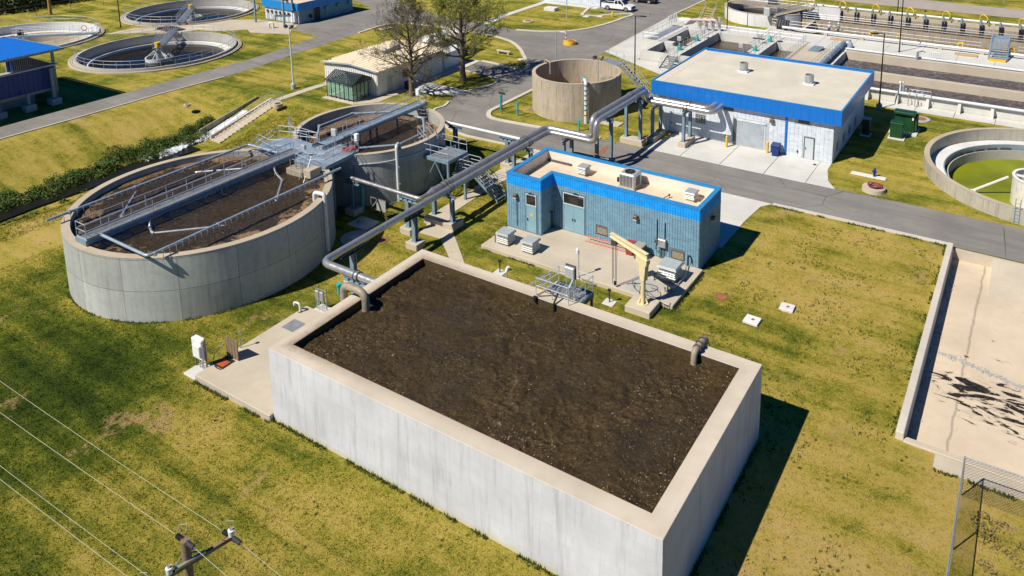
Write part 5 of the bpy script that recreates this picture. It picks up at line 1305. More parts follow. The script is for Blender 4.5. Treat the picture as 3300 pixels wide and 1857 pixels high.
B().add([(FX0 + .06, FY0 + .3, 5.38), (FX0 + .06, FY1 - .2, 5.38), (FX0 + .9, FY1 - .9, 5.13), (FX0 + .9, FY0 + .15, 5.13)], [(0, 3, 2, 1)]).build('roof_cant', M['cream_wall'], lb)
tr = B().box(FX0 - .02, FX1 + .02, FY0 - .02, FY0 + .14, FZ1, FZ1 + .05).box(FX0 - .02, FX1 + .02, FY1 - .14, FY1 + .02, FZ1, FZ1 + .05).box(FX0 - .02, FX0 + .14, FY0 + .14, FY1 - .14, FZ1, FZ1 + .05).box(FX1 - .14, FX1 + .02, FY0 + .14, FY1 - .14, FZ1, FZ1 + .05)
tr.build('fascia_cap', M['trim_blue'], lb)
for i, (x, y) in enumerate(((-27.0, 80.5), (-19.7, 79.6))):
    t = thing('roof_fan', 'steel roof fan stack on the large flat roof, ' + ('left one of the two' if i == 0 else 'right one of the two'), 'roof fan', (x, y, 5.12))
    B().bbox(x - .55, x + .55, y - .45, y + .45, 5.12, 5.3, .02).build('kerb', M['white'], t)
    for a in range(4): B().cyl((x + .4 * math.cos(a * 1.57 + .78), y + .4 * math.sin(a * 1.57 + .78), 5.3), (x + .4 * math.cos(a * 1.57 + .78), y + .4 * math.sin(a * 1.57 + .78), 5.5), .12, 10).build('foot', M['steel'], t)
    B().ring(x, y, .40, .44, 5.35, 6.15, 28).build('stack', M['steel'], t, True); B().disc(x, y, .41, 5.8, 28).build('damper', M['dark'], t)
for a in (0,):
    B().box(-24.98, -21.82, LY0 - .04, LY0 + .05, .05, 2.78).build('door_recess', M['grey_door'], lb)
rd = B().box(-24.75, -22.0, LY0 - .06, LY0 - .045, .05, 2.6).build('roller_door', M['grey_door'], lb)
for i in range(13): B().box(-24.75, -22.0, LY0 - .072, LY0 - .06, .07 + .195 * i, .25 + .195 * i).build('slat', plain('roller_slat_grey', (.36, .40, .43), .45) if i == 0 else bpy.data.materials['roller_slat_grey'], rd)
B().box(-25.1, -24.76, LY0 - .12, LY0 - .03, .05, 2.75).build('door_jamb', M['galv_dark'], lb)
B().box(-24.75, -21.8, LY0 - .12, LY0 - .03, 2.62, 2.78).build('door_head', M['block_big'], lb)
door(lb, -18.05, -17.1, LY0 - .03, .05, 2.2, M['grey_door'], 1, None, False, M['galv_dark'])
door(lb, -31.9, -30.6, LY0 - .03, .05, 2.25, M['grey_door'], 1, None, False, M['grey_door'])
gw = B().box(-29.15, -28.05, LY0 - .01, LY0 + .0, 1.55, 2.5).build('glass_block_window', M['dark_glass'], lb)
gp_ = B()
for i in range(7): gp_.box(-29.15 + .18 * i, -29.13 + .18 * i, LY0 - .025, LY0 - .01, 1.55, 2.5)
for i in range(6): gp_.box(-29.15, -28.05, LY0 - .03, LY0 - .025, 1.55 + .186 * i, 1.57 + .186 * i)
gp_.build('glazing_bars', M['white'], gw)
for x in (-26.2, -18.7): B().box(x, x + 1.05, LY0 - .03, LY0 + .01, 3.45, 3.75).build('high_vent', M['galv_dark'], lb)
B().box(-19.92, -19.72, LY0 - .12, LY0 - .02, .05, 4.0).build('downpipe', M['fascia'], lb)
for x in (-21.2,): B().bbox(x - .2, x + .2, LY0 - .3, LY0 - .02, 3.05, 3.4, .03).build('wall_light', M['brown_box'], lb)
B().box(-18.7, -18.6, LY0 - .12, LY0 - .02, .5, .7).build('tap', M['dark'], lb); B().box(-25.9, -25.8, LY0 - .12, LY0 - .02, .5, .75).build('tap', M['dark'], lb)
for i, (x, y) in enumerate(((-25.35, 71.2), (-21.4, 71.75))):
    t = thing('bollard', 'yellow bollard ' + ('left' if i == 0 else 'right') + ' of the grey roller door', 'bollard', (x, y, 0), 'bollards by the roller door')
    B().cyl((x, y, 0), (x, y, 1.15), .12, 14).build('tube', M['yellow'], t, True); B().cyl((x, y, 1.15), (x, y, 1.22), .12, 14, .04).build('dome', M['yellow'], t, True)
bin_(-20.55, 71.6, .05, 'blue_bin', 'blue_bin', 'dark blue wheelie bin against the large building wall', 1.12, R(4))
sk = thing('floor_drain', 'small dark drain on the apron by the grey side door', 'drain', (-16.6, 71.3, .05)); B().cyl((-16.7, 71.2, .05), (-16.7, 71.2, .075), .16, 14).build('grate', M['dark'], sk)

# ---- cabinets, hydrant and hose right of the large building
tf = thing('transformer', 'tall dark green ribbed transformer on a concrete pad', 'transformer', (-10.9, 84.6, 0))
B().bbox(-12.3, -9.6, 83.5, 86.1, -.1, .15, .02).build('pad', M['conc_new'], tf)
B().bbox(-11.9, -10.0, 84.2, 85.7, .15, 2.05, .04).build('body', M['green_cab'], tf)
B().bbox(-12.0, -9.9, 83.9, 85.0, 2.05, 2.3, .04).build('hood', M['green_cab'], tf)
for i in range(6): B().box(-9.98, -9.75, 84.35 + .22 * i, 84.41 + .22 * i, .35, 1.9).build('cooling_fin', M['green_cab'], tf)
for x in (-11.5, -10.5): B().box(x - .35, x + .3, 84.16, 84.2, .3, 1.9).build('door', M['green_cab'], tf)
B().box(-10.2, -10.05, 84.13, 84.16, 1.5, 1.9).build('label_plate', M['white'], tf)
t2 = thing('switch_cabinet', 'lower dark green cabinet in front of the tall transformer', 'cabinet', (-11.4, 82.3, 0))
B().bbox(-12.1, -10.5, 81.7, 83.1, -.1, .12, .02).build('pad', M['conc_new'], t2); B().bbox(-11.95, -10.75, 81.95, 82.95, .12, 1.6, .04).build('body', M['green_cab'], t2); B().bbox(-12.0, -10.7, 81.9, 83.0, 1.6, 1.68, .03).build('lid', M['green_cab'], t2)
B().box(-11.37, -11.33, 81.93, 81.96, .2, 1.5).build('door_gap', M['dark'], t2); B().box(-10.76, -10.70, 82.2, 82.4, .9, 1.15).build('latch', M['white'], t2)
t3 = thing('switch_cabinet', 'narrow dark cabinet with pale teal top in the building shade', 'cabinet', (-14.2, 81.7, 0))
B().bbox(-14.7, -13.7, 81.1, 82.3, -.1, .1, .02).build('pad', M['conc_new'], t3); B().bbox(-14.55, -13.85, 81.4, 82.1, .1, 1.75, .03).build('body', M['dark'], t3); B().bbox(-14.6, -13.8, 81.35, 82.15, 1.75, 1.82, .02).build('lid', M['pipe_blue'], t3)
manhole(-10.0, 89.3, 1.0, .12, 'grey round vault with rust domed lid near the basin walkway', 'conc_grey')
hy = thing('hydrant', 'dark blue hydrant on a white concrete strip beside the road', 'hydrant', (-11.3, 71.2, 0))
o_ = B().bbox(-13.4, -10.4, 70.9, 71.55, -.1, .06, .015).build('strip', M['conc_white'], hy)
B().cyl((-11.4, 71.25, .06), (-11.4, 71.25, .7), .11, 12).build('barrel', M['navy'], hy, True); B().cyl((-11.4, 71.25, .7), (-11.4, 71.25, .88), .14, 12, .05).build('bonnet', M['navy'], hy, True)
B().cyl((-11.62, 71.25, .5), (-11.18, 71.25, .5), .07, 10).build('nozzle', M['navy'], hy); B().cyl((-11.4, 71.05, .5), (-11.4, 71.25, .5), .08, 10).build('nozzle', M['navy'], hy)
hr = thing('hose_ring', 'raised concrete ring with coiled maroon hose beside the road', 'manhole', (-10.9, 68.2, 0))
B().cyl((-10.9, 68.3, -.1), (-10.9, 68.3, .34), 1.0, 40, .95).build('collar', M['conc_slab'], hr, True)
for k in range(7):
    a0 = k * .9; pts_ = [(-10.8 + (.30 + .055 * k + .08 * math.sin(i * 1.3 + k)) * math.cos(i * .5 + a0) + .1 * math.sin(k * 2), 68.3 + (.22 + .05 * k) * math.sin(i * .5 + a0), .38 + .03 * k + .04 * math.sin(i + k)) for i in range(14)]
    B().tube(pts_, .035, 7).build('hose_coil', M['maroon'], hr, True)

# ================================================================== GREEN CLARIFIER
gc = thing('algae_clarifier', 'round concrete clarifier with bright green algae water and white centre well', 'tank', (*GC, 0))
B().ring(*GC, 10.05, 10.5, -3.2, 1.2, 144).build('wall', concrete('streaked_clarifier_concrete', (.43, .40, .32), .5, .75, (.27, .22, .15)), gc)
B().ring(*GC, 10.04, 10.52, 1.2, 1.225, 144).build('coping', M['conc_cope'], gc)
B().ring(*GC, 8.8, 10.0, -.10, .05, 120).build('launder', M['conc_white'], gc)
B().ring(*GC, 8.7, 8.8, -.6, .12, 120).build('launder_wall', M['teal'] if False else M['pipe_blue'], gc)
B().ring(*GC, 8.35, 8.45, -2.6, -.35, 120).build('baffle', M['conc_grey'], gc)
B().disc(*GC, 10.04, -1.3, 96).build('water_surface', M['w_green'], gc)
for k in range(5):
    a = R(118 + 9 * k); B().box(-.5, .5, -.04, .04, -.55, -.2).xform(Matrix.Translation((GC[0] + 8.6 * math.cos(a), GC[1] + 8.6 * math.sin(a), 0)) @ Matrix.Rotation(a + math.pi / 2, 4, 'Z')).build('baffle_plate', M['galv_dark'], gc)
cwx, cwy = 1.3, 75.4
B().ring(cwx, cwy, 1.92, 2.0, -2.0, 1.15, 48).build('centre_well', plain('rust_stained_white_steel', (.66, .62, .54), .5, 0, .12, 2, dirt=.45), gc)
B().ring(cwx, cwy, 1.80, 2.05, 1.15, 1.22, 48).build('well_rim', M['white'], gc)
for p, q in (((-1.0, 75.9, .6), (-3.6, 75.2, -1.0)), ((-3.6, 75.2, -1.0), (-5.3, 74.7, -1.2)), ((-3.5, 75.2, -1.0), (-3.5, 75.2, -2.1)), ((-4.9, 74.8, -1.1), (-4.9, 74.8, -1.9))): B().bar(p, q, .14, .14).build('scraper_arm', M['white'], gc)
B().bar((cwx - 1.9, cwy + .3, 1.0), (cwx + 1.9, cwy - .3, 1.0), .15).build('well_beam', M['white'], gc)
al = B()
for x in (-.18, .18): al.cyl((x, 0, .0), (x, 0, 2.1), .035, 6)
for i in range(6): al.cyl((-.18, 0, .2 + .3 * i), (.18, 0, .2 + .3 * i), .025, 6)
al.xform(Matrix.Translation((GC[0] - 10.62 * math.cos(R(58)) + 3.2, GC[1] - 10.6 * math.sin(R(75)), 0)) @ Matrix.Rotation(R(-12), 4, 'Z')).build('wall_ladder', M['bluesteel'], gc)
# ================================================================== AERATION BASINS (top right)
ab = thing('aeration_basin', 'long pale concrete aeration basins with churning dark water', 'basin', (0, 102, 0))
XR = 45
CW = M['conc_new']
B().box(-22.4, XR, 94.0, 94.45, -.2, 1.12).build('front_wall', CW, ab)
B().box(-22.4, XR, 101.2, 102.1, -.2, 1.12).build('divider_wall', M['conc_slab'], ab)
B().box(-22.4, XR, 109.6, 110.1, -.2, 1.25).build('back_wall', M['conc_slab'], ab)
B().box(-22.9, -22.4, 94.0, 110.1, -.2, 1.2).build('end_wall', CW, ab)
B().box(-22.4, XR, 94.45, 101.2, .0, .12).build('water', M['w_basin'], ab)
B().box(-22.4, XR, 102.1, 109.6, .0, .12).build('water', M['w_basin'], ab)
for i in range(8):
    x = -16.4 + 3.25 * i
    B().add([(x - .16, 93.1, -.1), (x + .16, 93.1, -.1), (x + .16, 94.0, -.1), (x - .16, 94.0, -.1), (x - .16, 93.45, 1.08), (x + .16, 93.45, 1.08), (x + .16, 94.0, 1.08), (x - .16, 94.0, 1.08)],
            [(0, 3, 2, 1), (4, 5, 6, 7), (0, 1, 5, 4), (1, 2, 6, 5), (2, 3, 7, 6), (3, 0, 4, 7)]).build('buttress', CW, ab)
dk = thing('basin_deck', 'broad pale concrete deck between the basins and the brown channel', 'deck', (0, 114, 0))
for i in range(18): B().box(-35.9 + 4.5 * i + .02, -31.4 + 4.5 * i - .02, 110.12, 119.25, -.2, 1.2 + .003 * (i % 3)).build('slab', M['conc_new'], dk)
def long_pipe(label, p, q, r, m, sup=(), zs=1.2):
    t = thing('header_pipe', label, 'pipe', p)
    B().cyl(p, q, r, 12).build('pipe', M[m], t, True)
    for x in sup: B().box(x - .25, x + .25, p[1] - .25, p[1] + .25, zs, p[2] - r * .6).build('support', M['conc_slab'], t)
    return t
long_pipe('long white pipe along the front wall of the aeration basin', (-16.6, 93.75, 1.32), (XR, 93.75, 1.32), .17, 'white_pipe')
long_pipe('thin white pipe along the back wall of the aeration basin', (-22.6, 110.4, 1.42), (XR, 110.4, 1.42), .13, 'white_pipe')
long_pipe('long white pipe across the deck beside the brown channel', (-33.5, 117.2, 1.75), (XR, 117.0, 1.75), .2, 'white_pipe', [-27 + 5.2 * i for i in range(8)])
t = thing('inlet_pipe', 'thick blue grey pipe descending into the aeration basin corner', 'pipe', (-23.2, 105, 1.2))
B().tube([(-23.3, 98.5, 1.75), (-23.3, 112.3, 1.75), (-22.4, 112.3, 1.75), (-22.2, 110.8, .9)], .36, 14, .5, 6).build('pipe', M['pipe_blue'], t, True)
for y in (103.0, 108.8): B().cyl((-23.3, y, 1.75), (-23.3, y + .15, 1.75), .46, 14).build('flange', M['steel'], t)
vt = thing('valve_station', 'cluster of grey valves and gauges on the front basin wall', 'valves', (-11.5, 94.0, 1.1))
for k, (x, h) in enumerate(((-12.6, 2.2), (-12.3, 1.9), (-11.6, 1.8), (-11.0, 1.9), (-10.6, 1.75))): B().bbox(x - .13, x + .13, 93.75, 94.05, 1.15, h, .03).build('valve', M['steel'], vt)
B().cyl((-13.0, 94.2, 1.1), (-12.9, 94.2, 2.4), .11, 10).build('vent_riser', M['white_pipe'], vt, True); B().cyl((-13.1, 94.2, 2.4), (-12.6, 94.1, 2.5), .12, 10).build('vent_head', M['white'], vt, True)
railing(vt, [(-11.9, 93.5, 1.1), (-9.6, 93.5, 1.1)], M['rail'], .9, .8)
for x in (-11.9, -11.2, -10.9): B().cyl((x, 93.3, .05), (x, 93.4, 1.2), .05, 8).build('leg', M['steel'], vt)
t = thing('valve_riser', 'grey valve riser with mesh guard on the back basin wall', 'valves', (-13.3, 110, 1.2))
B().cyl((-13.4, 109.8, .1), (-13.3, 109.8, 2.3), .16, 10).build('riser', M['steel'], t, True); B().tube([(-13.3, 109.8, 2.3), (-12.8, 110.3, 2.4), (-12.5, 110.8, 2.1)], .05, 6).build('cable', M['dark'], t)
for i in range(7): B().cyl((-12.0 + .22 * i, 111.2, 1.2), (-12.0 + .22 * i, 111.2, 2.2), .02, 6).build('bar', M['rail'], t)
for z in (1.3, 2.2): B().cyl((-12.0, 111.2, z), (-10.68, 111.2, z), .025, 6).build('rail', M['rail'], t)

# ---- settling pools with walkways
sp2 = thing('settling_pools', 'group of square pale concrete pools of brown water with railed walkways', 'pools', (-36, 104, 0))
PX0, PX1, PY0, PY1, PZ = -46.9, -22.9, 95.5, 111.6, 1.2
B().box(PX0, PX1, PY0, PY0 + .9, -.2, PZ).build('wall', CW, sp2)
B().box(PX0, -35.9, PY1 - .6, PY1, -.2, PZ).build('wall', CW, sp2)
B().box(-35.9, PX1, 110.9, 110.115, -.2, PZ).build('wall', CW, sp2)
B().box(PX0, PX0 + .55, PY0 + .9, PY1 - .6, -.2, PZ).build('wall', CW, sp2)
for a, c_ in ((-42.75, -41.35), (-34.0, -32.2)):
    B().box(a, c_, PY0 + .9, PY1 - .6, -.2, PZ + .05).build('walkway', CW, sp2)
    railing(sp2, [(a + .08, PY0 + .2, PZ + .05), (a + .08, PY1 + 2, PZ + .05)], M['rail'], 1.07, 1.6)
    railing(sp2, [(c_ - .08, PY0 + .2, PZ + .05), (c_ - .08, PY1 + 2, PZ + .05)], M['rail'], 1.07, 1.6)
B().box(-28.6, -22.9, PY0 + .9, 110.1, -.2, PZ + .01).build('deck', M['conc_slab'], sp2)
railing(sp2, [(-28.4, 97.0, PZ), (-28.4, 111.5, PZ)], M['rail'], 1.07, 1.3, mids=(.33, .66))
railing(sp2, [(-24.2, 97.0, PZ), (-24.2, 112.5, PZ)], M['rail'], 1.07, 1.5)
for a, c_ in ((-46.35, -42.75), (-41.35, -34.0), (-32.2, -28.6)): B().box(a, c_, PY0 + .9, 110.1 if a > -36 else PY1 - .6, -.1, .02).build('water', M['w_brown'], sp2)
B().box(-44.6, -42.75, 99.6, 100.6, .3, PZ - .05).build('cross_wall', CW, sp2)
B().box(-46.35, -44.9, 102, 103, .02, PZ - .05).build('cross_wall', CW, sp2)
railing(sp2, [(-35.5, 111.4, PZ), (-28.8, 111.4, PZ)], M['rail'], 1.07, 1.6)
railing(sp2, [(-41.2, 111.4, PZ), (-35.6, 111.4, PZ)], M['rail'], 1.07, 1.6)
B().box(-49.6, -46.92, 101.6, 112.2, -.2, 1.25).build('channel_block', CW, sp2)
B().box(-48.9, -47.6, 102.0, 112.0, 1.25, 1.28).build('channel_grate', M['steel'], sp2)
railing(sp2, [(-49.5, 101.7, 1.25), (-49.5, 113.5, 1.25)], M['rail'], 1.07, 1.6)
railing(sp2, [(-49.5, 101.7, 1.25), (-47.0, 101.7, 1.25), (-47.0, 112.0, 1.25)], M['rail'], 1.07, 1.6)
for x, y, lab in ((-42.4, 98.6, ''), (-42.3, 104.6, ''), (-33.2, 103.4, ''), (-33.0, 109.4, '')):
    q = B().bbox(x - .28, x + .28, y - .3, y + .3, PZ + .05, PZ + .65, .12).build('teal_motor', M['teal'], sp2, True)
    B().cyl((x, y, PZ + .6), (x + .1, y + .1, PZ + .95), .12, 10).build('motor_cap', M['teal'], q, True)
for x, y in ((-43.2, 100.4), (-42.0, 106.2), (-34.4, 101.0), (-33.9, 107.5)):
    q = B().bbox(x - .3, x + .3, y - .12, y + .12, 2.1, 2.7, .03).build('control_box', M['vent'], sp2); B().bar((x, y, PZ), (x, y, 2.1), .06).build('stand', M['steel'], q)
stp = B()
for i in range(7): B().box(-42.75, -41.35, 95.4 - .38 * i, 95.7 - .38 * i, 1.12 - .16 * i, 1.17 - .16 * i).build('tread', M['steel'], sp2)
for x in (-42.75, -41.35):
    B().bar((x, 95.6, 1.2), (x, 92.7, .05), .06, .25).build('stringer', M['steel'], sp2); railing(sp2, [(x, 95.6, 1.22), (x, 92.7, .05)], M['rail'], 1.0, 1.2)
pv = thing('pump_manifold', 'cluster of pale pink pumps and bent pipes behind the left pool', 'pumps', (-46.5, 115, 0))
for k in range(4):
    x = -47.0 + .9 * k
    B().tube([(-47.8 + .2 * k, 113.2 + .4 * k, 1.3), (-47.4 + .3 * k, 114.0 + .4 * k, 1.9), (x + .6, 114.6 + .4 * k, 1.9), (x + .9, 114.8 + .4 * k, 1.2)], .22, 12, .35, 6).build('bent_pipe', plain('pale_pink_pipe', (.62, .48, .44), .5) if k == 0 else bpy.data.materials['pale_pink_pipe'], pv, True)
    B().cyl((x + 1.0, 115.0 + .5 * k, .05), (x + 1.0, 115.0 + .5 * k, 2.3), .26, 12).build('pump', M['vent'], pv, True)
railing(pv, [(-48.2, 118.2, .05), (-43.4, 118.0, .05)], M['rail'], 1.07, 1.4)
for k in range(4):
    q = B().bbox(-49.75, -49.4, 110.9 + .95 * k, 111.2 + .95 * k, 2.2, 2.85, .03).build('control_box', M['vent'], pv); B().bar((-49.55, 111.05 + .95 * k, 1.25), (-49.55, 111.05 + .95 * k, 2.2), .06).build('stand', M['steel'], q)

# ---- brown channels with goosenecks and mixers
ch = thing('oxidation_channel', 'long brown channels with tan scum, railed centre wall and far pipe wall', 'channel', (0, 127, 0))
B().box(-35.8, XR, 119.27, 119.7, -1.5, 1.22).build('near_wall', M['conc_slab'], ch)
B().box(-33.0, XR, 126.5, 127.2, -1.5, 1.15).build('centre_wall', M['conc_old'], ch)
B().box(-35.8, XR, 135.4, 135.95, -1.5, 1.45).build('far_wall', M['conc_slab'], ch)
B().box(-35.9, -35.4, 119.7, 135.4, -1.5, 1.3).build('end_wall', M['conc_old'], ch)
B().box(-35.4, XR, 119.7, 126.5, -1.5, -.15).build('liquor', M['w_chan'], ch)
B().box(-35.4, XR, 127.2, 135.4, -1.5, .0).build('liquor', M['w_chan'], ch)
B().box(-35.4, XR, 135.33, 135.4, .0, .9).build('stain_band', M['conc_old'], ch)
B().add([(-31.3, 119.8, 1.2), (-30.9, 119.8, 1.2), (-30.9, 126.4, 1.2), (-31.3, 126.4, 1.2), (-31.3, 119.8, -1), (-30.9, 119.8, -1), (-30.9, 126.4, -1), (-31.3, 126.4, -1)], [(0, 1, 2, 3), (0, 4, 5, 1), (1, 5, 6, 2), (2, 6, 7, 3), (3, 7, 4, 0)]).build('baffle_wall', M['conc_slab'], ch)
random.seed(11); sc_ = B()
for i in range(1500):
    x = random.uniform(-27, -3); y = random.uniform(119.9, 126.3)
    if mnoise.fractal((x * .22, y * .35, 4.0), 1, 2, 3) + .25 - .02 * abs(x + 18) < 0: continue
    r = random.uniform(.12, .42); n_ = 6; a0 = random.random()
    sc_.add([(x + r * 1.3 * math.cos(a0 + k * 1.047), y + r * math.sin(a0 + k * 1.047), -.14) for k in range(6)] + [(x + r * .5 * math.cos(a0 + k * 2.09), y + r * .5 * math.sin(a0 + k * 2.09), -.14 + r * .5) for k in range(3)],
            [(0, 1, 6), (1, 2, 6), (2, 7, 6), (2, 3, 7), (3, 4, 7), (4, 8, 7), (4, 5, 8), (5, 0, 8), (0, 6, 8), (6, 7, 8)])
stuff(sc_.build('scum', M['scum'], ch))
railing(ch, [(-33, 126.85, 1.15), (20, 126.85, 1.15)], M['rail'], 1.1, 1.9, mids=(.33, .66))
railing(ch, [(-35.8, 119.45, 1.22), (-6.5, 119.45, 1.22)], M['rail'], 1.07, 2.2)
railing(ch, [(-2, 119.45, 1.22), (20, 119.45, 1.22)], M['rail'], 1.07, 2.2)
railing(ch, [(-35.5, 137.2, 0), (20, 137.2, 0)], M['rail'], 1.5, 3.2, mids=())
fp = long_pipe('white header pipe along the far channel wall under the yellow goosenecks', (-34.5, 135.75, 1.85), (XR, 135.75, 1.85), .2, 'white_pipe', [-32 + 5.2 * i for i in range(8)], 1.45)
gn0 = B().tube([(0, -.1, .15), (0, -.1, .95), (.5, -.35, 1.25), (1.05, -.6, .85), (1.1, -.62, .3)], .085, 10, .25, 5).mesh('gooseneck', M['yellow'], True)
ordn = ['leftmost', 'second', 'third', 'fourth', 'fifth', 'sixth', 'seventh', 'eighth']
for i in range(7):
    x = -34.4 + 5.3 * i
    t = thing('gooseneck_pipe', ordn[i] + ' yellow gooseneck from the left on the far channel wall', 'pipe', (x, 135.75, 1.85), 'yellow goosenecks on the channel wall')
    ob('pipe', gn0, t, (x, 135.6, 1.85)); B().cyl((x + 1.1, 135.0, 1.9), (x + 1.1, 135.0, 2.15), .12, 10).build('valve', M['dark'], t)
mx0 = B().cyl((0, 0, -.1), (0, 0, 1.5), .17, 10).mesh('post', M['dark'], True); mx1 = B().cyl((0, 0, 1.5), (0, 0, 2.2), .23, 12, .16).mesh('motor', M['bluesteel'], True)
for i in range(13):
    x = -31.7 + 2.67 * i
    t = thing('mixer', 'dark channel mixer with blue grey motor, ' + ['first', 'second', 'third', 'fourth', 'fifth', 'sixth', 'seventh', 'eighth', 'ninth', 'tenth', 'eleventh', 'twelfth', 'thirteenth'][i] + ' along the far wall from the left', 'mixer', (x, 134.6, 0), 'mixers along the far channel wall')
    ob('post', mx0, t, (x, 134.7, 0)); ob('motor', mx1, t, (x, 134.7, 0))
for i, (x, y) in enumerate(((-21.3, 119.9), (-17.5, 119.9), (-9.4, 119.8), (-3.0, 119.4))):
    t = thing('gooseneck_pipe', ordn[i] + ' short yellow bent pipe along the near edge of the brown channel', 'pipe', (x, y, 1.2), 'short yellow pipes by the deck')
    B().tube([(x, y, .8), (x, y, 1.9), (x + .55, y - .2, 2.0), (x + .6, y - .2, 1.3)], .12, 8, .2, 4).build('pipe', M['yellow'], t, True); B().box(x - .2, x + .2, y - .2, y + .2, .9, 1.4).build('valve', M['teal'], t)
# gangway across the deck
gw_ = thing('gangway', 'blue grey ribbed gangway bridge arching over the deck pipe', 'gangway', (-4.2, 117, 1.2))
for i in range(16):
    y = 114.7 + .38 * i; z = 1.5 + 1.75 * math.sin(min(1, i / 11) * math.pi / 2)
    B().box(-5.2, -3.2, y, y + .36, z, z + .06).build('tread', M['pipe_blue'], gw_)
for x in (-5.25, -3.15):
    B().tube([(x, 114.7, 1.3), (x, 117.2, 2.7), (x, 120.4, 3.2)], .12, 8).build('stringer', M['bluesteel'], gw_)
    railing(gw_, [(x, 117.2, 2.75), (x, 120.6, 3.2)], M['rail'], 1.0, 1.2)
for x, y, z in ((-5.2, 120.4, 3.2), (-3.2, 120.4, 3.2), (-5.2, 117.6, 2.7), (-3.2, 117.6, 2.7)): B().bar((x, y, -.5 if y > 119 else 1.2), (x, y, z), .14).build('leg', M['bluesteel'], gw_)
B().box(-5.2, -3.2, 114.0, 114.7, 1.2, 1.45).build('timber_step', M['yellow'], gw_)
yp = [thing('timber_platform', lab, 'platform', (x, 115.6, 1.2)) for x, lab in ((-24.5, 'yellow timber platform on the deck near the two people'), (-8.0, 'yellow timber platform on the deck near the gangway'))]
for t, x in zip(yp, (-24.5, -8.0)):
    for k in range(6): B().box(x - 1.4, x + 1.4, 115.0 + .2 * k, 115.18 + .2 * k, 1.3, 1.36).build('plank', M['woodpale'], t)
    B().box(x - 1.35, x + 1.35, 115.05, 116.1, 1.205, 1.3).build('frame', M['yellow'], t)
pst = thing('plank_stack', 'small stack of dark grating panels on the pool deck', 'panels', (-26.4, 108, 1.2))
for k in range(6): B().box(-27.0 + .06 * k, -25.6 + .06 * k, 107.2 + .2 * k, 108.5 + .2 * k, 1.22 + .05 * k, 1.26 + .05 * k).build('panel', M['bluesteel'], pst)
# round headworks
hw = thing('headworks_tank', 'round pale walled tank with timber steps and bridge at the top edge', 'tank', (-39.8, 130, 0))
HC = (-39.6, 130.0)
B().ring(*HC, 7.0, 7.4, -.2, 2.0, 80, R(95), R(330)).build('wall', M['conc_white'], hw)
B().ring(*HC, 6.98, 7.42, 2.0, 2.06, 80, R(95), R(330)).build('coping', M['conc_cope'], hw)
B().disc(*HC, 7.0, .25, 60).build('liquor', M['w_chan'], hw)
B().add([(-46.4, 130.2, 2.1), (-32.6, 130.2, 2.1), (-32.6, 132.6, 2.1), (-46.4, 132.6, 2.1), (-46.4, 130.2, 1.8), (-32.6, 130.2, 1.8), (-32.6, 132.6, 1.8), (-46.4, 132.6, 1.8)], [(0, 1, 2, 3), (0, 4, 5, 1), (1, 5, 6, 2), (2, 6, 7, 3), (3, 7, 4, 0)]).build('bridge_deck', M['conc_old'], hw)
railing(hw, [(-46.4, 130.25, 2.1), (-32.6, 130.25, 2.1)], M['rail'], 1.07, 1.9); railing(hw, [(-46.4, 132.5, 2.1), (-32.6, 132.5, 2.1)], M['rail'], 1.07, 1.9)
B().prism([(-37.2, 122.6), (-36.0, 122.2), (-33.2, 130.0), (-34.6, 130.2)], 1.95, 2.2).build('inclined_deck', M['conc_old'], hw)
railing(hw, [(-37.1, 122.8, 2.2), (-34.5, 130.1, 2.2)], M['rail'], 1.07, 1.5); railing(hw, [(-36.0, 122.3, 2.2), (-33.2, 130.0, 2.2)], M['rail'], 1.07, 1.5)
B().box(-41.2, -40.6, 123.5, 124.0, 0, 1.9).build('partition', M['conc_old'], hw)
for i in range(6): B().box(-48.6 - .0 * i, -46.9, 121.6 + .42 * i, 121.9 + .42 * i, .3 * (i + 1) - .05, .3 * (i + 1)).build('timber_tread', M['woodpale'], hw)
for x in (-48.7, -46.85): B().bar((x, 121.4, .1), (x, 124.3, 2.1), .08, .2).build('timber_stringer', M['woodpale'], hw); railing(hw, [(x, 121.4, .1), (x, 124.3, 2.0)], M['rail'], 1.0, 1.0)
B().bbox(-37.9, -36.9, 121.6, 122.4, 2.2, 3.5, .08).build('control_cabinet', M['vent'], hw)
B().bbox(-40.2, -38.8, 131.0, 132.2, 2.1, 3.3, .1).build('drive_unit', M['galv_dark'], hw)
sw = thing('screen_machine', 'dark sluice machine with pipes at the end of the deck', 'machine', (-33.6, 117.5, 1.2))
B().bbox(-34.6, -33.0, 117.7, 118.5, 1.2, 2.0, .1).build('body', M['dark'], sw)
for k in range(5): B().cyl((-34.6 + .4 * k, 117.6 + .1 * k, 1.6), (-34.4 + .4 * k, 118.0, 2.7), .2, 10).build('actuator', M['galv_dark'], sw, True)
B().tube([(-33.2, 117.5, 1.5), (-31, 117.2, 1.35), (-29, 117.4, 1.3), (-27.5, 118.2, 1.35)], .08, 8).build('hose', M['hose'], sw)
wp_ = thing('wall_panel', 'white wall panel with railings at the left end of the channel', 'wall', (-31, 133, 1))
B().box(-34.5, -28.6, 133.4, 133.6, 0, 2.1).build('panel', M['conc_white'], wp_)
for k in range(9): B().box(-35.2 + .25 * k, -34.9 + .25 * k, 130.4, 131.6, 2.0 - .22 * k, 2.05 - .22 * k).build('tread', M['steel'], wp_)
for y in (130.4, 131.6): B().bar((-35.3, y, 2.1), (-33.0, y, .1), .06, .2).build('stringer', M['bluesteel'], wp_)

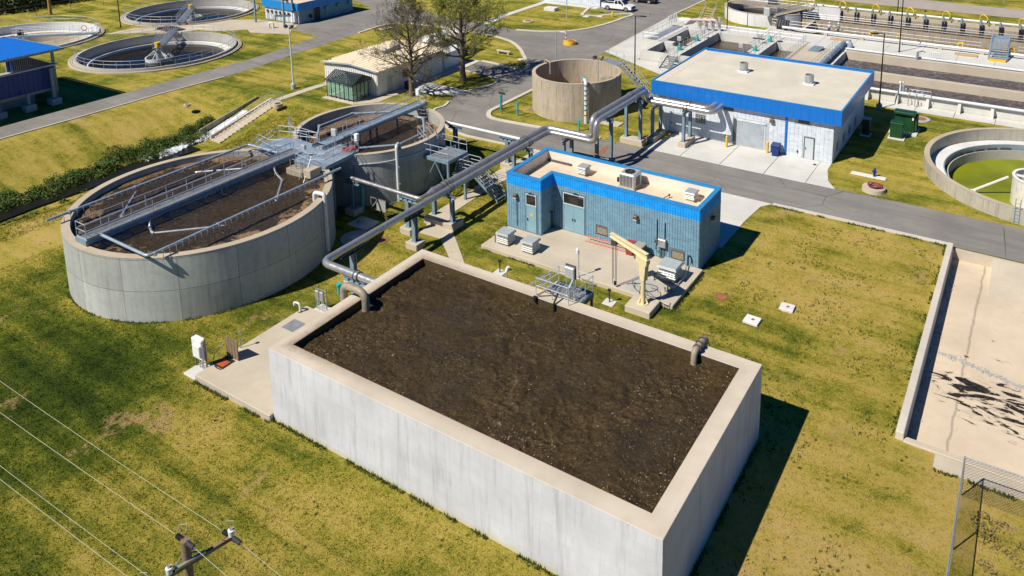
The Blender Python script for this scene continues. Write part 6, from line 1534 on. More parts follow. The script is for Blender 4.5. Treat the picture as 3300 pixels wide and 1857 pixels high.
# ================================================================== PEOPLE
def skin_mesh(name, parent, m, joints, edges, loc, rz):
    me = bpy.data.meshes.new(name)
    me.from_pydata([j[:3] for j in joints], edges, [])
    me.materials.append(m)
    o = bpy.data.objects.new(name, me); COL.objects.link(o); o.parent = parent
    sk_ = o.modifiers.new('skin', 'SKIN'); sk_.use_smooth_shade = True
    for i, j in enumerate(joints):
        me.skin_vertices[0].data[i].radius = (j[3], j[3] * (j[4] if len(j) > 4 else 1))
    me.skin_vertices[0].data[0].use_root = True
    o.modifiers.new('sub', 'SUBSURF').levels = 1
    o.modifiers['sub'].render_levels = 1
    return o
def person(x, y, z, rz, shirt, legs, label, reach):
    t = thing('person', label, 'person', (x, y, z), None, rz)
    h = R(0)
    J = [(0, 0, .98, .15, .75), (0, 0, 1.2, .16, .7), (0, .01, 1.42, .15, .7), (0, .02, 1.52, .06), (0, .03, 1.66, .095), (0, .04, 1.78, .07),
         (.10, 0, .9, .09), (.12, .03, .5, .065), (.12, 0, .08, .045), (.12, .14, .04, .04), (-.10, 0, .9, .09), (-.12, -.02, .5, .065), (-.13, -.04, .08, .045), (-.13, .1, .04, .04),
         (.2, 0, 1.4, .06), (.27, .08, 1.15, .045), (.22, .32, 1.15 + reach, .035), (.21, .41, 1.16 + reach, .03), (-.2, 0, 1.4, .06), (-.28, .1, 1.16, .045), (-.2, .34, 1.2 + reach * .5, .035), (-.19, .43, 1.21 + reach * .5, .03)]
    E_ = [(0, 1), (1, 2), (2, 3), (3, 4), (4, 5), (0, 6), (6, 7), (7, 8), (8, 9), (0, 10), (10, 11), (11, 12), (12, 13), (2, 14), (14, 15), (15, 16), (16, 17), (2, 18), (18, 19), (19, 20), (20, 21)]
    skin_mesh('body', t, M['skin'], J, E_, None, 0)
    g = 1.18
    S = [(0, 0, 1.0, .165, .78), (0, 0, 1.2, .175, .75), (0, .01, 1.42, .165, .75), (0, .015, 1.48, .10), (.2, 0, 1.4, .075), (.26, .06, 1.2, .06), (-.2, 0, 1.4, .075), (-.27, .07, 1.2, .06)]
    skin_mesh('shirt', t, shirt, S, [(0, 1), (1, 2), (2, 3), (2, 4), (4, 5), (2, 6), (6, 7)], None, 0)
    P_ = [(0, 0, .97, .165, .8), (.10, 0, .88, .105), (.12, .03, .5, .08), (.12, 0, .1, .065), (-.10, 0, .88, .105), (-.12, -.02, .5, .08), (-.13, -.04, .1, .065)]
    skin_mesh('trousers', t, legs, P_, [(0, 1), (1, 2), (2, 3), (0, 4), (4, 5), (5, 6)], None, 0)
    o_ = B().cyl((0, .03, 1.72), (0, .03, 1.86), .135, 14, .06).cyl((0, .05, 1.715), (0, .05, 1.735), .17, 14).build('hard_hat', M['white'], t, True); o_.location = (0, 0, 0)
    for sx in (-.13, .12): o_ = B().bbox(sx - .05, sx + .05, -.08, .2, 0, .1, .03).build('boot', M['dark'], t); o_.location = (0, 0, 0)
    return t
denim = plain('denim', (.03, .07, .16), .8); brown = plain('brown_trousers', (.06, .05, .04), .8); pink = plain('white_shirt', (.70, .64, .66), .8); cyan = plain('turquoise_shirt', (.01, .33, .46), .8)
person(-26.85, 118.5, 1.2, R(-20), pink, denim, 'person in pale shirt, blue jeans and white hard hat leaning at the channel rail', .1)
person(-25.55, 118.6, 1.2, R(25), cyan, brown, 'person in turquoise shirt and dark trousers with white hard hat at the channel rail', .15)

# ================================================================== BEIGE ROUND TANK
OT, OR, OH = (-44.3, 74.05), 5.05, 4.3
ot = thing('storage_tank', 'stained beige round concrete tank standing on the kerbed lawn', 'tank', (*OT, 0))
B().ring(*OT, OR - .38, OR, -.2, OH - .02, 112).build('wall', M['conc_beige'], ot)
B().ring(*OT, OR - .385, OR + .01, OH - .02, OH, 112).build('coping', M['conc_cope'], ot)
B().disc(*OT, OR - .35, 1.5, 64).build('floor', plain('dried_sludge_floor', (.20, .12, .05), .95, 0, .4, 1.5, bump=.8, bs=6), ot)
p = B().tube([(-40.75, 70.0, 0), (-40.75, 70.0, 4.55), (-41.2, 70.5, 4.75), (-41.6, 70.9, 4.3)], .19, 14, .3, 6).build('riser_pipe', M['white_pipe'], ot, True)
for k in range(7): B().cyl((-40.75, 70.0, .9 + .55 * k), (-40.75, 70.0, 1.0 + .55 * k), .215, 14).build('strap', M['galv_dark'], p)
B().cyl((-40.75, 70.0, 1.55), (-40.55, 69.85, 1.7), .12, 10).build('valve', M['teal'], p, True); B().tube([(-40.6, 69.8, 1.4), (-40.6, 69.8, 1.0)], .06, 8).build('yellow_tape', M['yellow'], p)
B().cyl((-41.25, 70.5, 4.65), (-41.45, 70.75, 4.7), .23, 12).build('top_elbow', M['teal'], p, True)
q = B().tube([(-49.3, 75.2, 3.9), (-49.3, 75.2, 4.6), (-48.2, 74.6, 4.6), (-48.2, 74.6, 3.2)], .13, 10, .2, 5).build('inlet_pipe', M['pipe_tan'], ot, True)
B().box(-41.4, -40.4, 74.4, 75.2, 3.3, 3.9).build('outlet_box', M['conc_old'], ot)
B().prism([(-44.2, 79.1), (-41.2, 77.9), (-41.0, 79.6), (-43.6, 80.3)], 4.3, 4.36).build('platform', M['steel'], ot)
railing(ot, [(-43.9, 79.0, 4.36), (-43.6, 80.3, 4.36), (-41.2, 79.6, 4.36)], M['rail'], 1.07, 1.2)
for i in range(14): B().box(-41.0 + .33 * i, -40.72 + .33 * i, 78.4, 79.4, 4.05 - .3 * i, 4.1 - .3 * i).build('tread', M['steel'], ot)
for y in (78.35, 79.45):
    B().bar((-41.1, y, 4.25), (-36.3, y, 0), .06, .24).build('stringer', M['steel'], ot); railing(ot, [(-41.1, y, 4.3), (-36.3, y, 0)], M['rail'], 1.0, 1.3)
sq = thing('valve_vault', 'square tan vault cover with a round lid beside the beige tank', 'cover', (-38.6, 71.3, 0))
B().bbox(-40.0, -37.2, 70.7, 72.0, -.1, .12, .02).build('slab', M['conc_slab'], sq); B().cyl((-38.6, 71.3, .12), (-38.6, 71.3, .2), .45, 20).build('lid', M['conc_grey'], sq, True)
sq = thing('floor_plate', 'dark brown square plate in the lawn by the teal standpipe', 'cover', (-48.0, 70.6, 0)); B().bbox(-48.6, -47.2, 70.1, 71.2, -.1, .07, .02).build('plate', M['wood'], sq)
# ================================================================== SHED, SHELTER, BACKGROUND LEFT
sh = thing('metal_shed', 'white ribbed metal shed with shallow beige metal roof behind the round tanks', 'shed', (-71, 71, 0))
SX0, SX1, SY0, SY1 = -75.5, -66.6, 65.25, 77.0
B().box(SX0, SX1, SY0, SY1, -.1, 3.1).build('wall_core', M['white_siding'], sh)
gz = 3.42
B().add([(SX0, SY0 - .002, 3.1), (SX1, SY0 - .002, 3.1), (-71.0, SY0 - .002, gz), (SX0, SY1, 3.1), (SX1, SY1, 3.1), (-71.0, SY1, gz)], [(0, 1, 2), (5, 4, 3)]).build('gable', M['white_siding'], sh)
rib = B().box(-.045, .045, -.06, 0, 0, 3.12).mesh('siding_rib', M['white_siding'])
for i in range(24): ob('siding_rib', rib, sh, (SX0 + .19 + .37 * i, SY0, 0))
rib2 = B().box(0, .03, -.035, .035, 0, 3.1).mesh('siding_rib', M['white_siding'])
for i in range(26): ob('siding_rib', rib2, sh, (SX1, SY0 + .2 + .45 * i, 0))
nr = 26
for i in range(nr):
    y = SY0 - .35 + (SY1 - SY0 + .7) * i / nr; d = (SY1 - SY0 + .7) / nr
    for (xa, za, xb, zb) in ((SX0 - .3, 3.1, -71.0, gz + .05), (-71.0, gz + .05, SX1 + .3, 3.1)):
        B().add([(xa, y, za), (xb, y, zb), (xb, y + d * .7, zb), (xa, y + d * .7, za), (xa, y + d * .8, za + .06), (xb, y + d * .8, zb + .06), (xb, y + d * .95, zb + .06), (xa, y + d * .95, za + .06), (xa, y + d, za), (xb, y + d, zb)],
                [(0, 1, 2, 3), (3, 2, 5, 4), (4, 5, 6, 7), (7, 6, 9, 8)]).build('roof_panel', M['beige_roof'], sh)
B().cyl((-70.7, 70.5, 3.55), (-70.9, 73.6, 3.75), .28, 14).build('roof_duct', M['steel'], sh, True)
B().bar((SX0 - .3, SY0 - .36, 3.12), (-71, SY0 - .36, gz + .06), .04, .18).bar((-71, SY0 - .36, gz + .06), (SX1 + .3, SY0 - .36, 3.12), .04, .18).build('roof_trim', M['vent'], sh)
B().box(SX1 + .032, SX1 + .05, 69.5, 71.0, 1.2, 2.2).build('window', M['dark_glass'], sh)
B().box(SX1 + .032, SX1 + .05, 66.8, 67.7, 0, 2.1).build('door', M['vent'], sh)
B().bbox(-65.9, -65.2, 69.0, 69.7, 0, 1.0, .04).build('utility_box', M['dark'], sh)
sl = thing('glazed_shelter', 'glass sided shelter with dark green pitched metal roof against the shed', 'shelter', (-69.5, 63.6, 0))
GX0, GX1, GY0, GY1 = -71.8, -67.5, 62.2, 65.15
B().box(GX0 - .2, GX1 + .3, GY0 - .25, GY1, -.05, .08).build('floor', M['conc_slab'], sl)
for x in [GX0 + (GX1 - GX0) * i / 6 for i in range(7)]: B().box(x - .04, x + .04, GY0 - .04, GY0 + .04, .08, 2.05).build('mullion', M['dark_roof'], sl)
for y in [GY0 + .6 * i for i in range(1, 5)]: B().box(GX1 - .04, GX1 + .04, y - .04, y + .04, .08, 2.05).build('mullion', M['dark_roof'], sl)
for i in range(6): B().box(GX0 + (GX1 - GX0) * i / 6 + .045, GX0 + (GX1 - GX0) * (i + 1) / 6 - .045, GY0 - .006, GY0 + .006, .3, 2.0).build('pane', M['glass'], sl)
for i in range(4): B().box(GX1 - .006, GX1 + .006, GY0 + .6 * i + .045, GY0 + .6 * (i + 1) - .045, .3, 2.0).build('pane', M['glass'], sl)
B().box(GX0, GX1, GY0 - .03, GY0 + .03, 2.05, 2.14).box(GX1 - .03, GX1 + .03, GY0 + .03, GY1, 2.05, 2.14).box(GX0 - .03, GX0 + .03, GY0 + .03, GY1, 2.05, 2.14).box(GX0, GX1, GY0 - .03, GY0 + .03, .22, .29).build('frame', M['dark_roof'], sl)
B().box(GX0 - .006, GX0 + .006, GY0 + .04, GY1, .3, 2.0).build('pane', M['glass'], sl)
for i in range(15):
    xa = GX0 - .2 + (GX1 - GX0 + .4) * i / 15; d = (GX1 - GX0 + .4) / 15
    B().add([(xa, GY0 - .25, 2.12), (xa + d * .85, GY0 - .25, 2.12), (xa + d * .85, 63.75, 3.05), (xa, 63.75, 3.05), (xa + d * .88, GY0 - .25, 2.18), (xa + d, GY0 - .25, 2.18), (xa + d, 63.75, 3.11), (xa + d * .88, 63.75, 3.11)], [(0, 1, 2, 3), (1, 4, 7, 2), (4, 5, 6, 7)]).build('roof_panel', M['dark_roof'], sl)
    B().add([(xa, 63.75, 3.05), (xa + d, 63.75, 3.05), (xa + d, GY1, 2.35), (xa, GY1, 2.35)], [(0, 1, 2, 3)]).build('roof_panel', M['dark_roof'], sl)
B().add([(GX1 + .1, GY0, 2.13), (GX1 + .1, GY1, 2.13), (GX1 + .1, GY1, 2.36), (GX1 + .1, 63.75, 3.04)], [(0, 1, 2, 3)]).build('gable_end', M['dark_roof'], sl)
t = thing('pump_motor', 'vertical teal and white pump inside the glazed shelter', 'pump', (-68.4, 63.0, 0)); B().cyl((-68.4, 63.2, .08), (-68.4, 63.2, 1.6), .28, 14).build('casing', M['white'], t, True); B().cyl((-68.4, 63.2, .5), (-68.4, 63.2, .75), .36, 14).build('flange', M['teal'], t, True)
t = thing('pump_motor', 'pale pump housing deeper inside the glazed shelter', 'pump', (-70.3, 63.9, 0)); B().bbox(-70.7, -69.6, 63.5, 64.3, .08, 1.2, .1).build('casing', M['vent'], t)
s2_ = thing('metal_shed', 'smaller tan ribbed shed with pale roof behind the bare tree', 'shed', (-71.5, 82, 0))
B().box(-73.5, -70.2, 79.5, 86.5, -.1, 2.9).build('wall', M['beige_roof'], s2_)
for i in range(14): B().box(-73.7, -70.0, 79.3 + .53 * i, 79.3 + .53 * i + .5, 2.9, 2.98 + .03 * (i % 2)).build('roof_panel', M['white_siding'], s2_)
ub = thing('meter_house', 'small white utility enclosure with yellow pipes beside the leafy tree', 'enclosure', (-67.9, 79.5, 0))
B().bbox(-69.0, -67.3, 78.2, 81.6, 0, 2.15, .04).build('body', M['white_siding'], ub); B().add([(-69.2, 78.0, 2.15), (-67.1, 78.0, 2.15), (-67.1, 81.8, 2.15), (-69.2, 81.8, 2.15), (-68.15, 78.0, 2.5), (-68.15, 81.8, 2.5)], [(0, 1, 4), (2, 3, 5), (0, 4, 5, 3), (1, 2, 5, 4), (0, 3, 2, 1)]).build('roof', M['white'], ub)
B().tube([(-68.9, 78.0, 0), (-68.9, 78.0, 2.0), (-68.3, 78.0, 2.0)], .06, 8, .15).build('yellow_pipe', M['yellow'], ub); B().tube([(-68.4, 78.0, 0), (-68.4, 77.9, .9), (-67.9, 77.9, .6)], .06, 8, .15).build('yellow_pipe', M['yellow'], ub)
B().bbox(-68.2, -67.6, 78.05, 78.2, 1.0, 1.5, .02).build('panel', M['teal'], ub)

# ---- clarifiers
def clarifier(c, label, drained, ang, wm):
    t = thing('clarifier', label, 'tank', (*c, 0)); ri = 10.15
    wall = M['conc_grey'] if not drained else M['conc_white']
    B().ring(*c, ri, ri + .3, -3.0, .45, 112).build('wall', wall, t)
    B().ring(*c, ri + .3, 11.15, -.1, .18, 112).build('coping_ring', M['conc_slab'], t)
    for k, r_ in enumerate((10.6, 10.85)): B().ring(*c, r_, r_ + .05, .18, .2, 112).build('joint', M['galv_dark'], t)
    if not drained:
        B().disc(*c, ri, -1.15, 96).build('water', M['w_clar'], t)
        B().ring(*c, 9.0, 9.9, -1.05, -.92, 112).build('launder', M['conc_white'], t)
        B().ring(*c, 8.85, 9.0, -1.3, -.75, 112).build('weir', M['white'], t)
    else:
        B().disc(*c, ri, -2.4, 96).build('floor', M['conc_old'], t)
        B().ring(*c, 9.0, 9.9, -1.05, -.9, 112).build('launder', M['conc_white'], t)
        B().ring(*c, 8.6, 9.0, -2.4, -.9, 112).build('inner_wall', M['conc_slab'], t)
    rp = [(c[0] + (ri + .15) * math.cos(2 * math.pi * i / 72), c[1] + (ri + .15) * math.sin(2 * math.pi * i / 72), .45) for i in range(72)]
    railing(t, rp, M['rail'], 1.07, 1.75, closed=True, posts=False)
    q = [x for x in t.children if x.name.startswith('railing')][-1]
    pm_ = B().cyl((0, 0, 0), (0, 0, 1.07), .026, 6).mesh('post', M['rail'])
    for i in range(0, 72, 2): ob('post', pm_, q, rp[i])
    u = Vector((math.cos(ang), math.sin(ang), 0)); n_ = Vector((-u.y, u.x, 0)); cc = Vector((*c, 0))
    L = 11.2
    b = B()
    for s in (-.55, .55): b.bar(cc + n_ * s + Vector((0, 0, .6)) - u * .8, cc + u * L + n_ * s + Vector((0, 0, .6)), .07, .24)
    b.build('bridge_beams', M['bluesteel'], t)
    gb = B()
    for k in range(44): q_ = cc + u * (-.7 + .27 * k) + Vector((0, 0, .74)); gb.bar(q_, q_ + u * .15, 1.0, .04)
    gb.build('bridge_deck', M['steel'] if not drained else M['white'], t)
    for s in (-.55, .55): railing(t, [cc - u * .8 + n_ * s + Vector((0, 0, .76)), cc + u * L + n_ * s + Vector((0, 0, .76))], M['rail'] if not drained else M['white'], 1.15, 1.3, .032)
    B().cyl(cc + Vector((0, 0, -2.4)), cc + Vector((0, 0, .5)), .45, 16).build('centre_column', M['vent'], t, True)
    B().ring(*c, 1.75, 1.85, -1.3, -.7, 40).build('stilling_well', M['white_pipe'], t)
    for k in range(6):
        a = k * math.pi / 3; B().cyl((c[0] + .3 * math.cos(a), c[1] + .3 * math.sin(a), .45), (c[0] + 1.8 * math.cos(a), c[1] + 1.8 * math.sin(a), -.75), .06, 6).build('strut', M['white_pipe'], t)
    B().bbox(c[0] - .35, c[0] + .35, c[1] - .35, c[1] + .35, .76, 1.5, .08).build('drive', M['yellow'] if not drained else M['dark'], t)
    mp = cc + u * 8.8 + n_ * .6 + Vector((0, 0, 1.35)); 
    if drained or c == CL['a']:
        rg = B(); pts_ = [tuple(mp + u * .38 * math.cos(i * .3927) + Vector((0, 0, .38 * math.sin(i * .3927)))) for i in range(16)]
        rg.tube(pts_, .06, 8, closed=True).build('life_ring', M['red'] if False else M['orange'], t, True)
    if drained:
        for k in range(5): B().bar((c[0] + 1.5 + k * 1.3, c[1] - 3 + .5 * k, -1.4), (c[0] + 2.6 + k * 1.3, c[1] - 4.2 + .4 * k, -1.3), .5, .12).build('loose_panel', M['dark'] if k % 2 else M['conc_slab'], t)
    return t
clarifier(CL['a'], 'nearest round clarifier with dark water and a railed bridge to its centre', False, R(137), None)
clarifier(CL['b'], 'farthest round clarifier with dark water beside the teal building', False, R(-42), None)
clarifier(CL['c'], 'drained round clarifier with white walls behind the blue roofed building', True, R(41), None)
wp2 = thing('walkway_planks', 'stack of dark planks and frames on the pavement between the clarifiers', 'planks', (-120.5, 73, 0))
for k in range(8): B().box(-122.6, -118.2, 72.0 + .3 * k, 72.25 + .3 * k, .1 + .06 * (k % 3), .18 + .06 * (k % 3)).build('plank', M['dark'] if k % 3 else M['galv_dark'], wp2)
railing(wp2, [(-122.8, 71.8, .1), (-118.0, 71.8, .1)], M['galv_dark'], 1.1, 1.2)
pipe_w = thing('vent_pipe', 'white arched pipe stub on the pavement by the farthest clarifier', 'vent pipe', (-106.5, 82.5, 0))
B().tube([(-107.3, 81.9, 0), (-107.3, 81.9, .9), (-106.6, 82.2, .9), (-106.6, 82.2, 0)], .15, 10, .3, 5).build('pipe', M['white_pipe'], pipe_w, True)
# ---- blue roofed press building at the left edge
pb = thing('press_building', 'open sided building with bright blue standing seam roof and dark blue siding', 'building', (-103.5, 33, 0))
QX0, QX1, QY0, QY1 = -110.0, -98.4, 14.0, 45.2
for i in range(76):
    y = 13.6 + .42 * i
    if y > 45.9: break
    B().add([(-110.6, y, 6.05), (-97.0, y, 6.5), (-97.0, y + .36, 6.5), (-110.6, y + .36, 6.05), (-110.6, y + .37, 6.14), (-97.0, y + .37, 6.59), (-97.0, y + .42, 6.59), (-110.6, y + .42, 6.14)], [(0, 1, 2, 3), (3, 2, 5, 4), (4, 5, 6, 7)]).build('roof_panel', M['roof_blue'], pb)
B().bar((-97.0, 13.6, 6.36), (-97.0, 45.9, 6.36), .12, .26).bar((-97.05, 45.9, 6.35), (-110.6, 45.9, 5.92), .12, .26).build('eaves_beam', M['bluesteel'], pb)
for y in (45.2, 38.6, 32, 25, 18): 
    for x in (QX1, QX0): B().box(x - .13, x + .13, y - .13, y + .13, 1.2, 6.2).build('column', M['bluesteel'], pb)
for i in range(62):
    y = 14 + .5 * i
    B().box(QX1 + .16, QX1 + .2, y + .01, y + .25, 1.75, 4.35).box(QX1 + .2, QX1 + .24, y + .25, y + .49, 1.75, 4.35).build('siding_sheet', M['siding_blue'], pb)
for i in range(23):
    x = QX0 + .5 * i
    B().box(x + .01, x + .25, QY1 + .16, QY1 + .2, 1.75, 4.35).box(x + .25, x + .49, QY1 + .2, QY1 + .24, 1.75, 4.35).build('siding_sheet', M['siding_blue'], pb)
B().box(QX1 + .1, QX1 + .36, 14, QY1 + .3, 4.35, 4.5).build('siding_cap', M['steel'], pb)
B().box(QX0, QX1, 14, QY1, 1.4, 1.7).build('floor_slab', M['conc_grey'], pb)
B().box(-108.5, -100.0, 15, 43.5, -.1, 1.4).build('base_wall', M['conc_grey'], pb)
for y in (44.3, 41.6, 38.6, 34, 30):
    q = B().bbox(-97.9, -96.7, y - .55, y + .55, -.1, .75, .03).build('plinth', M['conc_grey'], pb)
    B().box(-97.45, -97.15, y - .15, y + .15, .75, 4.3 if y in (44.3, 38.6, 34, 30) else 2.0).build('post', M['bluesteel'], q)
for k in range(4): B().cyl((-97.9 + .0 * k, 45.0 - .16 * k, .4), (-97.95, 45.0 - .16 * k, 4.2), .06, 8).build('conduit', M['woodpale'], pb)
B().bbox(-106, -102, 30, 40, 1.7, 4.2, .1).build('press_machine', M['galv_dark'], pb)
# ---- teal building at the top
tb = thing('control_building', 'teal block building with bright blue fascia at the top of the site', 'building', (-109.5, 92, 0))
B().box(-113.8, -105.3, 86.4, 98.2, -.1, 3.0).build('wall_core', M['mortar'], tb)
block_wall(tb, -113.8, 86.4, -105.3, 86.4, .05, 2.3, M['block_big'], None, ribs=1, proud=.02); block_wall(tb, -105.3, 86.4, -105.3, 98.2, .05, 2.3, M['block_teal'], None, [(3.2, 4.3, .05, 2.3)], ribs=1, proud=.02)
for i in range(12): B().box(-114.1 + .74 * i, -113.38 + .74 * i, 86.05, 86.12, 2.25, 3.55).build('fascia_sheet', M['fascia_light'], tb)
for i in range(16): B().box(-105.2 - .0, -105.13, 86.12 + .775 * i, 86.88 + .775 * i, 2.25, 3.55).build('fascia_sheet', M['fascia_light'], tb)
B().box(-114.1, -105.2, 86.12, 98.5, 3.1, 3.3).build('roof', M['roof_membrane'], tb)
B().box(-105.29, -105.24, 89.6, 90.7, .05, 2.2).build('door', M['dark'], tb)
for y in (92.0, 94.6, 97.2):
    q = B().bbox(-105.1, -104.75, y - .25, y + .25, 1.5, 2.1, .04).build('teal_meter', M['teal'], tb)
    if y < 93: B().bar((-104.95, y, 0), (-104.95, y, 1.5), .06).build('stand', M['steel'], q)
for k in range(6):
    q = B().bbox(-113.2 + 1.05 * k, -112.85 + 1.05 * k, 86.15, 86.34, 1.3, 1.75, .03).build('meter_box', M['galv_dark'], tb); B().tube([(-113.0 + 1.05 * k, 86.2, .1), (-113.0 + 1.05 * k, 86.2, 1.3)], .05, 6).build('conduit', M['steel'], q)
B().bbox(-106.6, -105.8, 85.8, 86.3, .4, 1.9, .04).build('cabinet', M['white'], tb)
B().cyl((-105.1, 88.6, 1.0), (-105.05, 88.6, 1.02), .35, 14).build('hose_reel', M['dark'], tb)
gf = thing('hoist_frame', 'steel gantry frame with a yellow hoist at the front of the teal building', 'gantry', (-107.5, 84.6, 0))
for x, y in ((-106.4, 84.2), (-106.2, 85.9), (-112.8, 83.6)): B().box(x - .12, x + .12, y - .12, y + .12, 0, 4.3).build('post', M['bluesteel'], gf)
B().bar((-106.4, 84.2, 4.3), (-106.2, 85.9, 4.3), .2, .25).bar((-106.4, 84.2, 4.3), (-112.8, 83.6, 4.3), .15, .2).build('beam', M['bluesteel'], gf); B().bbox(-106.5, -106.1, 84.8, 85.2, 3.6, 4.15, .06).build('hoist', M['cream'], gf)
# ---- building behind the parked pickup
tb2 = thing('office_building', 'pale blue block building cut off by the top edge beside the pickup', 'building', (-75, 128, 0))
B().box(-83, -68.6, 123.0, 136, -.1, 4.0).build('wall_core', M['mortar_pale'], tb2); block_wall(tb2, -83, 123.0, -68.6, 123.0, .05, 3.9, M['block_big'], None, ribs=1, proud=.02); block_wall(tb2, -68.6, 123, -68.6, 136, .05, 3.9, M['block_teal'], None, ribs=1, proud=.02)
for i in range(16): B().box(-83.3 + .93 * i, -82.4 + .93 * i, 122.7, 122.77, 3.0, 4.4).build('fascia_sheet', M['fascia_light'], tb2)
B().box(-83.3, -68.4, 122.77, 136, 4.0, 4.2).build('roof', M['roof_membrane'], tb2)
t = thing('low_building', 'blue painted wall end of a low building at the top of the road', 'building', (-106, 118, 0))
B().box(-112, -104.5, 114.5, 122, -.1, 3.4).build('wall', M['block_teal'], t); B().box(-112.3, -104.2, 114.2, 122.3, 3.4, 3.9).build('roof', M['fascia_light'], t)
# ---- small things on the back lawns
manhole(-90.7, 91.2, .95, .16, 'concrete ring manhole with rust lid on the lawn by the road bend'); manhole(-79.5, 106.4 - 3.0 + .0, .0001 + .8, .2, 'low concrete ring manhole beside the white path')
manhole(-70.0 - 3.6, 107.2, .95, .14, 'concrete ring manhole on the rounded lawn left of the lamp post')
manhole(-74.1, 56.9, .55, .35, 'pale stub manhole on the grass left of the bank steps', 'conc_slab', 'galv_dark')
manhole(-83.6, 51.9, .4, .1, 'small rough manhole on the far grassy bank', 'conc_slab', 'wood')
yi = thing('yellow_manhole', 'yellow painted round island with rust lid and striped post in the road junction', 'manhole', (-59.6, 97.8, 0))
B().cyl((-59.7, 97.8, 0), (-59.7, 97.8, .5), 1.0, 36, .95).build('collar', M['yellow'], yi, True); B().cyl((-59.4, 97.8, .5), (-59.4, 97.8, .56), .52, 24).build('lid', M['redbrown'], yi, True)
for k in range(5): B().cyl((-60.4, 97.9, .5 + .3 * k), (-60.4, 97.9, .8 + .3 * k), .08, 10).build('post_band', M['white'] if k % 2 else M['orange'], yi, True)
hy2 = thing('hydrant', 'yellow hydrant on the rounded lawn near the parked pickup', 'hydrant', (-62.6, 117.5, 0))
B().cyl((-62.9, 117.2, 0), (-62.9, 117.2, .8), .14, 12).build('barrel', M['yellow'], hy2, True); B().cyl((-62.9, 117.2, .8), (-62.9, 117.2, .98), .17, 12, .06).build('bonnet', M['yellow'], hy2, True); B().cyl((-63.15, 117.2, .6), (-62.65, 117.2, .6), .08, 10).build('nozzle', M['yellow'], hy2)
square_cover(-75.0, 116.6, 1.1, .8, .55, 'white block plinth with a thin post on the top lawn', R(2), False)
square_cover(-66.9, 115.1, .5, .4, .12, 'white flat cover on the rounded lawn by the lamp post', 0, False)
square_cover(-64.9, 116.4, .5, .4, .12, 'white flat cover on the rounded lawn nearest the yellow hydrant', 0, False)
square_cover(-51.2, 121.2, .9, .5, .35, 'white block with a dark knob on the grass by the far pavement', R(5), False)
square_cover(-61.2, 87.2, .4, .3, .1, 'small white cover on the lawn beside the parking bay', 0, False)
bn = thing('bench', 'low tan bench on the lawn behind the leafy tree', 'bench', (-64.5, 90, 0))
B().bbox(-66.2, -63.8, 88.2, 88.7, .35, .5, .03).build('seat', M['conc_slab'], bn)
for x in (-65.9, -64.2): B().box(x - .15, x + .15, 88.25, 88.65, 0, .35).build('leg', M['conc_slab'], bn)
sg = thing('signpost', 'green street sign on a thin post at the island tip', 'sign', (-50.2, 67.9, 0))
B().cyl((-50.3, 67.9, 0), (-50.3, 67.9, 2.4), .035, 8).build('post', M['galv_dark'], sg); B().box(-50.75, -49.85, 67.88, 67.92, 2.25, 2.5).build('blade', M['teal'] if False else M['green_cab'], sg)
# ---- fences
def chain_fence(name, label, pts, h, sp, m, group=None, meshm=None, barbed=False):
    t = thing('chain_link_fence', label, 'fence', pts[0], group)
    b = B()
    for p, q in zip(pts[:-1], pts[1:]): b.cyl(Vector(p) + Vector((0, 0, h)), Vector(q) + Vector((0, 0, h)), .03, 6)
    b.build('top_rail', m, t)
    pm_ = B().cyl((0, 0, -.1), (0, 0, h + .05), .035, 8).mesh('post', m)
    for p in path_posts(pts, sp): ob('post', pm_, t, p)
    if meshm:
        w = B()
        for p, q in zip(pts[:-1], pts[1:]):
            p, q = Vector(p), Vector(q); L = (q - p).length; u = (q - p) / L; k = .16
            n_ = int(L / k)
            for i in range(-int(h / k), n_):
                for s in (1, -1):
                    a0, a1 = i * k, i * k + h
                    z0, z1 = (0, h) if s == 1 else (h, 0)
                    lo, hi = max(a0, 0), min(a1, L)
                    if hi - lo < .05: continue
                    za = z0 + (z1 - z0) * (lo - a0) / h; zb = z0 + (z1 - z0) * (hi - a0) / h
                    A, C_ = p + u * lo + Vector((0, 0, za)), p + u * hi + Vector((0, 0, zb))
                    w.bar(A, C_, .007, .007)
        stuff(w.build('wire_mesh', meshm, t))
    return t
chain_fence('f', 'bright galvanised chain link fence at the lower right corner', [(-1.1, 20, 0), (-1.0, 29.6, 0), (-1.0, 36.3, 0), (14, 36.6, 0)], 2.05, 3.3, M['steel'], None, M['galv_dark'])
chain_fence('f', 'far chain link fence in front of the dark thicket at top left', [(-158, 30, 0), (-151, 62, 0), (-149, 84, 0), (-160, 104, 0)], 2.0, 5, M['galv_dark'])
chain_fence('f', 'far wire fence beyond the pale road at top right', [(-16, 163, 0), (60, 160, 0)], 2.2, 5, M['rail'])
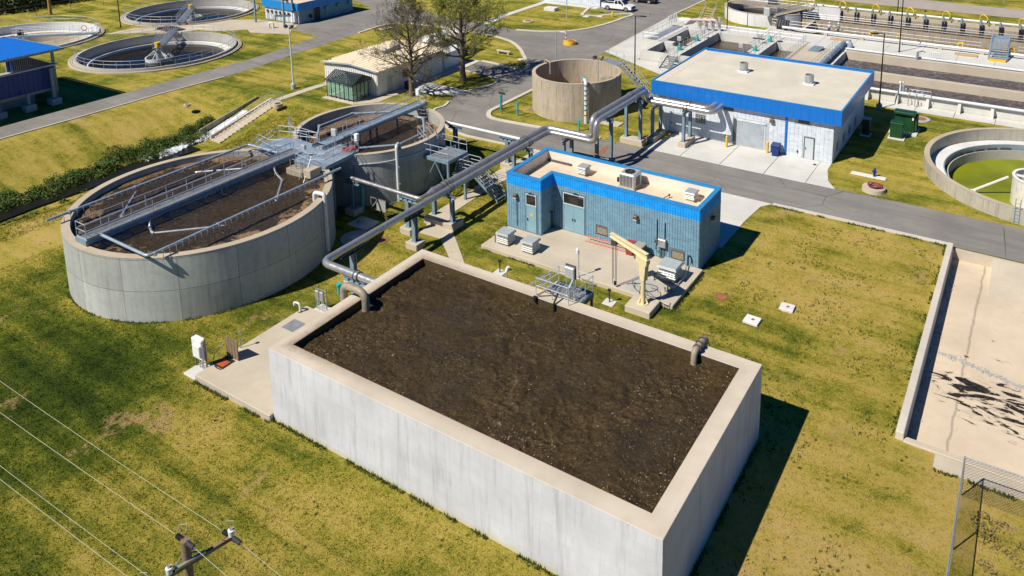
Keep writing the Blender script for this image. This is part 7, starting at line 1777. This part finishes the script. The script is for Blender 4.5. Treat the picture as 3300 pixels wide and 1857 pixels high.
# ================================================================== LAMPS, POLES
def street_lamp(x, y, z, h, label, m='black', head='arm', base=True, r=.09, rz=0):
    t = thing('street_lamp', label, 'lamp post', (x, y, z))
    if base: B().cyl((x, y, z - .1), (x, y, z + .6), .32, 16).build('footing', M['conc_grey'], t, True); z0 = z + .6
    else: z0 = z
    B().cyl((x, y, z0), (x, y, z + h), r, 10, r * .65).build('pole', M[m], t, True)
    B().cyl((x, y, z0), (x, y, z0 + .12), r * 1.8, 10).build('base_cover', M[m], t, True)
    if head == 'arm':
        B().bar((x, y, z + h), (x + .9 * math.cos(rz), y + .9 * math.sin(rz), z + h + .03), .07).build('arm', M[m], t)
        c = (x + 1.0 * math.cos(rz), y + 1.0 * math.sin(rz))
        q = B().bbox(-.42, .42, -.16, .16, -.06, .06, .03).xform(Matrix.Translation((*c, z + h + .03)) @ Matrix.Rotation(rz, 4, 'Z')).build('lantern', M[m], t)
    else:
        for k, a in enumerate((rz, rz + R(head))):
            c = Vector((x + .45 * math.cos(a), y + .45 * math.sin(a), z + h + .15))
            q = B().bbox(-.26, .26, -.12, .12, -.2, .2, .03).xform(Matrix.Translation(c) @ Matrix.Rotation(a + math.pi / 2, 4, 'Z') @ Matrix.Rotation(R(35), 4, 'X')).build('floodlight', M['galv_dark'], t)
            B().bar((x, y, z + h - .05), c, .05).build('bracket', M['galv_dark'], q)
    return t
street_lamp(-14.55, 90.75, 0, 8.7, 'black lamp post on a round concrete footing beside the aeration basin', rz=R(200))
street_lamp(-16.05, 113.0, 1.2, 9.0, 'black lamp post standing on the pale deck', base=False, rz=R(90))
street_lamp(-21.0, 142.5, 0, 9.0, 'black lamp post on the grass beyond the brown channels', base=False, rz=R(-90))
street_lamp(-43.2, 86.5, 0, 8.35, 'tall black lamp post between the beige tank and the settling pools', base=False, rz=R(10))
street_lamp(-42.9, 118.8, 0, 9.5, 'black lamp post in front of the round headworks tank', base=False, rz=R(90))
street_lamp(-129.3, 70.2, 0, 8.0, 'black lamp post between the two left clarifiers', base=False, rz=R(0))
street_lamp(-40.5, 72.2, 0, 6.6, 'pale lamp post with twin dark floodlights before the beige tank', 'rail', 150, False, .075, R(20))
street_lamp(-50.5, 79.5, 0, 6.95, 'grey lamp post behind the beige round tank', 'rail', 'arm', False, .08, R(10))
street_lamp(-69.3, 112.6, 0, 7.5, 'grey lamp post on the rounded lawn below the pickup', 'rail', 'arm', False, .08, R(90))
street_lamp(-77.9, 62.3, 0, 7.7, 'white lamp post with floodlights near the top of the bank steps', 'white_pipe', 160, True, .10, R(200))
street_lamp(-75.3, 82.2, 0, 6.0, 'grey pole with twin floodlights behind the bare tree', 'rail', 90, False, .07, R(-60))
up = thing('utility_pole', 'bare orange brown timber pole before the far thicket', 'utility pole', (-149.7, 69.4, 0)); B().cyl((-149.7, 69.4, -.2), (-149.7, 69.4, 9), .28, 12, .2).build('pole', plain('orange_brown_timber', (.42, .22, .07), .9, 0, .3, 2), up, True)
# foreground power pole
pz = 10.3; px, py = -19.6, 10.75
wp3 = thing('power_pole', 'weathered timber power pole with crossarm and insulators in the lower left', 'power pole', (px, py, 0))
B().cyl((px, py, 0), (px, py, pz), .17, 20, .125).build('pole', M['wood'], wp3, True)
arm_d = Vector((.24, .97, 0)).normalized()
ca = Vector((px + .12, py, pz - .72))
B().bar(ca - arm_d * 1.25, ca + arm_d * 1.25, .1, .12).build('crossarm', M['wood'], wp3)
B().bar(ca - arm_d * .42 + Vector((.02, 0, .09)), ca + arm_d * .42 + Vector((.02, 0, .09)), .09, .07).build('steel_channel', M['steel'], wp3)
B().tube([ca - arm_d * .3 + Vector((-.1, 0, .12)), ca + Vector((-.3, 0, .15)), ca + arm_d * .3 + Vector((-.1, 0, .12))], .025, 8).build('strap', M['steel'], wp3)
insul = B()
for k in range(6): insul.cyl((0, 0, -.03 - .055 * k), (0, 0, -.06 - .055 * k), .075, 12, .055)
insul.cyl((0, 0, .05), (0, 0, -.42), .02, 8)
imesh = insul.mesh('insulator', M['navy'] if False else M['galv_dark'], True)
ends = [ca + arm_d * 1.2, Vector((px, py, pz - .05)), ca - arm_d * 1.2]
for e_ in ends:
    for s in (-1, 1):
        o_ = bpy.data.objects.new('insulator', imesh); COL.objects.link(o_); o_.parent = wp3; o_.location = e_ + Vector((.06 * s, 0, 0)) - WL[wp3.name]; o_.rotation_euler = (0, R(90) * -s if s > 0 else R(90), 0)
for e_ in (ends[0], ca - arm_d * .55):
    q = B().cyl(e_ + Vector((0, 0, .06)), e_ + Vector((0, 0, .26)), .08, 12, .1).build('arrester', M['white'], wp3, True)
    B().cyl(e_ + Vector((0, 0, .26)), e_ + Vector((0, 0, .32)), .05, 10).build('terminal', M['steel'], q)
def wire(p, q, sag, r=.009, n=24):
    return B().tube([Vector(p) + (Vector(q) - Vector(p)) * (i / n) - Vector((0, 0, sag * 4 * (i / n) * (1 - i / n))) for i in range(n + 1)], r, 5)
wm = plain('aluminium_conductor', (.42, .40, .26), .5, .3, .1)
for i, e_ in enumerate(ends):
    w_ = wire(e_ + Vector((-.45, 0, 0)), e_ + Vector((-42, .35 - .2 * i, .2)), .55).build('conductor', wm, wp3)
    w_ = wire(e_ + Vector((.45, 0, 0)), e_ + Vector((40, -1.0, -.2)), .55).build('conductor', wm, wp3)
    B().tube([e_ + Vector((-.42, 0, 0)), e_ + Vector((-.35, .1, .3)), e_ + Vector((.0, .12, .48)), e_ + Vector((.05, .02, .3))], .012, 6).build('jumper', wm, wp3)
w_ = wire(Vector((px, py - .1, pz - 2.2)), Vector((px - 42, py - .2, pz - 2.0)), .6, .009).build('guy_line', wm, wp3)

# ================================================================== VEHICLES
def vehicle(name, label, cat, loc, rz, paint, pickup=True, L=5.9, W_=2.0):
    t = thing(name, label, cat, loc, None, rz)
    def put(b, nm, m, par=None, sm=False):
        o_ = b.build(nm, m, par or t, sm); o_.location = (0, 0, 0); return o_
    h = L / 2; wv = W_ / 2
    def prof(pts, y0, y1, taper=0.0):
        k = len(pts); v = []
        for s, y in ((1, y0), (-1, y1)):
            for x, z in pts: v.append((x, y + s * taper * max(0, z - 1.05), z))
        return B().add(v, [tuple(range(k - 1, -1, -1)), tuple(range(k, 2 * k))] + [(i, (i + 1) % k, (i + 1) % k + k, i + k) for i in range(k)])
    z1 = 1.12
    body = [(-h, .45), (-h + .05, .95), (-h + .08, z1 + .02), (h - 1.55, z1 + .02), (h - .45, z1 - .06), (h - .06, .92), (h, .5), (h - .1, .38), (-h + .1, .38)]
    put(prof(body, -wv, wv), 'body', paint)
    if pickup:
        cab = [(-.55, z1 + .03), (-.4, 1.85), (.75, 1.9), (1.55, z1 + .03)]
        put(B().box(-h + .12, -.62, -wv + .14, wv - .14, z1 + .021, z1 + .028), 'load_bed', M['dark'])
        for s in (-1, 1): put(B().bar((-h + .1, s * (wv - .07), z1 + .06), (-.6, s * (wv - .07), z1 + .06), .13, .08), 'bed_side', paint)
        put(B().bar((-h + .06, -wv + .05, z1 + .06), (-h + .06, wv - .05, z1 + .06), .1, .08), 'tailgate', paint)
    else: cab = [(-h + .25, z1 + .03), (-h + .6, 1.75), (.6, 1.8), (1.4, z1 + .03)]
    c_ = put(prof(cab, -wv + .08, wv - .08, .22), 'cab', paint)
    a, b_, c2, d = cab
    yw = wv - .08 - .16
    def inset(p, q, r_, s_, k=.12):
        m_ = ((p[0] + q[0] + r_[0] + s_[0]) / 4, (p[1] + q[1] + r_[1] + s_[1]) / 4)
        return [(u[0] + (m_[0] - u[0]) * k, u[1] + (m_[1] - u[1]) * k) for u in (p, q, r_, s_)]
    for s in (-1, 1):
        q = inset(a, b_, c2, d, .16); mid = (q[0][0] + q[3][0]) / 2 - .1; mt = (q[1][0] + q[2][0]) / 2 - .05
        for quad in ([q[0], q[1], (mt - .05, q[1][1] + .02), (mid - .05, q[0][1])], [(mid + .05, q[0][1]), (mt + .05, q[1][1] + .02), q[2], q[3]]):
            put(B().add([(x, s * (wv - .07 - .22 * max(0, z - 1.05)), z) for x, z in quad], [(0, 1, 2, 3) if s > 0 else (3, 2, 1, 0)]), 'side_window', M['dark_glass'], c_)
    put(B().add([(c2[0] + .1, -yw + .1, c2[1] - .1), (c2[0] + .1, yw - .1, c2[1] - .1), (d[0] - .06, wv - .22, d[1] + .1), (d[0] - .06, -wv + .22, d[1] + .1)], [(0, 3, 2, 1)]).xform(Matrix.Translation((.05, 0, .03))), 'windscreen', M['dark_glass'], c_)
    for x in (-h + 1.25, h - 1.05):
        for s in (-1, 1):
            w_ = put(B().cyl((x, s * (wv - .24), .38), (x, s * (wv + .01), .38), .38, 20), 'wheel', M['rubber'], None, True)
            put(B().cyl((x, s * (wv + .0), .38), (x, s * (wv + .02), .38), .23, 16), 'rim', M['steel'], w_)
            put(B().ring(0, 0, .40, .47, -.01, .01, 20, 0, math.pi).xform(Matrix.Translation((x, s * (wv + .005), .40)) @ Matrix.Rotation(R(90), 4, 'X')), 'wheel_arch', M['dark'])
    put(B().box(h - .06, h + .015, -.55, .55, .55, .92), 'grille', M['dark'])
    for s in (-1, 1): put(B().bbox(h - .22, h - .02, s * (wv - .2) - .15, s * (wv - .2) + .15, .7, .92, .02), 'headlight', M['white']); put(B().box(-h - .01, -h + .08, s * (wv - .1) - .08, s * (wv - .1) + .08, .75, 1.05), 'tail_light', M['red'])
    put(B().bbox(h - .1, h + .1, -wv + .05, wv - .05, .4, .56, .03), 'bumper', M['steel'] if pickup else M['dark'])
    for s in (-1, 1): put(B().bbox(1.15, 1.3, s * (wv + .08) - .1, s * (wv + .08) + .1, 1.15, 1.35, .03), 'mirror', M['dark'])
    return t
wpaint = NT('white_car_paint'); wpaint.b.inputs['Coat Weight'].default_value = .5; wpm = wpaint.out((.78, .79, .80), .25)
bpaint = NT('dark_car_paint'); bpaint.b.inputs['Coat Weight'].default_value = .5; bpm = bpaint.out((.012, .013, .014), .2)
vehicle('pickup_truck', 'white pickup truck parked beside the rounded lawn', 'pickup', (-64.75, 122.85, .02), R(2), wpm)
vehicle('parked_car', 'dark car cut by the top edge behind the white pickup', 'car', (-63.6, 131.0, .02), R(2), bpm, False, 4.8)

# ================================================================== TREES
def tree(label, x, y, h, crown, seed, leafm, nleaf, leaf, limbs=34, low=.2):
    rnd = random.Random(seed)
    t = thing('tree', label, 'tree', (x, y, 0))
    trunk, tw, lf = B(), B(), B()
    tr = [Vector((x + .12 * math.sin(i * .9 + seed) * i / 10, y + .1 * math.cos(i * .7 + seed) * i / 10, h * i / 12)) for i in range(13)]
    r0 = .026 * h + .05
    trunk.tube(tr, [r0 * 1.35] + [max(.025, r0 * (1 - i / 12.5) ** .9) for i in range(1, 13)], 10)
    ends_ = []
    def branch(p, d, L, r, lev):
        n_ = 5 if lev == 0 else 4; pts_ = [p]; q = p; dd = d.copy()
        for i in range(n_):
            dd = (dd + Vector((rnd.gauss(0, .13), rnd.gauss(0, .13), rnd.gauss(.06, .08)))).normalized()
            q = q + dd * L / n_; pts_.append(q)
        rr = [max(.009, r * (1 - i / (n_ + .6))) for i in range(n_ + 1)]
        (trunk if lev == 0 else tw).tube(pts_, rr, 5 if lev == 0 else 3)
        if lev < 3:
            k = [7, 5, 4][lev]
            for i in range(k):
                s = .28 + .72 * (i + rnd.random() * .6) / k; f_ = min(s, .999) * n_; a = int(f_)
                pp = pts_[a].lerp(pts_[a + 1], f_ - a)
                u = dd.orthogonal().normalized(); u.rotate(Matrix.Rotation(rnd.uniform(0, 6.28), 3, dd))
                nd_ = (dd * .75 + u * rnd.uniform(.45, .85) + Vector((0, 0, .12))).normalized()
                branch(pp, nd_, L * rnd.uniform(.34, .5), rr[a] * .55, lev + 1)
        if lev >= 2: ends_.extend(pts_[1:])
    for i in range(limbs):
        s = low + (.97 - low) * (i + rnd.random() * .7) / limbs
        zz = h * s; f_ = s * 12; a = min(11, int(f_)); p = tr[a].lerp(tr[a + 1], f_ - a)
        az = i * 2.4 + rnd.uniform(-.4, .4); k = (s - low) / (1 - low)
        L = crown * (.55 + .75 * math.sin(min(1, k * 1.5 + .15) * math.pi * .62)) * (1 - k) ** .55 * rnd.uniform(.75, 1.1) + .5
        d = Vector((math.cos(az), math.sin(az), .25 + .75 * k)).normalized()
        branch(p, d, L, r0 * (1 - s) * .5 + .018, 0)
    for i in range(nleaf):
        p = rnd.choice(ends_) + Vector((rnd.gauss(0, .13), rnd.gauss(0, .13), rnd.gauss(0, .13)))
        n1 = Vector((rnd.gauss(0, 1), rnd.gauss(0, 1), rnd.gauss(0, 1))).normalized(); n2 = n1.orthogonal().normalized(); n3 = n1.cross(n2)
        s = leaf * rnd.uniform(.6, 1.4)
        lf.add([p - n2 * s, p + n3 * s * .5, p + n2 * s, p - n3 * s * .5], [(0, 1, 2, 3)])
    trunk.build('trunk', M['bark'], t, True)
    stuff(tw.build('twigs', M['twig'], t, False))
    stuff(lf.build('crown', leafm, t))
    return t
tree('tall spreading tree with fresh green leaves beside the white utility enclosure', -62.1, 75.6, 13.2, 4.6, 5, M['leaf_tree'], 26000, .085, 40, .2)
tree('nearly bare tree with thin brown twigs beside the metal shed', -63.4, 67.6, 10.6, 4.4, 9, M['leaf_bare'], 9000, .07, 40, .16)

# ================================================================== UNDERGROWTH AND GRASS
def leaf_mass(name, label, cat, spots, m, leaf, per, seed, kind='stuff', flat=.75):
    rnd = random.Random(seed); b = B()
    for (x, y, z, r) in spots:
        for k in range(int(per * r * r)):
            u = Vector((rnd.gauss(0, 1), rnd.gauss(0, 1), rnd.gauss(0, 1))).normalized()
            rad = r * rnd.uniform(.55, 1.05) * (1 + .3 * mnoise.noise((u.x * 2 + x, u.y * 2 + y, u.z * 2)))
            p = Vector((x, y, z)) + Vector((u.x * rad, u.y * rad, abs(u.z) * rad * flat))
            n1 = (u + Vector((rnd.gauss(0, .6), rnd.gauss(0, .6), rnd.gauss(.2, .6)))).normalized(); n2 = n1.orthogonal().normalized(); n2.rotate(Matrix.Rotation(rnd.uniform(0, 6.28), 3, n1)); n3 = n1.cross(n2)
            s = leaf * rnd.uniform(.6, 1.5)
            b.add([p - n2 * s, p - n3 * s * .5, p + n2 * s, p + n3 * s * .5], [(0, 1, 2, 3)])
    o_ = b.build(name, m); tag(o_, label, cat, None, kind); return o_
rnd = random.Random(21)
sp = []
for i in range(190):
    y = rnd.uniform(18, 52.5); k = rnd.random()
    x = -79.2 + rnd.gauss(0, .8) - (.5 if y > 40 else 0)
    z = terrain(x, y) + .05; sp.append((x, y, z, rnd.uniform(.45, 1.05) * (1.2 if y > 36 else .95)))
for i in range(40):
    y = rnd.uniform(20, 46); x = -75.3 + rnd.gauss(0, .4); sp.append((x, y, terrain(x, y), rnd.uniform(.15, .42)))
leaf_mass('bank_undergrowth', 'dense green undergrowth along the far bank of the creek', 'undergrowth', sp, M['leaf_bush'], .085, 330, 4)
sp = []
for i in range(260):
    x = -158 - abs(rnd.gauss(0, 18)); y = rnd.uniform(38, 112); sp.append((x, y, 0, rnd.uniform(1.6, 4.2)))
leaf_mass('thicket', 'dark thicket of bushes beyond the fence at the top left', 'thicket', sp, M['leaf_dark'], .30, 42, 5, flat=1.1)
# grass tufts: real blades over the near lawns
BLOCK = [(-40.3, -10.0, 22.8, 35.3), (-34.4, -18.4, 41.2, 52.5), (-4.6, 45, 37.2, 61.5), (-60, 45, 60.2, 67.3), (-33, -14, 66, 87), (-42.8, -36.9, 55, 62), (-22.6, -17.4, 52, 62), (-45.8, -43.4, 40.4, 42.8), (-40.8, -36, 41.5, 48)]
def tuft_field(n, xr, yr, seed, hmin, hmax, dens=None, blades=3):
    rg = np.random.default_rng(seed)
    x, y = rg.uniform(*xr, n), rg.uniform(*yr, n); ok = np.ones(n, bool)
    for c, r in ((BT, BR + .05), (ST, SR + .05), (GC, 10.6), (OT, OR + .1)): ok &= (x - c[0]) ** 2 + (y - c[1]) ** 2 > r * r
    for a, b, c, d in BLOCK: ok &= ~((x > a) & (x < b) & (y > c) & (y < d))
    x, y = x[ok], y[ok]
    if dens is not None:
        k = np.array([mnoise.noise((u * .35, v * .35, seed)) + .5 * mnoise.noise((u * 1.3, v * 1.3, seed)) > dens for u, v in zip(x, y)]); x, y = x[k], y[k]
    z = np.array([terrain(u, v) for u, v in zip(x, y)]) if xr[0] < -67 else np.zeros(len(x))
    m = len(x); V = np.empty((m, blades, 3, 3)); w = rg.uniform(.02, .07, m)[:, None]
    a = rg.uniform(0, 6.283, (m, blades)); h_ = rg.uniform(hmin, hmax, (m, blades)); bx = x[:, None] + rg.normal(0, 1, (m, blades)) * w; by = y[:, None] + rg.normal(0, 1, (m, blades)) * w
    ca_, sa_ = np.cos(a), np.sin(a); zz = np.broadcast_to(z[:, None], bx.shape)
    V[:, :, 0] = np.stack([bx - sa_ * .018, by + ca_ * .018, zz], -1); V[:, :, 1] = np.stack([bx + sa_ * .018, by - ca_ * .018, zz], -1); V[:, :, 2] = np.stack([bx + ca_ * h_ * .5, by + sa_ * h_ * .5, zz + h_], -1)
    b = B(); b.v = V.reshape(-1, 3).tolist(); b.f = np.arange(m * blades * 3).reshape(-1, 3).tolist(); return b
tg = tuft_field(150000, (-62, 2), (10, 60), 3, .03, .09)
e2 = tuft_field(12000, (-74, -66), (15, 58), 4, .08, .2); tg.add(e2.v, e2.f)
o_ = tg.build('lawn_grass', M['grass']); tag(o_, 'short mown grass and tufts over the near lawns', 'grass', None, 'stuff')
# ragged fringe of longer grass against walls and kerbs
rnd = random.Random(8); fr_ = B()
def fringe(p, q, n, out):
    p, q = Vector((*p, 0)), Vector((*q, 0))
    for i in range(n):
        s = rnd.random(); c = p.lerp(q, s) + Vector((out[0] * abs(rnd.gauss(0, .09)), out[1] * abs(rnd.gauss(0, .09)), 0))
        if mnoise.noise((c.x * .8, c.y * .8, 3)) < -.1: continue
        a = rnd.uniform(0, 6.283); h_ = rnd.uniform(.06, .22)
        fr_.add([(c.x - .03, c.y, 0), (c.x + .03, c.y + .02, 0), (c.x + .5 * h_ * math.cos(a), c.y + .5 * h_ * math.sin(a), h_)], [(0, 1, 2)])
fringe((-32.6, 23.2), (-10.2, 23.2), 1500, (0, -1)); fringe((-39, 22.95), (-32.6, 22.95), 500, (0, -1)); fringe((-39.05, 24.3), (-39.05, 31), 400, (-1, 0)); fringe((-10.15, 23.2), (-10.15, 35), 500, (1, 0))
fringe((-34.2, 43.0), (-18.5, 43.0), 700, (0, -1)); fringe((-18.5, 43), (-18.5, 52), 400, (1, 0)); fringe((-4.35, 38.5), (-4.35, 61), 600, (-1, 0)); fringe((-17.5, 60.95), (-4.3, 61.1), 600, (0, -1)); fringe((-2.3, 37.35), (8, 37.35), 600, (0, -1))
for k in range(60):
    a0 = R(150 + 3.2 * k); a1 = R(153.2 + 3.2 * k)
    fringe((BT[0] + (BR + .03) * math.cos(a0), BT[1] + (BR + .03) * math.sin(a0)), (BT[0] + (BR + .03) * math.cos(a1), BT[1] + (BR + .03) * math.sin(a1)), 18, (math.cos(a0), math.sin(a0)))
dk_ = tuft_field(6000, (-16, -4.6), (14, 60), 12, .05, .13, .12, 5); fr_.add(dk_.v, dk_.f)
o_ = fr_.build('edge_grass', M['tuft']); tag(o_, 'ragged longer grass along the feet of walls and kerbs', 'grass', None, 'stuff')
# dry weeds behind the wire fence
sp = [(rnd.uniform(-.3, 8), rnd.uniform(22, 35.5), 0, rnd.uniform(.2, .55)) for i in range(120)]
leaf_mass('dry_weeds', 'tangled dry weeds behind the chain link fence', 'weeds', sp, leaf_mat('dry_weed_stalks', (.22, .15, .06), (.12, .12, .03), (.30, .21, .09)), .07, 260, 6, flat=.45)
